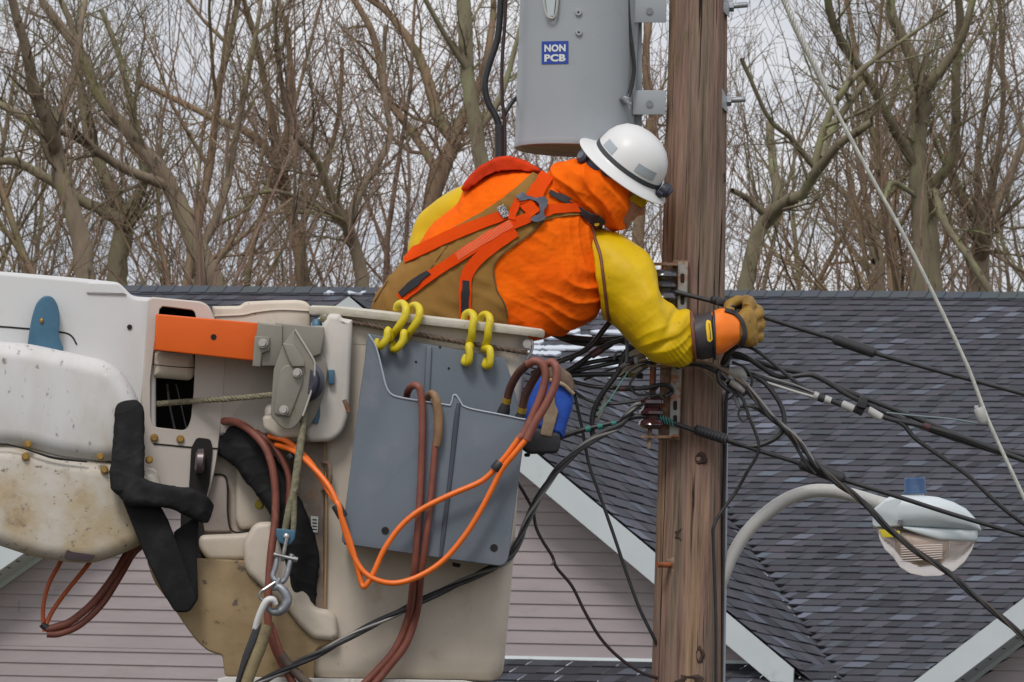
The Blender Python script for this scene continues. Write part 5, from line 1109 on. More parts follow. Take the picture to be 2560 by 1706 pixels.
# ================================================================== THE LINEWORKER
def fabric(name, col, col2=None, bscale=500, bump=.5, rough=.95, **kw):
    return mat(name, col, rough, col2=col2, vscale=5, bump=bump, bscale=bscale, spec=.12, **kw)
m_hv = fabric('orange_fleece', (.92, .150, .004), (.86, .115, .003), dirt=(.70, .08, .01), dscale=18, dthr=(.6, .8))
m_hvb = fabric('orange_webbing', (.90, .088, .006), (.84, .070, .006), 900, .8)
m_duck = fabric('brown_duck_canvas', (.30, .165, .045), (.26, .135, .036), 700, .6, dirt=(.20, .11, .05), dscale=9, dthr=(.62, .8))
m_yelr = mat('yellow_rubber_sleeve', (.68, .45, .002), .5, col2=(.60, .38, .003), vscale=6, dirt=(.50, .33, .01), dscale=9, dthr=(.55, .75), dirt2=(.28, .20, .03), d2scale=34, d2thr=(.66, .74), bump=.25, bscale=70, spec=.22)
m_skin = mat('skin', (.36, .17, .11), .5, var=.12, vscale=30, bump=.15, bscale=300)
m_strap = mat('dark_strap', (.03, .024, .028), .7, bump=.4, bscale=400)
m_helm = mat('white_helmet_shell', (.70, .70, .69), .42, var=.03, vscale=8, dirt=(.55, .54, .52), dscale=10, dthr=(.62, .8), dirt2=(.45, .44, .42), d2scale=40, d2thr=(.72, .78), coat=.05)
wk = thing('person', 'lineworker in orange hood, yellow rubber sleeves and white hard hat leaning to the pole', 'person', base=(1080, 1660, -160))
def fold(v, dx, dy, wl, seed, warp=26, sharp_=1.6):
    u = (-v.x*dy+v.y*dx); a = (v.x*dx+v.y*dy)
    q = u/wl+noise.noise(Vector((a/140, u/110, seed)))*warp/30+v.z/170
    s_ = math.sin(q*6.283)
    return (1-abs(s_))**sharp_
# --- hoodie torso
TS = [(1000, 960, 1220, 960, -160, 120), (940, 860, 1270, 900, -160, 125), (925, 768, 1300, 862, -160, 130), (962, 704, 1378, 842, -158, 136), (1010, 655, 1428, 826, -154, 142), (1071, 577, 1490, 792, -150, 148),
      (1132, 521, 1516, 752, -146, 148), (1164, 468, 1522, 700, -142, 142), (1197, 438, 1518, 650, -140, 132), (1247, 421, 1505, 606, -140, 120), (1308, 420, 1486, 570, -145, 100), (1360, 436, 1470, 545, -150, 76)]
def torso_disp(v, n, det=1):
    k = sstep(620, 760, v.y+(v.x-1300)*.4); am = .55+.9*noise.noise(Vector((v.x/120, v.y/120, 9.5)))
    g1 = fold(v, .80, .60, 104, 3.1, 26, 1.3)*10*k*am
    g2 = fold(v, .70, .72, 76, 7.7, 20, 1.4)*6.5*(1-k*.7)*sstep(1230, 1340, v.x)*am
    g3 = fold(v, .80, -.58, 92, 1.3, 22, 1.3)*8*sstep(1340, 1200, v.x)*sstep(640, 520, v.y)*am
    g4 = (noise.noise(Vector((v.x/34, v.y/34, v.z/60)))*3.2+noise.noise(Vector((v.x/90, v.y/90, v.z/90)))*7)
    arm = math.exp(-((v.x-1480)**2+(v.y-600)**2)/9000)*fold(v, .2, .98, 44, 5.0, 14)*5
    fine = (1-abs(noise.noise(Vector((v.x/30+v.y/44, v.y/13, v.z/30)))))**7*1.1+noise.noise(Vector((v.x/10, v.y/10, v.z/10)))*.5
    return (g1+g2+g3+arm)*(.95 if det else .6)+g4+(fine if det else 1)-3.5
px = PX(); chord(px, TS, 40, 2.3, 5)
tv, tf = remesh(px, 3.6, 9, torso_disp); emit('hoodie', tv, tf, m_hv, wk)
px = PX(); chord(px, TS, 40, 2.3, 5); t2, tf2 = remesh(px, 6, 8, lambda v, n: torso_disp(v, n, 0)); bvT = BVHTree.FromPolygons(t2, tf2)
# --- hood
HS = [(1362, 448, 1362, 462, -165, 14), (1370, 430, 1374, 482, -168, 50), (1388, 410, 1396, 497, -170, 72), (1424, 400, 1428, 511, -172, 84), (1465, 396, 1468, 529, -174, 90), (1502, 396, 1500, 549, -176, 92), (1538, 404, 1524, 570, -176, 88), (1566, 425, 1546, 579, -174, 80), (1582, 455, 1556, 574, -172, 70)]
def hood_disp(v, n):
    a = fold(v, .45, .89, 60, 2.2, 18, 1.3)*8*sstep(1400, 1460, v.x); b = fold(v, .93, .35, 70, 9.2, 18, 1.3)*6*sstep(1500, 1400, v.x)
    return a+b+noise.noise(Vector((v.x/30, v.y/30, v.z/40)))*3-3+(1-abs(noise.noise(Vector((v.x/16, v.y/34, v.z/30)))))**7*1.2+noise.noise(v/9)*.4
px = PX(); chord(px, HS, 30, 2.2, 4); chord(px, [(1390, 470, 1450, 545, -160, 70), (1420, 440, 1490, 560, -165, 78), (1470, 430, 1520, 566, -170, 80)], 24, 2.2, 3)
hv_, hf_ = remesh(px, 3.4, 5, hood_disp); emit('hood', hv_, hf_, m_hv, wk)
bvH = BVHTree.FromPolygons(hv_, hf_)
# --- right sleeve (yellow rubber) over the upper arm and forearm
SS = [(1470, 566, 1508, 800, -150, 96), (1500, 570, 1524, 806, -160, 98), (1540, 580, 1548, 828, -175, 96), (1585, 607, 1572, 856, -190, 94), (1622, 640, 1598, 882, -205, 90), (1643, 690, 1628, 902, -216, 84), (1655, 738, 1662, 914, -222, 78), (1682, 764, 1700, 914, -218, 70), (1708, 776, 1722, 908, -208, 64), (1732, 788, 1740, 898, -200, 60)]
def sl_disp(v, n):
    w_ = math.exp(-((v.x-1690)**2+(v.y-800)**2)/2600); c_ = math.exp(-((v.x-1700)**2+(v.y-884)**2)/900)
    crease = -9*math.exp(-(((v.x-1682)*.9+(v.y-800)*.45)/11)**2)*w_ + 7*math.exp(-(((v.x-1706)*.9+(v.y-806)*.45)/13)**2)*w_
    crease += -8*math.exp(-((v.x*.5+v.y*.87-(1640*.5+872*.87))/9)**2)*math.exp(-((v.x-1655)**2+(v.y-858)**2)/1500)
    crease += 5*fold(v, .55, .83, 22, 4, 8)*c_
    k2 = sstep(1560, 1640, v.x)*sstep(700, 860, v.y)
    crease += fold(v, .78, -.62, 58, 6.1, 22, 1.3)*2.6*k2
    return crease+noise.noise(Vector((v.x/60, v.y/60, v.z/60)))*5+noise.noise(Vector((v.x/24, v.y/24, v.z/40)))*1.2
px = PX(); chord(px, SS, 34, 2.15, 5)
sv_, sf_ = remesh(px, 3.6, 7, sl_disp); emit('rubber_sleeve', sv_, sf_, m_yelr, wk)
bvS = BVHTree.FromPolygons(sv_, sf_)
# left sleeve, mostly behind the back
px = PX(); px.tube([(1230, 500, -60), (1190, 522, -20), (1140, 556, 20), (1104, 592, 40), (1090, 640, 30), (1100, 700, -10), (1130, 760, -60)], [66, 70, 76, 76, 72, 66, 58], 22, sm=5)
lv, lf = remesh(px, 6, 5, lambda v, n: noise.noise(v/50)*5-1); emit('rubber_sleeve', lv, lf, m_yelr, wk)
# seams of the sleeve
def ringtube(nm, st, r, m_, off=2, n=40, p=2.15):
    x1, y1, x2, y2, d, hd = st; c = Vector(((x1+x2)/2, (y1+y2)/2, d)); a = Vector(((x2-x1)/2, (y2-y1)/2, 0)); L_ = a.length; a = a*((L_+off)/L_); P_ = []
    for j in range(n):
        t = 2*math.pi*j/n; cs, sn = math.cos(t), math.sin(t); P_.append(tuple(c+a*(abs(cs)**(2/p))*(1 if cs > 0 else -1)+Vector((0, 0, (hd+off)*(abs(sn)**(2/p))*(1 if sn > 0 else -1)))))
    mb = MB(); mb.tube(P_, r, 8, closed=True, sm=1); return part(nm, mb, m_, wk)
m_trim = mat('brown_rubber_trim', (.16, .05, .025), .55)
def drape_line(nm, pts, r, m_, bvs, off=2, n=7, parent=wk):
    P_ = []
    for x, y in smoothpts([(a, b, 0) for a, b in pts], n) if False else [(q_[0], q_[1]) for q_ in smoothpts([(a, b, 0) for a, b in pts], n)]:
        P_.append(tuple(hit(x, y, bvs, off)[0]))
    mb = MB(); mb.tube(P_, r, 7, sm=1); return part(nm, mb, m_, parent)
def hit(x, y, bvs, off):
    best = None
    # straight along depth in px space
    for b in bvs:
        h = b.ray_cast(Vector((x, y, -900)), Vector((0, 0, 1)))
        if h[0] is not None and (best is None or h[0].z < best[0].z): best = (h[0], h[1])
    if best is None:
        for b in bvs:
            h = b.find_nearest(Vector((x, y, -150)))
            if h[0] is not None and (best is None or (h[0]-Vector((x, y, -150))).length < best[2]): best = (h[0], h[1], (h[0]-Vector((x, y, -150))).length)
    nn = best[1]; nn = nn if nn.z < .2 else -nn
    return best[0]+nn*off, nn
def drape_poly(nm, poly, m_, bvs, off=3.5, th=3.5, step=7, parent=wk, wrinkle=None):
    from mathutils.geometry import delaunay_2d_cdt
    P_ = []
    m = len(poly)
    for i in range(m):
        a, b = Vector(poly[i]), Vector(poly[(i+1) % m]); k = max(1, int((b-a).length/step))
        for j in range(k): P_.append(a.lerp(b, j/k))
    nb = len(P_); xs = [p.x for p in P_]; ys = [p.y for p in P_]; inner = []
    def inside(x, y):
        c = False
        for i in range(nb):
            a, b = P_[i-1], P_[i]
            if (a.y > y) != (b.y > y) and x < (b.x-a.x)*(y-a.y)/(b.y-a.y)+a.x: c = not c
        return c
    y = min(ys)+step/2; row = 0
    while y < max(ys):
        x = min(xs)+(step/2 if row % 2 else 0)
        while x < max(xs):
            if inside(x, y) and min((p.x-x)**2+(p.y-y)**2 for p in P_) > (step*.5)**2: inner.append(Vector((x, y)))
            x += step
        y += step*.87; row += 1
    V_, E_, F_, _, _, _ = delaunay_2d_cdt(P_+inner, [(i, (i+1) % nb) for i in range(nb)], [], 1, 1e-4)
    tops, ns = [], []
    for v in V_:
        h, n_ = hit(v.x, v.y, bvs, off); 
        if wrinkle: h = h+n_*wrinkle(h)
        tops.append(h); ns.append(n_)
    mb = MB(); k = len(tops); cnt = {}
    for f in F_:
        for i in range(len(f)):
            e = tuple(sorted((f[i], f[(i+1) % len(f)]))); cnt[e] = cnt.get(e, 0)+1
    bd = [e for e, c in cnt.items() if c == 1]
    mb.add([tuple(t) for t in tops]+[tuple(t-n_*(th+2)) for t, n_ in zip(tops, ns)], [tuple(f) for f in F_]+[(a, b, k+b, k+a) for a, b in bd])
    return part(nm, mb, m_, parent, 60)
def drape_strap(nm, pts, hw, m_, bvs, off=6, th=3, parent=wk, n=8, cross=5, lift=None):
    C = [(q_[0], q_[1]) for q_ in smoothpts([(a, b, 0) for a, b in pts], n)]; m = len(C); R = []
    for i, (x, y) in enumerate(C):
        a, b = C[max(0, i-1)], C[min(m-1, i+1)]; t = Vector((b[0]-a[0], b[1]-a[1])).normalized(); pn = Vector((-t.y, t.x))
        h_ = hw if not isinstance(hw, (list, tuple)) else hw[0]+(hw[1]-hw[0])*i/(m-1)
        top = []; 
        for j in range(cross):
            w_ = (j/(cross-1)*2-1)*h_; q_, n_ = hit(x+pn.x*w_, y+pn.y*w_, bvs, off+(lift(i/(m-1)) if lift else 0)); top.append((q_, n_))
        # straps bridge hollows: keep the cross-section nearly straight
        mz = min(q_.z for q_, _ in top); top = [(Vector((q_.x, q_.y, q_.z*.4+(mz)*.6)), n_) for q_, n_ in top]
        R.append([tuple(q_) for q_, _ in top]+[tuple(q_-n_*th) for q_, n_ in top[::-1]])
    # smooth depth along the strap
    for _ in range(3):
        for i in range(1, m-1):
            R[i] = [(R[i][k][0], R[i][k][1], min(R[i][k][2], (R[i-1][k][2]+R[i][k][2]+R[i+1][k][2])/3)) for k in range(len(R[i]))]
    mb = MB(); mb.rings(R); return part(nm, mb, m_, parent, 50)
# --- overalls: back panel and crossing straps over the hoodie, trousers in the bucket
BR = roundpoly([(1013, 648), (1103, 588), (1200, 536), (1262, 494), (1338, 430), (1352, 432), (1362, 446), (1330, 478), (1318, 512), (1335, 534), (1400, 521), (1476, 527), (1474, 538), (1400, 543), (1358, 553), (1326, 583), (1262, 628), (1238, 652), (1232, 680), (1240, 726), (1258, 756), (1268, 793), (1272, 880), (930, 880), (918, 790), (925, 758), (962, 700)], [4, 20, 20, 10, 4, 4, 4, 10, 6, 6, 10, 2, 2, 10, 20, 20, 20, 14, 16, 20, 20, 10, 4, 4, 4, 10, 20], 4)
ov = drape_poly('overalls_back', BR, m_duck, [bvT], 4, 4, 8, wrinkle=lambda v: noise.noise(Vector((v.x/40, v.y/40, 3)))*2.5+fold(v, .75, .66, 90, 4, 18)*3.0)
px = PX(); chord(px, [(915, 770, 1296, 880, -160, 134), (930, 865, 1280, 905, -160, 134), (985, 960, 1240, 965, -160, 130), (1010, 1040, 1230, 1040, -160, 120)], 30, 2.3, 3)
for sx in (-1, 1): chord(px, [(1120+sx*70-62, 1010, 1120+sx*70+62, 1010, -160+sx*30, 80), (1080+sx*80-54, 1250, 1080+sx*80+54, 1250, -200+sx*40, 62), (1050+sx*85-46, 1450, 1050+sx*85+46, 1450, -160+sx*40, 52), (1030+sx*85-44, 1630, 1030+sx*85+44, 1630, -140+sx*40, 50)], 20, 2.1, 4)
ovv, ovf = remesh(px, 9, 3); emit('overalls_trousers', ovv, ovf, m_duck, wk)
for sx in (-1, 1):
    px = PX(); chord(px, [(1030+sx*85-40, 1610, 1030+sx*85+40, 1610, -140+sx*40, 44), (1030+sx*85-44, 1650, 1030+sx*85+50, 1655, -150+sx*40, 60), (1030+sx*85-38, 1685, 1030+sx*85+60, 1685, -170+sx*40, 80)], 18, 2.4, 3)
    bv_, bf_ = remesh(px, 6, 3); emit('boot', bv_, bf_, m_strap, wk)
drape_line('overalls_seam', [(1120, 618), (1100, 645), (1075, 680), (1060, 705)], 1.2, mat('brown_stitching', (.13, .07, .02), .9), [bvT], 6)
drape_line('overalls_seam', [(975, 706), (958, 732), (942, 758)], 1.6, bpy.data.materials['brown_stitching'], [bvT], 7)
drape_line('overalls_hem', [(1358, 556), (1326, 586), (1264, 631), (1240, 655), (1234, 680), (1242, 725), (1260, 757), (1269, 792)], 2.2, bpy.data.materials['brown_stitching'], [bvT], 5)
# --- body harness
hz = [bvT]
drape_strap('harness_strap', [(1014, 650), (1060, 628), (1120, 598), (1190, 568), (1264, 540)], 13.5, m_hvb, hz, 11)
drape_strap('harness_strap', [(1165, 800), (1163, 750), (1166, 700), (1178, 672), (1200, 646), (1240, 615), (1290, 580)], 14.5, m_hvb, hz, 11)
drape_poly('harness_pad', [(1154, 790), (1154, 745), (1157, 702), (1174, 703), (1172, 748), (1173, 790)], mat('black_hook_pad', (.014, .014, .018), .8, bump=.6, bscale=600), hz, 15, 2, 6)
st = drape_strap('harness_strap', [(1003, 752), (1045, 717), (1085, 690), (1145, 649), (1215, 604), (1280, 566), (1334, 542)], 12.5, m_hvb, hz, 14)
drape_poly('harness_pad', [(1003, 738), (1030, 712), (1056, 694), (1074, 684), (1083, 693), (1062, 708), (1038, 726), (1012, 750)], bpy.data.materials['black_hook_pad'], hz, 22, 3, 6)
m_hatch = bpy.data.materials.new('stitched_webbing'); m_hatch.use_nodes = True
tb_ = m_hatch.node_tree; ck_ = N(tb_, 'ShaderNodeTexChecker', Scale=170.0); ck_.inputs['Color1'].default_value = (.86, .062, .006, 1); ck_.inputs['Color2'].default_value = (.62, .16, .07, 1)
tb_.links.new(N(tb_, 'ShaderNodeTexCoord').outputs['Object'], ck_.inputs['Vector']); tb_.links.new(ck_.outputs[0], tb_.nodes['Principled BSDF'].inputs['Base Color']); tb_.nodes['Principled BSDF'].inputs['Roughness'].default_value = .9
drape_strap('stitched_panel', [(1146, 646), (1215, 602), (1280, 564)], 9.5, m_hatch, hz, 16)
drape_strap('harness_strap', [(1340, 536), (1372, 528), (1410, 524), (1470, 527)], [15, 10], m_hvb, hz, 11)
drape_strap('harness_strap', [(1322, 512), (1336, 490), (1350, 466), (1364, 446)], [20, 17], m_hvb, hz, 12)
drape_strap('harness_strap', [(1282, 556), (1286, 528), (1296, 508), (1312, 502)], 10, m_hvb, hz, 20)
drape_strap('harness_strap', [(1306, 506), (1320, 522), (1336, 540)], 15, m_hvb, hz, 17)
drape_strap('harness_label', [(1255, 520), (1262, 532), (1269, 546)], 9, mat('printed_label', (.05, .05, .055), .6, dirt2=(.5, .5, .5), d2scale=260, d2thr=(.50, .54)), hz, 17)
mdr = mat('dark_grey_buckle', (.075, .08, .105), .45, .2)
def dtube(nm, pts, r, m_, off, bvs=hz, parent=wk):
    P_ = [tuple(hit(x, y, bvs, off)[0]) for x, y in [(q_[0], q_[1]) for q_ in smoothpts([(a, b, 0) for a, b in pts], 3)]]
    z_ = sum(p[2] for p in P_)/len(P_); mb = MB(); mb.tube([(p[0], p[1], p[2]*.4+z_*.6) for p in P_], r, 8, sm=1); return part(nm, mb, m_, parent)
drape_poly('d_ring', roundpoly([(1291, 497), (1302, 489), (1314, 496), (1340, 502), (1354, 499), (1363, 510), (1358, 532), (1351, 547), (1362, 551), (1354, 560), (1324, 559), (1327, 550), (1339, 546), (1348, 524), (1343, 512), (1318, 508), (1300, 504)], 3), mdr, [BVHTree.FromPolygons(t2, tf2)], 25, 6, 5)
# dark collar tab of the sleeve harness with its yellow button, piping on the shoulder
cb = [bvT, bvH, bvS]
drape_strap('collar_strap', [(1372, 482), (1405, 500), (1440, 518), (1470, 535), (1492, 548), (1508, 560)], [5, 13], m_strap, cb, 9)
p_, n_ = hit(1499, 550, cb, 12); mb = MB(); mb.lathe((p_.x, p_.y, p_.z-7), (p_.x, p_.y, p_.z+6), [(0, 4), (0, 6.5), (1, 7)], 14); part('collar_button', mb, mat('yellow_button', (.75, .50, .01), .5), wk)
drape_line('sleeve_seam', [(1468, 540), (1478, 566), (1490, 604), (1502, 640), (1509, 690), (1515, 740), (1519, 775), (1524, 800)], 4.2, m_trim, [bvS, bvT], 2)
ringtube('cuff_trim', (1728, 783, 1738, 903, -204, 63), 4.5, m_trim, 2)
px = PX(); px.prism(roundpoly([(1152, 474), (1172, 442), (1203, 414), (1244, 393), (1276, 391), (1312, 402), (1346, 420), (1352, 432), (1320, 428), (1284, 424), (1246, 426), (1212, 440), (1184, 462), (1166, 480)], 12, 4), -215, -40, 9, 4, True)
cv_, cf_ = remesh(px, 3.4, 3, lambda v, n: noise.noise(v/22)*3+noise.noise(v/8)*.8); emit('shoulder_collar', cv_, cf_, fabric('red_orange_collar', (.66, .052, .010), (.55, .040, .010), dirt=(.40, .03, .01), dscale=12), wk)
mb = MB(); mb.tube([(1328, 414, -140), (1346, 424, -145), (1366, 440, -150)], [3, 6, 5], 8); part('collar_strap', mb, m_strap, wk)
# --- rubber glove cuff and leather glove on the right hand, gripping the cable
GS = [(1726, 790, 1736, 896, -204, 52), (1746, 787, 1752, 900, -200, 56), (1768, 782, 1768, 898, -196, 56), (1784, 780, 1786, 894, -192, 54)]
px = PX(); chord(px, GS, 28, 2.1, 3); g1, f1 = remesh(px, 4, 3, lambda v, n: noise.noise(v/30)*2); emit('glove_cuff', g1, f1, mat('black_rubber_cuff', (.04, .032, .036), .5, dirt=(.08, .06, .055), dscale=20), wk)
ringtube('cuff_edge', (1784, 777, 1788, 898, -191, 56), 3.2, m_tape, 0)
GS2 = [(1778, 779, 1776, 893, -193, 51), (1806, 770, 1806, 884, -184, 50), (1830, 782, 1832, 868, -174, 46), (1850, 796, 1850, 856, -164, 40)]
px = PX(); chord(px, GS2, 28, 2.2, 4); g2_, f2_ = remesh(px, 4, 3, lambda v, n: noise.noise(v/26)*2.2); emit('rubber_glove', g2_, f2_, mat('orange_rubber_glove', (.92, .20, .006), .45, dirt=(.75, .18, .03), dscale=12, dthr=(.6, .8), dirt2=(.30, .12, .05), d2scale=60, d2thr=(.70, .76)), wk)
bvG = BVHTree.FromPolygons(g1+g2_, f1+[tuple(i+len(g1) for i in f) for f in f2_])
m_lea = mat('tan_leather_glove', (.33, .185, .020), .65, col2=(.24, .13, .02), vscale=14, dirt=(.16, .095, .03), dscale=16, dthr=(.55, .72), bump=.7, bscale=90)
px = PX()
chord(px, [(1836, 796, 1832, 858, -160, 36), (1850, 776, 1850, 864, -158, 38), (1872, 768, 1878, 868, -154, 38), (1890, 784, 1893, 864, -144, 28)], 22, 2.5, 4)   # palm and back of the hand
fing = [[(1868, 772, -150), (1876, 758, -128), (1862, 752, -104), (1838, 756, -98), (1826, 764, -108)],
        [(1880, 794, -146), (1896, 784, -120), (1886, 772, -94), (1860, 774, -84), (1848, 780, -92)],
        [(1884, 820, -144), (1900, 812, -118), (1892, 798, -92), (1868, 798, -82), (1856, 802, -90)],
        [(1882, 846, -144), (1897, 842, -122), (1888, 828, -98), (1868, 826, -90), (1860, 828, -96)]]
for fg, r in zip(fing, (15.5, 16, 15.5, 14)): px.tube(fg, [r, r, r*.95, r*.9, r*.8], 12, sm=4); px.ball(fg[-1], r*.8, 6)
px.tube([(1842, 800, -160), (1826, 784, -166), (1822, 766, -158), (1836, 754, -144), (1852, 750, -134)], [15, 15, 14, 13, 11.5], 12, sm=4); px.ball((1852, 750, -134), 11.5, 6)      # thumb over the cable
gv, gf = remesh(px, 2.6, 2, lambda v, n: noise.noise(v/18)*2.0+noise.noise(v/7)*.5); emit('leather_glove', gv, gf, m_lea, wk)
bvL = BVHTree.FromPolygons(gv, gf)
drape_strap('glove_strap', [(1812, 776), (1836, 784), (1854, 804), (1862, 832), (1854, 862), (1838, 882)], 5.5, m_strap, [bvG, bvL], 4)
dtube('strap_buckle', [(1822, 772), (1832, 768), (1842, 774), (1838, 784), (1828, 784), (1822, 776)], 3, m_tape, 6, [bvG, bvL])
# cuff badge: a plain yellow oval on the dark cuff
drape_poly('cuff_badge', roundpoly([(1766, 801), (1776, 803), (1781, 850), (1774, 856), (1768, 852), (1764, 815)], 4), mat('badge_yellow', (.80, .50, .01), .5), [bvG], 2, 2, 5)
drape_line('badge_line', [(1771, 810), (1774, 830), (1775, 848)], .9, m_tape, [bvG], 4.4)
for k_ in range(9):
    x, y = 1781+k_*.9-(k_*k_)*.06, 801+k_*5.8
    drape_line('badge_letter', [(x, y), (x+2.6, y+1.6), (x+.5, y+3)], .7, m_lwhite, [bvG], 2.6, 2)
# --- continuous body: head, neck, trunk, arms with hands, legs
hf, hv2 = Vector((.83, .55, 0)), Vector((.55, -.83, 0)); HC = Vector((1541, 488, -172))
def hd(f, v, d=0): return tuple(HC+hf*f+hv2*v+Vector((0, 0, d)))
px = PX(); R = []
for v, fb, ff, w_ in ((-62, 30, 52, 10), (-57, 14, 62, 26), (-46, 0, 67, 38), (-34, -20, 67, 46), (-20, -40, 66, 52), (0, -66, 64, 58), (25, -78, 62, 60), (50, -84, 66, 62), (75, -80, 60, 58), (95, -62, 44, 46), (108, -34, 18, 24)):
    c = (fb+ff)/2; h = (ff-fb)/2; R.append([hd(c+h*math.cos(t)*1.0, v, w_*math.sin(t)) for t in [2*math.pi*j/26 for j in range(26)]])
px.rings(R)
px.tube([hd(58, 30), hd(68, 14), hd(76, 0), hd(66, -7)], [6, 8, 10, 7], 10, sm=4)         # nose
px.tube([hd(62, -17, -16), hd(70, -17, 0), hd(62, -17, 16)], 4.2, 8, sm=3); px.tube([hd(61, -25, -14), hd(69, -26, 0), hd(61, -25, 14)], 4.6, 8, sm=3)      # lips
px.ball(hd(58, -50), 13, 7); px.ball(hd(60, 38, -22), (10, 6, 20), 6); px.ball(hd(60, 38, 22), (10, 6, 20), 6)
for s_ in (-1, 1): px.tube([hd(-8, 28, s_*60), hd(-14, 16, s_*64), hd(-8, 2, s_*60)], [7, 9, 6], 8, sm=3)       # ears
px.tube([(1400, 520, -150), (1450, 515, -160), (1500, 510, -170)], [70, 52, 50], 18, sm=3)
inn_ = []
for x1, y1, x2, y2, d, h_ in TS:
    cx, cy = (x1+x2)/2, (y1+y2)/2; inn_.append((cx+(x1-cx)*.80, cy+(y1-cy)*.80, cx+(x2-cx)*.80, cy+(y2-cy)*.80, d, h_*.80))
chord(px, inn_, 26, 2.2, 3)
px.tube([(1440, 620, -150), (1530, 700, -172), (1610, 790, -205), (1652, 835, -220), (1720, 842, -206), (1790, 832, -190), (1840, 822, -166)], [62, 56, 50, 46, 38, 28, 24], 18, sm=4)
chord(px, [(1838, 806, 1838, 846, -160, 20), (1862, 792, 1866, 852, -154, 20), (1874, 800, 1878, 850, -150, 16)], 14, 2.3, 2)
for fg in fing: px.tube(fg, [8.5, 8.5, 8, 7.5, 7], 8, sm=3)
px.tube([(1842, 806, -160), (1828, 788, -164), (1824, 768, -156), (1838, 756, -142)], [9.5, 9, 8.5, 8], 8, sm=3)
px.tube([(1250, 510, -80), (1180, 540, -10), (1120, 590, 25), (1108, 650, 20), (1150, 740, -60), (1200, 800, -150)], [52, 50, 46, 44, 38, 30], 14, sm=4)
px.ball((1215, 815, -170), (30, 24, 20), 8)
for q_ in range(5): px.tube([(1222+q_*3, 812+q_*6, -176+q_*4), (1244+q_*2, 822+q_*7, -186+q_*4), (1256, 838+q_*7, -180+q_*4)], 8, 6, sm=2)
for sx in (-1, 1): chord(px, [(1120+sx*66-52, 930, 1120+sx*66+52, 930, -160+sx*30, 66), (1080+sx*80-44, 1250, 1080+sx*80+44, 1250, -200+sx*40, 50), (1050+sx*85-34, 1450, 1050+sx*85+34, 1450, -160+sx*40, 40), (1030+sx*85-24, 1640, 1030+sx*85+24, 1640, -140+sx*40, 30)], 16, 2.1, 3)
bv1, bf1 = remesh(px, 3.2, 2); emit('body', bv1, bf1, m_skin, wk)
bvB = BVHTree.FromPolygons(bv1, bf1)
# eye and brow seen behind the glasses
for s_ in (-1, 1):
    mb = MB(); mb.ball(hd(58, 24, s_*24), (7, 7, 7), 7); part('eye', mb, mat('eye_white', (.6, .57, .52), .25) if s_ < 0 else bpy.data.materials['eye_white'], wk)
gm = bpy.data.materials.new('amber_lens'); gm.use_nodes = True; g_ = gm.node_tree.nodes['Principled BSDF']; g_.inputs['Base Color'].default_value = (.85, .62, .04, 1); g_.inputs['Transmission Weight'].default_value = .55; g_.inputs['Roughness'].default_value = .08; g_.inputs['IOR'].default_value = 1.1
mb = MB(); R = []
for v in (8, 16, 24, 32, 36):
    R.append([hd(76-abs(t)*abs(t)/70-(v-24)**2/60, v, t) for t in range(-54, 55, 9)])
vs = [p for r in R for p in r]; n_ = 13; mb.add(vs, [(i*n_+j, i*n_+j+1, (i+1)*n_+j+1, (i+1)*n_+j) for i in range(4) for j in range(12)]); gl = part('safety_glasses', mb, gm, wk, mods=())
mb = MB(); mb.tube([hd(-6, 34, -66), hd(20, 34, -64), hd(44, 35, -56), hd(66, 35, -36), hd(77, 35, -10), hd(77, 35, 12)], 3, 8); part('glasses_frame', mb, m_tape, gl if False else wk)
# --- hard hat (its own frame: along brim, crown, and toward the viewer)
hu = Vector((.80, .60, 0)).normalized(); hc_ = Vector((hu.y, -hu.x, 0)); tl = math.radians(15)
HV = (hc_*math.cos(tl)+Vector((0, 0, -1))*math.sin(tl)).normalized(); HW = hu.cross(HV).normalized(); HO = Vector((1562, 424, -176))
def hp(u, v, w_): return tuple(HO+hu*u+HV*v+HW*w_)
helm = wk
mb = MB(); R = []; n = 48
def hring(ru, rw, v, shift=0): return [hp(ru*math.cos(t)+shift, v, rw*math.sin(t)) for t in [2*math.pi*j/n for j in range(n)]]
shell = [(131, 112, -9, -2), (132, 113, -7, -2), (128, 110, -3, -2), (110, 97, 5, -1), (98, 89, 12, 0), (96, 87, 24, 0), (94, 85, 38, 0), (90, 80, 57, -1), (80, 71, 77, -2), (64, 57, 95, -3), (44, 39, 106, -3), (23, 20, 112, -3), (4, 4, 114, -3)]
mb.rings([hring(96, 84, -2), hring(118, 102, -6)]+[hring(*s_) for s_ in shell], cap0=False); hs = part('hard_hat', mb, m_helm, wk, sharp=55)
R = [hring(96.5, 87.5, 13), hring(98, 89, 15), hring(97.5, 88.5, 26), hring(95, 86, 27)]
mb = MB(); mb.rings(R, closed=True); part('hat_band', mb, mat('grey_black_band', (.045, .05, .055), .6, dirt=(.12, .125, .13), dscale=30), hs)
def shell_r(v):
    for a, b in zip(shell, shell[1:]):
        if a[2] <= v <= b[2]: f = (v-a[2])/(b[2]-a[2]); return a[0]+(b[0]-a[0])*f, a[1]+(b[1]-a[1])*f
    return 90, 80
def hpatch(nm, t0, t1, v0, v1, off, m_, nn=8):
    mb = MB(); vs = []
    for i in range(nn+1):
        t = t0+(t1-t0)*i/nn
        for j in range(5):
            v = v0+(v1-v0)*j/4; a, b = shell_r(v); vs.append(hp((a+off)*math.cos(t), v+off*.4, (b+off)*math.sin(t)))
    mb.add(vs, [(i*5+j, i*5+j+1, (i+1)*5+j+1, (i+1)*5+j) for i in range(nn) for j in range(4)]); return part(nm, mb, m_, hs)
mrefl = mat('silver_reflective_patch', (.36, .40, .43), .35)
sg = 1 if hp(0, 0, 50)[2] < hp(0, 0, -50)[2] else -1
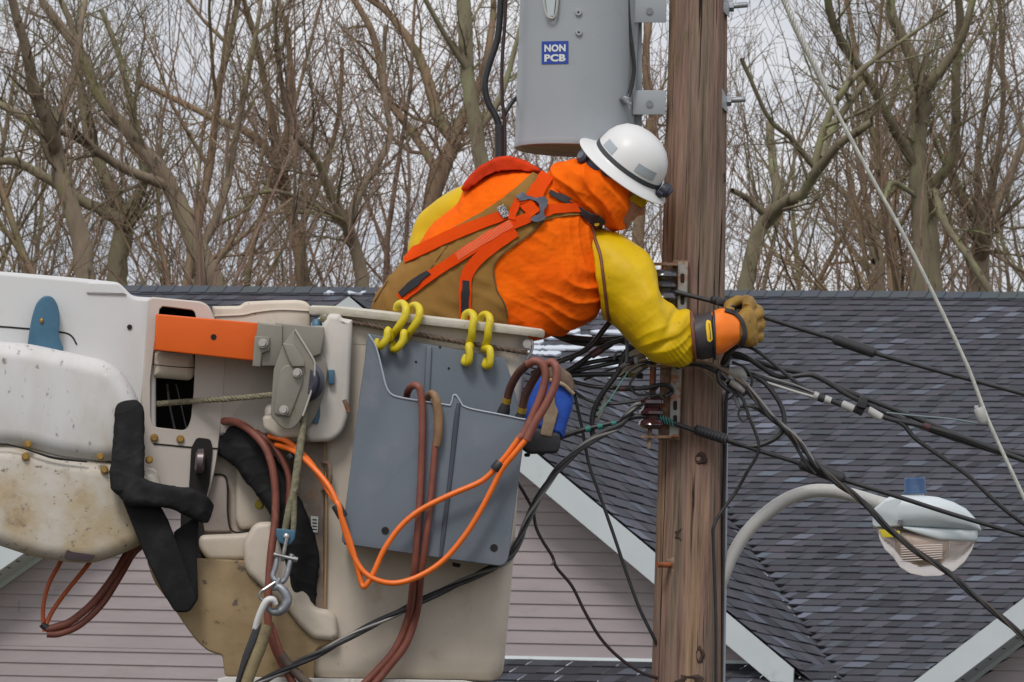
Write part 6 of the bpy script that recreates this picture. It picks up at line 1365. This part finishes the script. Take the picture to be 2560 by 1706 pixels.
hpatch('reflective_patch', sg*math.radians(40), sg*math.radians(78), 34, 56, 1.2, mrefl)
hpatch('reflective_patch', sg*math.radians(120), sg*math.radians(146), 30, 52, 1.2, mrefl)
mb = MB(); mb.lathe(hp(100, 22, sg*10), hp(128, 24, sg*12), [(0, 17), (.3, 19), (.7, 18), (.75, 16), (1, 15)], 20); mb.lathe(hp(96, 10, sg*30), hp(112, 12, sg*26), [(0, 10), (1, 9)], 12); part('head_lamp', mb, mat('navy_black_plastic', (.025, .025, .045), .4), hs)
# ratchet suspension at the back
m_nb = bpy.data.materials['navy_black_plastic']
mb = MB(); mb.tube([(1462, 394, -225), (1486, 410, -246), (1510, 427, -254), (1536, 440, -254), (1560, 448, -250)], [12, 13, 12, 9, 5], 10, flat=(0, 0, 1)); part('suspension_band', mb, m_nb, hs)
mb = MB(); mb.lathe((1452, 388, -232), (1472, 398, -214), [(0, 14), (.1, 18), (.5, 19), (.55, 17), (1, 15)], 22); part('ratchet_knob', mb, m_nb, hs)
mb = MB(); mb.lathe((1450.5, 387, -233.5), (1453, 389, -231), [(0, 10), (1, 11)], 20); part('knob_face', mb, mat('knob_grey', (.10, .115, .14), .4), hs)
# ================================================================== SERVICE CABLES
G1 = 'black service cables fanning right of the pole'; G2 = 'black drop cables left of the pole'
def cb_(label, pts, r=5, group=None, m_=m_black, name='cable', cat='cable', n=9): return cable(name, label, pts, r, m_, cat, group, n)
def sleeve_(label, a, b, r, m_=None, name='splice_sleeve', ribs=0):
    mb = MB(); prof = [(0, r*.55), (.04, r*.8), (.06, r), (.94, r), (.96, r*.8), (1, r*.55)]
    if ribs: prof = [(0, r*.6)]+[(i/ribs/2, r*(1 if i % 2 else .88)) for i in range(1, ribs*2)]+[(1, r*.6)]
    mb.lathe(a, b, prof, 16); return tag(part(name, mb, m_ or m_blackmat, sharp=30), label, 'cable splice')
cb_('straight black cable held by the gloved hand, running to the right edge', [(1655, 722, -112), (1700, 733, -115), (1780, 753, -118), (1850, 768, -116), (1890, 786, -110), (2000, 822, -105), (2085, 848, -100), (2190, 884, -95), (2300, 915, -90), (2440, 953, -90), (2600, 996, -90)], 6, G1, n=12)
sleeve_('black clip on splice case on the hand held cable', (2081, 846, -100), (2190, 884, -95), 14)
mb = MB(); mb.box(1790, 748, 1812, 762, -135, -110, 3); tag(part('cable_clamp', mb, m_blackmat), 'small black clamp on the cable just left of the glove', 'clamp')
sleeve_('dark ribbed grip on the cable above the orange glove', (1776, 748, -118), (1830, 764, -118), 11, ribs=8)
cb_('straight black cable leaving the lower insulator toward the lamp', [(1560, 1050, -118), (1600, 1042, -120), (1650, 1047, -120), (1735, 1076, -112), (1810, 1098, -105), (1900, 1128, -98), (1990, 1156, -92), (2110, 1200, -90), (2250, 1244, -88), (2400, 1292, -86), (2600, 1350, -84)], 6, G1, n=12)
sleeve_('black ribbed splice over the pole below the lower insulator', (1736, 1073, -112), (1818, 1100, -104), 14, ribs=10)
sleeve_('big black splice sleeve above the street light arm', (1998, 1156, -92), (2112, 1200, -90), 17)
cb_('upper thick black cable arching from below the glove to the right', [(1818, 886, -70), (1870, 898, -68), (1950, 922, -64), (2030, 938, -60), (2110, 975, -58), (2200, 1010, -56), (2300, 1050, -54), (2400, 1090, -52), (2480, 1118, -52), (2600, 1150, -52)], 7, G1, n=12)
cb_('black cable that dips then rejoins the upper thick cable', [(1822, 880, -80), (1860, 890, -80), (1900, 916, -78), (1940, 940, -74), (1975, 942, -72), (2030, 938, -70), (2075, 960, -68), (2120, 988, -66), (2200, 1026, -64), (2290, 1062, -62), (2400, 1102, -60), (2600, 1162, -58)], 6.5, G1, n=12)
cb_('thinner black cable crossing down to the white sleeves', [(1834, 868, -90), (1862, 866, -92), (1890, 876, -94), (1930, 906, -94), (1980, 948, -90), (2034, 986, -86)], 5, G1)
cb_('dark cable paired with the bare wire into the white sleeves', [(1872, 938, -80), (1920, 955, -84), (1980, 972, -84), (2036, 990, -84)], 8, G1)
cb_('bare pale wire running into the first white sleeve', [(1858, 942, -92), (1895, 950, -94), (1940, 964, -94), (1990, 980, -94), (2040, 994, -92)], 3.4, None, m_white, 'wire', 'wire')
for i, (a, b, r, m_, lb) in enumerate((((2034, 986, -88), (2046, 992, -88), 9, m_white, 'first white wrap on the cable bundle'), ((2046, 992, -88), (2062, 998, -88), 11, m_blackmat, 'black band between the first two white wraps'), ((2060, 997, -88), (2078, 1004, -88), 10, m_white, 'second white wrap on the cable bundle'), ((2078, 1002, -86), (2106, 1014, -86), 7, m_black, 'short dark cable piece between the white wraps'),
    ((2104, 1010, -86), (2136, 1024, -86), 10.5, m_white, 'third white sleeve, left of the black clip'), ((2136, 1018, -86), (2160, 1030, -86), 13, m_blackmat, 'black connector after the third white sleeve'), ((2168, 1024, -84), (2206, 1046, -84), 10.5, m_white, 'last white sleeve before the cable bundle'))):
    sleeve_(lb, a, b, r, m_, 'cable_wrap')
mb = MB(); mb.prism([(2150, 988), (2170, 996), (2166, 1024), (2140, 1016)], -110, -70, 3, 3, True); tag(part('cable_clip', mb, m_blackmat), 'square black clip holding the cable bundle beside the white sleeves', 'clip')
cb_('lower cable of the bundle leaving the last white sleeve', [(2200, 1040, -82), (2240, 1052, -80), (2310, 1066, -78), (2400, 1092, -76), (2480, 1122, -74), (2600, 1166, -72)], 6.5, G1, n=12)
sleeve_('dark red band on the lower bundle cable', (2308, 1064, -80), (2326, 1071, -80), 8.5, mat('dark_red_band', (.07, .02, .022), .6), 'cable_wrap')
cb_('black branch cable sagging down to the right edge above the lamp', [(2240, 1052, -80), (2262, 1066, -80), (2290, 1098, -80), (2350, 1140, -80), (2420, 1190, -80), (2480, 1246, -80), (2530, 1288, -80), (2600, 1336, -80)], 6, G1, n=12)
cb_('thin blue grey wire from the bundle to the guy wire clamp', [(2216, 1032, -84), (2290, 1040, -90), (2380, 1048, -98), (2445, 1059, -104)], 2.4, None, mat('blue_grey_wire', (.11, .15, .16), .5), 'wire', 'wire')
cb_('black cable looping round right of the pole', [(1860, 930, -90), (1905, 952, -96), (1935, 985, -100), (1955, 1020, -102), (1961, 1056, -104), (1950, 1086, -104), (1920, 1106, -102), (1885, 1116, -100), (1848, 1112, -98), (1815, 1100, -98)], 6.5, G1, n=12)
def pair(label, pts, r, R_, turns, m2=None, group=None, name='cable', sm=10):
    mb = MB(); C = [Vector(p) for p in smoothpts(pts, sm)]; m = len(C)
    for s_ in range(3):
        P_ = []; mb.mi = 1 if (s_ == 2 and m2) else 0
        for i, c in enumerate(C):
            t = (C[min(i+1, m-1)]-C[max(i-1, 0)]).normalized(); u = t.cross(Vector((0, 0, 1))).normalized(); v = t.cross(u); a = 6.283*(s_/3+turns*i/m)
            P_.append(tuple(c+(u*math.cos(a)+v*math.sin(a))*R_))
        mb.tube(P_, r if s_ < 2 else r*(.7 if m2 else 1), 8, sm=1)
    return tag(part(name, mb, [m_black, m2] if m2 else m_black), label, 'cable', group)
m_alum = mat('bare_aluminium_strand', (.20, .195, .19), .5, .4)
m_tanw = mat('tan_weathered_strand', (.20, .155, .11), .7)
pair('twisted black service drop running from the pole past the lamp to the lower right corner', [(1815, 920, -100), (1850, 952, -108), (1890, 1000, -112), (1925, 1040, -115), (1965, 1072, -115), (2000, 1110, -115), (2040, 1160, -115), (2095, 1208, -115), (2150, 1250, -115), (2220, 1320, -115), (2300, 1385, -115), (2370, 1432, -115), (2440, 1492, -115), (2510, 1550, -115), (2600, 1630, -115)], 5.0, 4.2, 5, mat('brown_black_strand', (.06, .045, .035), .6), G1)
cb_('grey wire beside the twisted drop right of the pole', [(1800, 915, -104), (1840, 935, -112), (1868, 962, -116), (1900, 1000, -118), (1940, 1048, -118), (1990, 1090, -118), (2020, 1130, -118), (2048, 1170, -118)], 4, None, m_alum, 'wire', 'wire')
cb_('second twisted black leg beside the main service drop', [(1850, 1016, -95), (1878, 1016, -98), (1910, 1034, -100), (1950, 1066, -102), (1980, 1100, -104), (2010, 1150, -106), (2040, 1185, -106)], 4.6, G1)
mb = MB(); mb.tube([(1836, 968, -90), (1842, 1000, -92), (1850, 1018, -92), (1862, 1020, -92), (1872, 1012, -92)], [6, 7, 6, 5, 4], 8); tag(part('wedge_clamp', mb, m_galv), 'grey metal wedge clamp just right of the pole', 'clamp')
for nm, c, rr_, m_, lb in (('connector_cover', [(1822, 930, -104), (1850, 936, -106), (1862, 950, -106)], [14, 15, 9], m_white, 'whitish connector cover beside the pole, under the glove'), ('connector_cover', [(1826, 955, -110), (1846, 968, -112), (1860, 980, -112)], [9, 9, 6], m_white, 'smaller whitish connector just below the first one')):
    mb = MB(); mb.tube(c, rr_, 10, sm=4); tag(part(nm, mb, mat('dirty_'+nm, (.30, .295, .27), .6, dirt=(.22, .2, .17), dscale=40, dthr=(.5, .65), bump=.5)), lb, 'connector')
cb_('brownish wire leaving the pole under the dark cuff', [(1736, 905, -110), (1780, 912, -112), (1820, 932, -114), (1858, 958, -114), (1868, 966, -112)], 5, None, m_tanw, 'wire', 'wire')
cb_('pale bent wire on the pole under the cuff', [(1768, 915, -108), (1790, 920, -110), (1820, 945, -112), (1800, 958, -110), (1766, 935, -104), (1752, 925, -100)], 3, None, m_tanw, 'wire', 'wire')
cb_('dark curled cable hanging from the first connector', [(1826, 890, -100), (1812, 915, -108), (1796, 930, -112), (1800, 955, -114), (1816, 972, -114), (1826, 980, -110)], 6, G1)
cb_('black cable rising from the pole into the glove', [(1806, 915, -96), (1815, 892, -104), (1828, 874, -112), (1846, 862, -120)], 8, G1)
cb_('thin black wire curving from the connector back down to the pole side', [(1838, 970, -105), (1858, 1000, -108), (1872, 1040, -108), (1888, 1080, -106), (1897, 1110, -104), (1892, 1140, -100), (1868, 1180, -92), (1840, 1230, -82), (1800, 1285, -84), (1784, 1318, -88), (1783, 1345, -88), (1787, 1450, -86), (1790, 1560, -86), (1790, 1720, -86), (1790, 1900, -86)], 4.4, G1)
cb_('thin dark wire slanting back to the pole above the loop', [(1862, 950, -100), (1850, 970, -96), (1830, 992, -90), (1806, 1008, -84)], 2.4, None, m_black, 'wire', 'wire')
# guy wire
gy = thing('guy_wire', 'pale grey stranded guy wire slanting across the upper right', 'guy wire', base=(2450, 1050, -105))
mb = MB(); twisted(mb, [(1940, -40, -60), (1960, 0, -64), (2000, 90, -70), (2040, 170, -75), (2085, 262, -80)], 4.2, 4.2, 9, 6, 4, 40); part('preformed_grip', mb, m_lwhite and mat('pale_strand', (.42, .42, .38), .5, .2, dirt=(.28, .27, .22), dscale=60), gy)
mb = MB(); twisted(mb, [(2078, 250, -80), (2100, 296, -82), (2180, 446, -90), (2260, 590, -95), (2350, 770, -100), (2420, 920, -104), (2470, 1050, -108), (2520, 1160, -112), (2600, 1330, -118)], 2.6, 3.0, 60, 5, 4, 50); part('strand', mb, bpy.data.materials['pale_strand'], gy)
mb = MB(); mb.lathe((2446, 1020, -108), (2460, 1058, -108), [(0, 11), (.1, 13), (.9, 13), (1, 10)], 14); mb.box(2436, 1014, 2446, 1022, -112, -104, 1); part('clamp', mb, m_white, gy)
# ---- left of the pole
cb_('black cable bundle sagging under the orange hood to the pole', [(1300, 800, -40), (1385, 834, -60), (1430, 845, -66), (1500, 850, -68), (1570, 846, -70), (1640, 850, -80)], 8, G2, n=12)
cb_('second sagging black cable just below the hood', [(1290, 790, -30), (1390, 840, -50), (1440, 858, -60), (1490, 860, -62), (1560, 850, -66), (1630, 846, -75)], 6, G2, n=10)
cb_('black cable curving up from the brown hoses to the yellow sleeve', [(1330, 935, -200), (1388, 908, -180), (1440, 888, -150), (1475, 866, -130), (1505, 830, -120), (1540, 785, -120)], 7, G2, n=12)
cb_('black cable with a dark red splice slanting up under the elbow', [(1400, 940, -100), (1440, 915, -100), (1475, 890, -100), (1520, 862, -100), (1562, 848, -100), (1620, 830, -100)], 6.5, G2, n=12)
sleeve_('dark red splice on the slanting cable left of the elbow', (1476, 890, -100), (1506, 872, -100), 10, mat('dark_red_splice', (.09, .025, .03), .5)); sleeve_('black splice next to the dark red one', (1504, 873, -100), (1530, 858, -100), 8.5)
cb_('uppermost of three cables fanning from the blue tool bag', [(1410, 930, -90), (1460, 910, -90), (1540, 895, -90), (1560, 890, -88)], 6, G2)
cb_('middle of three cables fanning from the blue tool bag', [(1412, 934, -85), (1450, 925, -85), (1530, 908, -85), (1580, 896, -85), (1640, 880, -85)], 6, G2)
cb_('lowest level cable from the blue tool bag to the yellow banded end', [(1425, 938, -80), (1500, 936, -80), (1556, 938, -80), (1570, 938, -80)], 7, G2, n=12)
sleeve_('yellow and black banded cable end under the elbow', (1566, 937, -80), (1596, 939, -80), 7, mat('olive_band', (.22, .17, .02), .5), 'cable_wrap'); sleeve_('black cap at the tip of the banded cable end', (1592, 939, -80), (1608, 940, -80), 8, None, 'cable_wrap')
cb_('black cable with a red splice running level to the lower rack', [(1432, 955, -85), (1480, 966, -88), (1530, 970, -95), (1580, 972, -110), (1620, 970, -125), (1650, 962, -130), (1672, 965, -125), (1680, 980, -110), (1660, 992, -120)], 5.5, G2)
sleeve_('red splice on the level cable left of the lower rack', (1540, 972, -98), (1566, 972, -104), 7.5, bpy.data.materials['dark_red_splice']); sleeve_('black splice beside the red one on the level cable', (1564, 971, -104), (1588, 972, -112), 7.5)
cb_('black cable dropping from under the sleeve and curving to the crossing wires', [(1600, 860, -130), (1565, 880, -128), (1548, 925, -125), (1520, 965, -120), (1496, 1000, -115), (1482, 1035, -112), (1480, 1070, -110), (1484, 1100, -108)], 7, G2, n=12)
cb_('thin grey blue vertical wire under the sleeve', [(1566, 845, -140), (1568, 870, -140), (1566, 905, -138)], 5, None, mat('slate_wire', (.12, .14, .16), .5), 'wire', 'wire')
cb_('short pale cable curl under the sleeve', [(1535, 900, -110), (1540, 884, -112), (1553, 880, -112), (1558, 892, -112), (1548, 900, -112)], 3, None, bpy.data.materials['slate_wire'], 'wire', 'wire')
rc = random.Random(3)
for i, lb in enumerate(('first small taped connector in the tangle under the elbow', 'second small taped connector in the tangle under the elbow', 'third small taped connector in the tangle under the elbow', 'fourth small taped connector in the tangle under the elbow')):
    x, y = 1566+i*18, 910-i*10; mb = MB(); mb.tube([(x-14, y+8, -130-i*3), (x, y, -132-i*3), (x+16, y-6, -130-i*3)], [4, 6.5, 4], 8); tag(part('connector', mb, (m_alum, m_brownc, m_tanw, m_blackmat)[i]), lb, 'connector')
for i, lb in enumerate(('uppermost thin wire fanning from under the elbow', 'middle thin wire fanning from under the elbow', 'lowest thin wire fanning from under the elbow')):
    cb_(lb, [(1540+i*6, 935+i*6, -125), (1580+i*8, 905+i*6, -128), (1620+i*6, 890+i*8, -130), (1670, 880+i*6, -130)], 2.2, None, (m_alum, m_tanw, m_black)[i], 'wire', 'wire')
tan_wire = cb_('thin green line slanting down left of the pole', [(1570, 930, -134), (1545, 968, -134), (1520, 1005, -134), (1492, 1036, -130)], 1.6, None, mat('green_wire', (.10, .30, .24), .5), 'wire', 'wire')
mb = MB(); mb.prism([(1536, 930), (1562, 886), (1592, 866), (1622, 902), (1600, 935)], 30, 38, 2); tag(part('plate', mb, m_lwhite), 'pale square plate behind the cable tangle left of the pole', 'plate')
mb = MB(); mb.prism(roundpoly([(1498, 985), (1512, 978), (1520, 995), (1506, 1040), (1490, 1060), (1484, 1040), (1494, 1010)], 5), -112, -100, 3); dc = part('drop_clamp', mb, m_alum); tag(dc, 'grey perforated drop clamp hanging left of the lower rack', 'clamp')
for x, y in ((1505, 998), (1500, 1012), (1495, 1026), (1491, 1042)):
    mb = MB(); mb.lathe((x, y, -113), (x, y, -111), [(0, 3.4), (1, 3.4)], 10); part('hole', mb, m_hole, dc)
cb_('black cable from the crossing wires to the lower insulator', [(1385, 1100, -110), (1430, 1084, -112), (1470, 1072, -116), (1530, 1058, -120), (1570, 1046, -122), (1600, 1041, -122), (1650, 1047, -120)], 6.5, G2, n=12)
m_teal = mat('teal_tape', (.02, .19, .16), .6)
for i, (x, y) in enumerate(((1470, 1072), (1500, 1066), (1535, 1058))):
    sleeve_(('teal wrap farthest from the insulator', 'middle teal wrap on the cable', 'teal wrap nearest the insulator')[i], (x-7, y+2, -116-i*2), (x+7, y-1, -116-i*2), 8, m_teal, 'cable_wrap')
for i in range(5):
    mb = MB(); x = 1652+i*7; mb.tube([(x-2, 1038+i*2.4, -126), (x, 1046+i*2.4, -129), (x+3, 1056+i*2.4, -126)], 1.8, 6); tag(part('tie_wire', mb, m_teal), ('green tie wrap nearest the spool on the cable right of the lower insulator', 'second green tie wrap from the spool', 'middle green tie wrap of the five', 'fourth green tie wrap from the spool', 'green tie wrap farthest right of the spool')[i], 'tie wire', 'green tie wraps right of the lower insulator')
pair('thick twisted black cable sweeping from the pole down under the bucket to the bottom edge', [(1650, 992, -120), (1620, 1000, -124), (1590, 1014, -126), (1565, 1042, -128), (1545, 1068, -130), (1480, 1100, -150), (1420, 1148, -190), (1372, 1206, -240), (1325, 1285, -300), (1298, 1350, -360), (1270, 1400, -415), (1200, 1434, -436), (1100, 1480, -442), (1000, 1530, -448), (900, 1578, -452), (800, 1632, -456), (720, 1672, -462), (640, 1712, -470), (580, 1740, -476)], 6, 4.6, 6, m_alum, G2, sm=14)
cb_('thin black wire falling straight from the crossing wires to the pole bottom', [(1436, 985, -60), (1446, 1030, -62), (1456, 1075, -64), (1462, 1110, -66), (1475, 1170, -66), (1500, 1240, -64), (1535, 1340, -60), (1565, 1430, -56), (1598, 1520, -50), (1632, 1590, -40), (1660, 1650, -20)], 4.4, G2)
cb_('thin kinked dark wire falling from the tray across the siding to the pole', [(1280, 1180, -200), (1292, 1204, -190), (1312, 1236, -180), (1332, 1276, -170), (1340, 1318, -165), (1356, 1352, -160), (1380, 1390, -150), (1392, 1420, -145), (1430, 1466, -130), (1462, 1530, -120), (1500, 1594, -100), (1545, 1642, -80), (1600, 1680, -60), (1650, 1698, -40)], 4.2, G2, mat('dark_maroon_wire', (.03, .016, .018), .6))
mb = MB(); mb.tube([(1384, 1398, -150), (1382, 1410, -152), (1376, 1412, -152)], 2.5, 6); tag(part('wire_stub', mb, m_tanw), 'tiny stub on the kinked dark wire over the siding', 'wire')

# more of the tangle round the pole
tang = [('dark wire looping low under the yellow elbow', [(1640, 905, -120), (1600, 930, -124), (1575, 960, -126), (1590, 985, -126), (1625, 985, -124), (1645, 968, -120)], 3.2, m_black),
 ('brown wire crossing behind the elbow cables', [(1460, 950, -60), (1510, 930, -70), (1560, 915, -80), (1620, 905, -95), (1680, 912, -105)], 3.0, m_brownc),
 ('dark cable sagging between the tool bag and the lower rack', [(1430, 975, -70), (1470, 1000, -80), (1520, 1010, -95), (1580, 1004, -110), (1640, 990, -120)], 4.4, m_black),
 ('thin black wire arching over the tangle left of the pole', [(1425, 905, -80), (1470, 868, -85), (1520, 850, -90), (1570, 862, -100), (1625, 880, -110)], 3.0, m_black),
 ('black cable hugging the pole under the dark cuff', [(1690, 920, -118), (1720, 912, -118), (1752, 914, -116), (1790, 930, -108), (1820, 958, -98), (1842, 985, -90)], 5.0, m_black),
 ('dark wire loop right of the whitish connectors', [(1830, 905, -100), (1862, 920, -104), (1880, 948, -106), (1870, 980, -106), (1846, 990, -104), (1828, 972, -102), (1826, 945, -102)], 3.4, m_black),
 ('grey wire twisting from the connectors toward the white sleeves', [(1838, 925, -98), (1880, 930, -98), (1930, 946, -96), (1985, 962, -92), (2040, 984, -90)], 3.0, m_alum),
 ('short black pigtail below the wedge clamp', [(1852, 1018, -92), (1846, 1036, -94), (1856, 1052, -96), (1870, 1046, -96)], 2.8, m_black)]
for lb, pts, r, m_ in tang: cb_(lb, pts, r, None, m_, 'wire', 'wire')
for (a, b, lb) in (((1820, 940, -112), (1836, 950, -112), 'small steel bolt clamp on the connectors right of the pole'), ((1584, 902, -136), (1598, 894, -136), 'small steel bolt clamp in the tangle under the elbow')):
    mb = MB(); mb.lathe(a, b, [(0, 5), (.3, 7), (.7, 7), (1, 4)], 8); mb.box(a[0]+2, a[1]-6, a[0]+12, a[1]+8, -118 if a[0] > 1700 else -142, -108 if a[0] > 1700 else -132, 1); tag(part('bolt_clamp', mb, m_galv), lb, 'clamp')
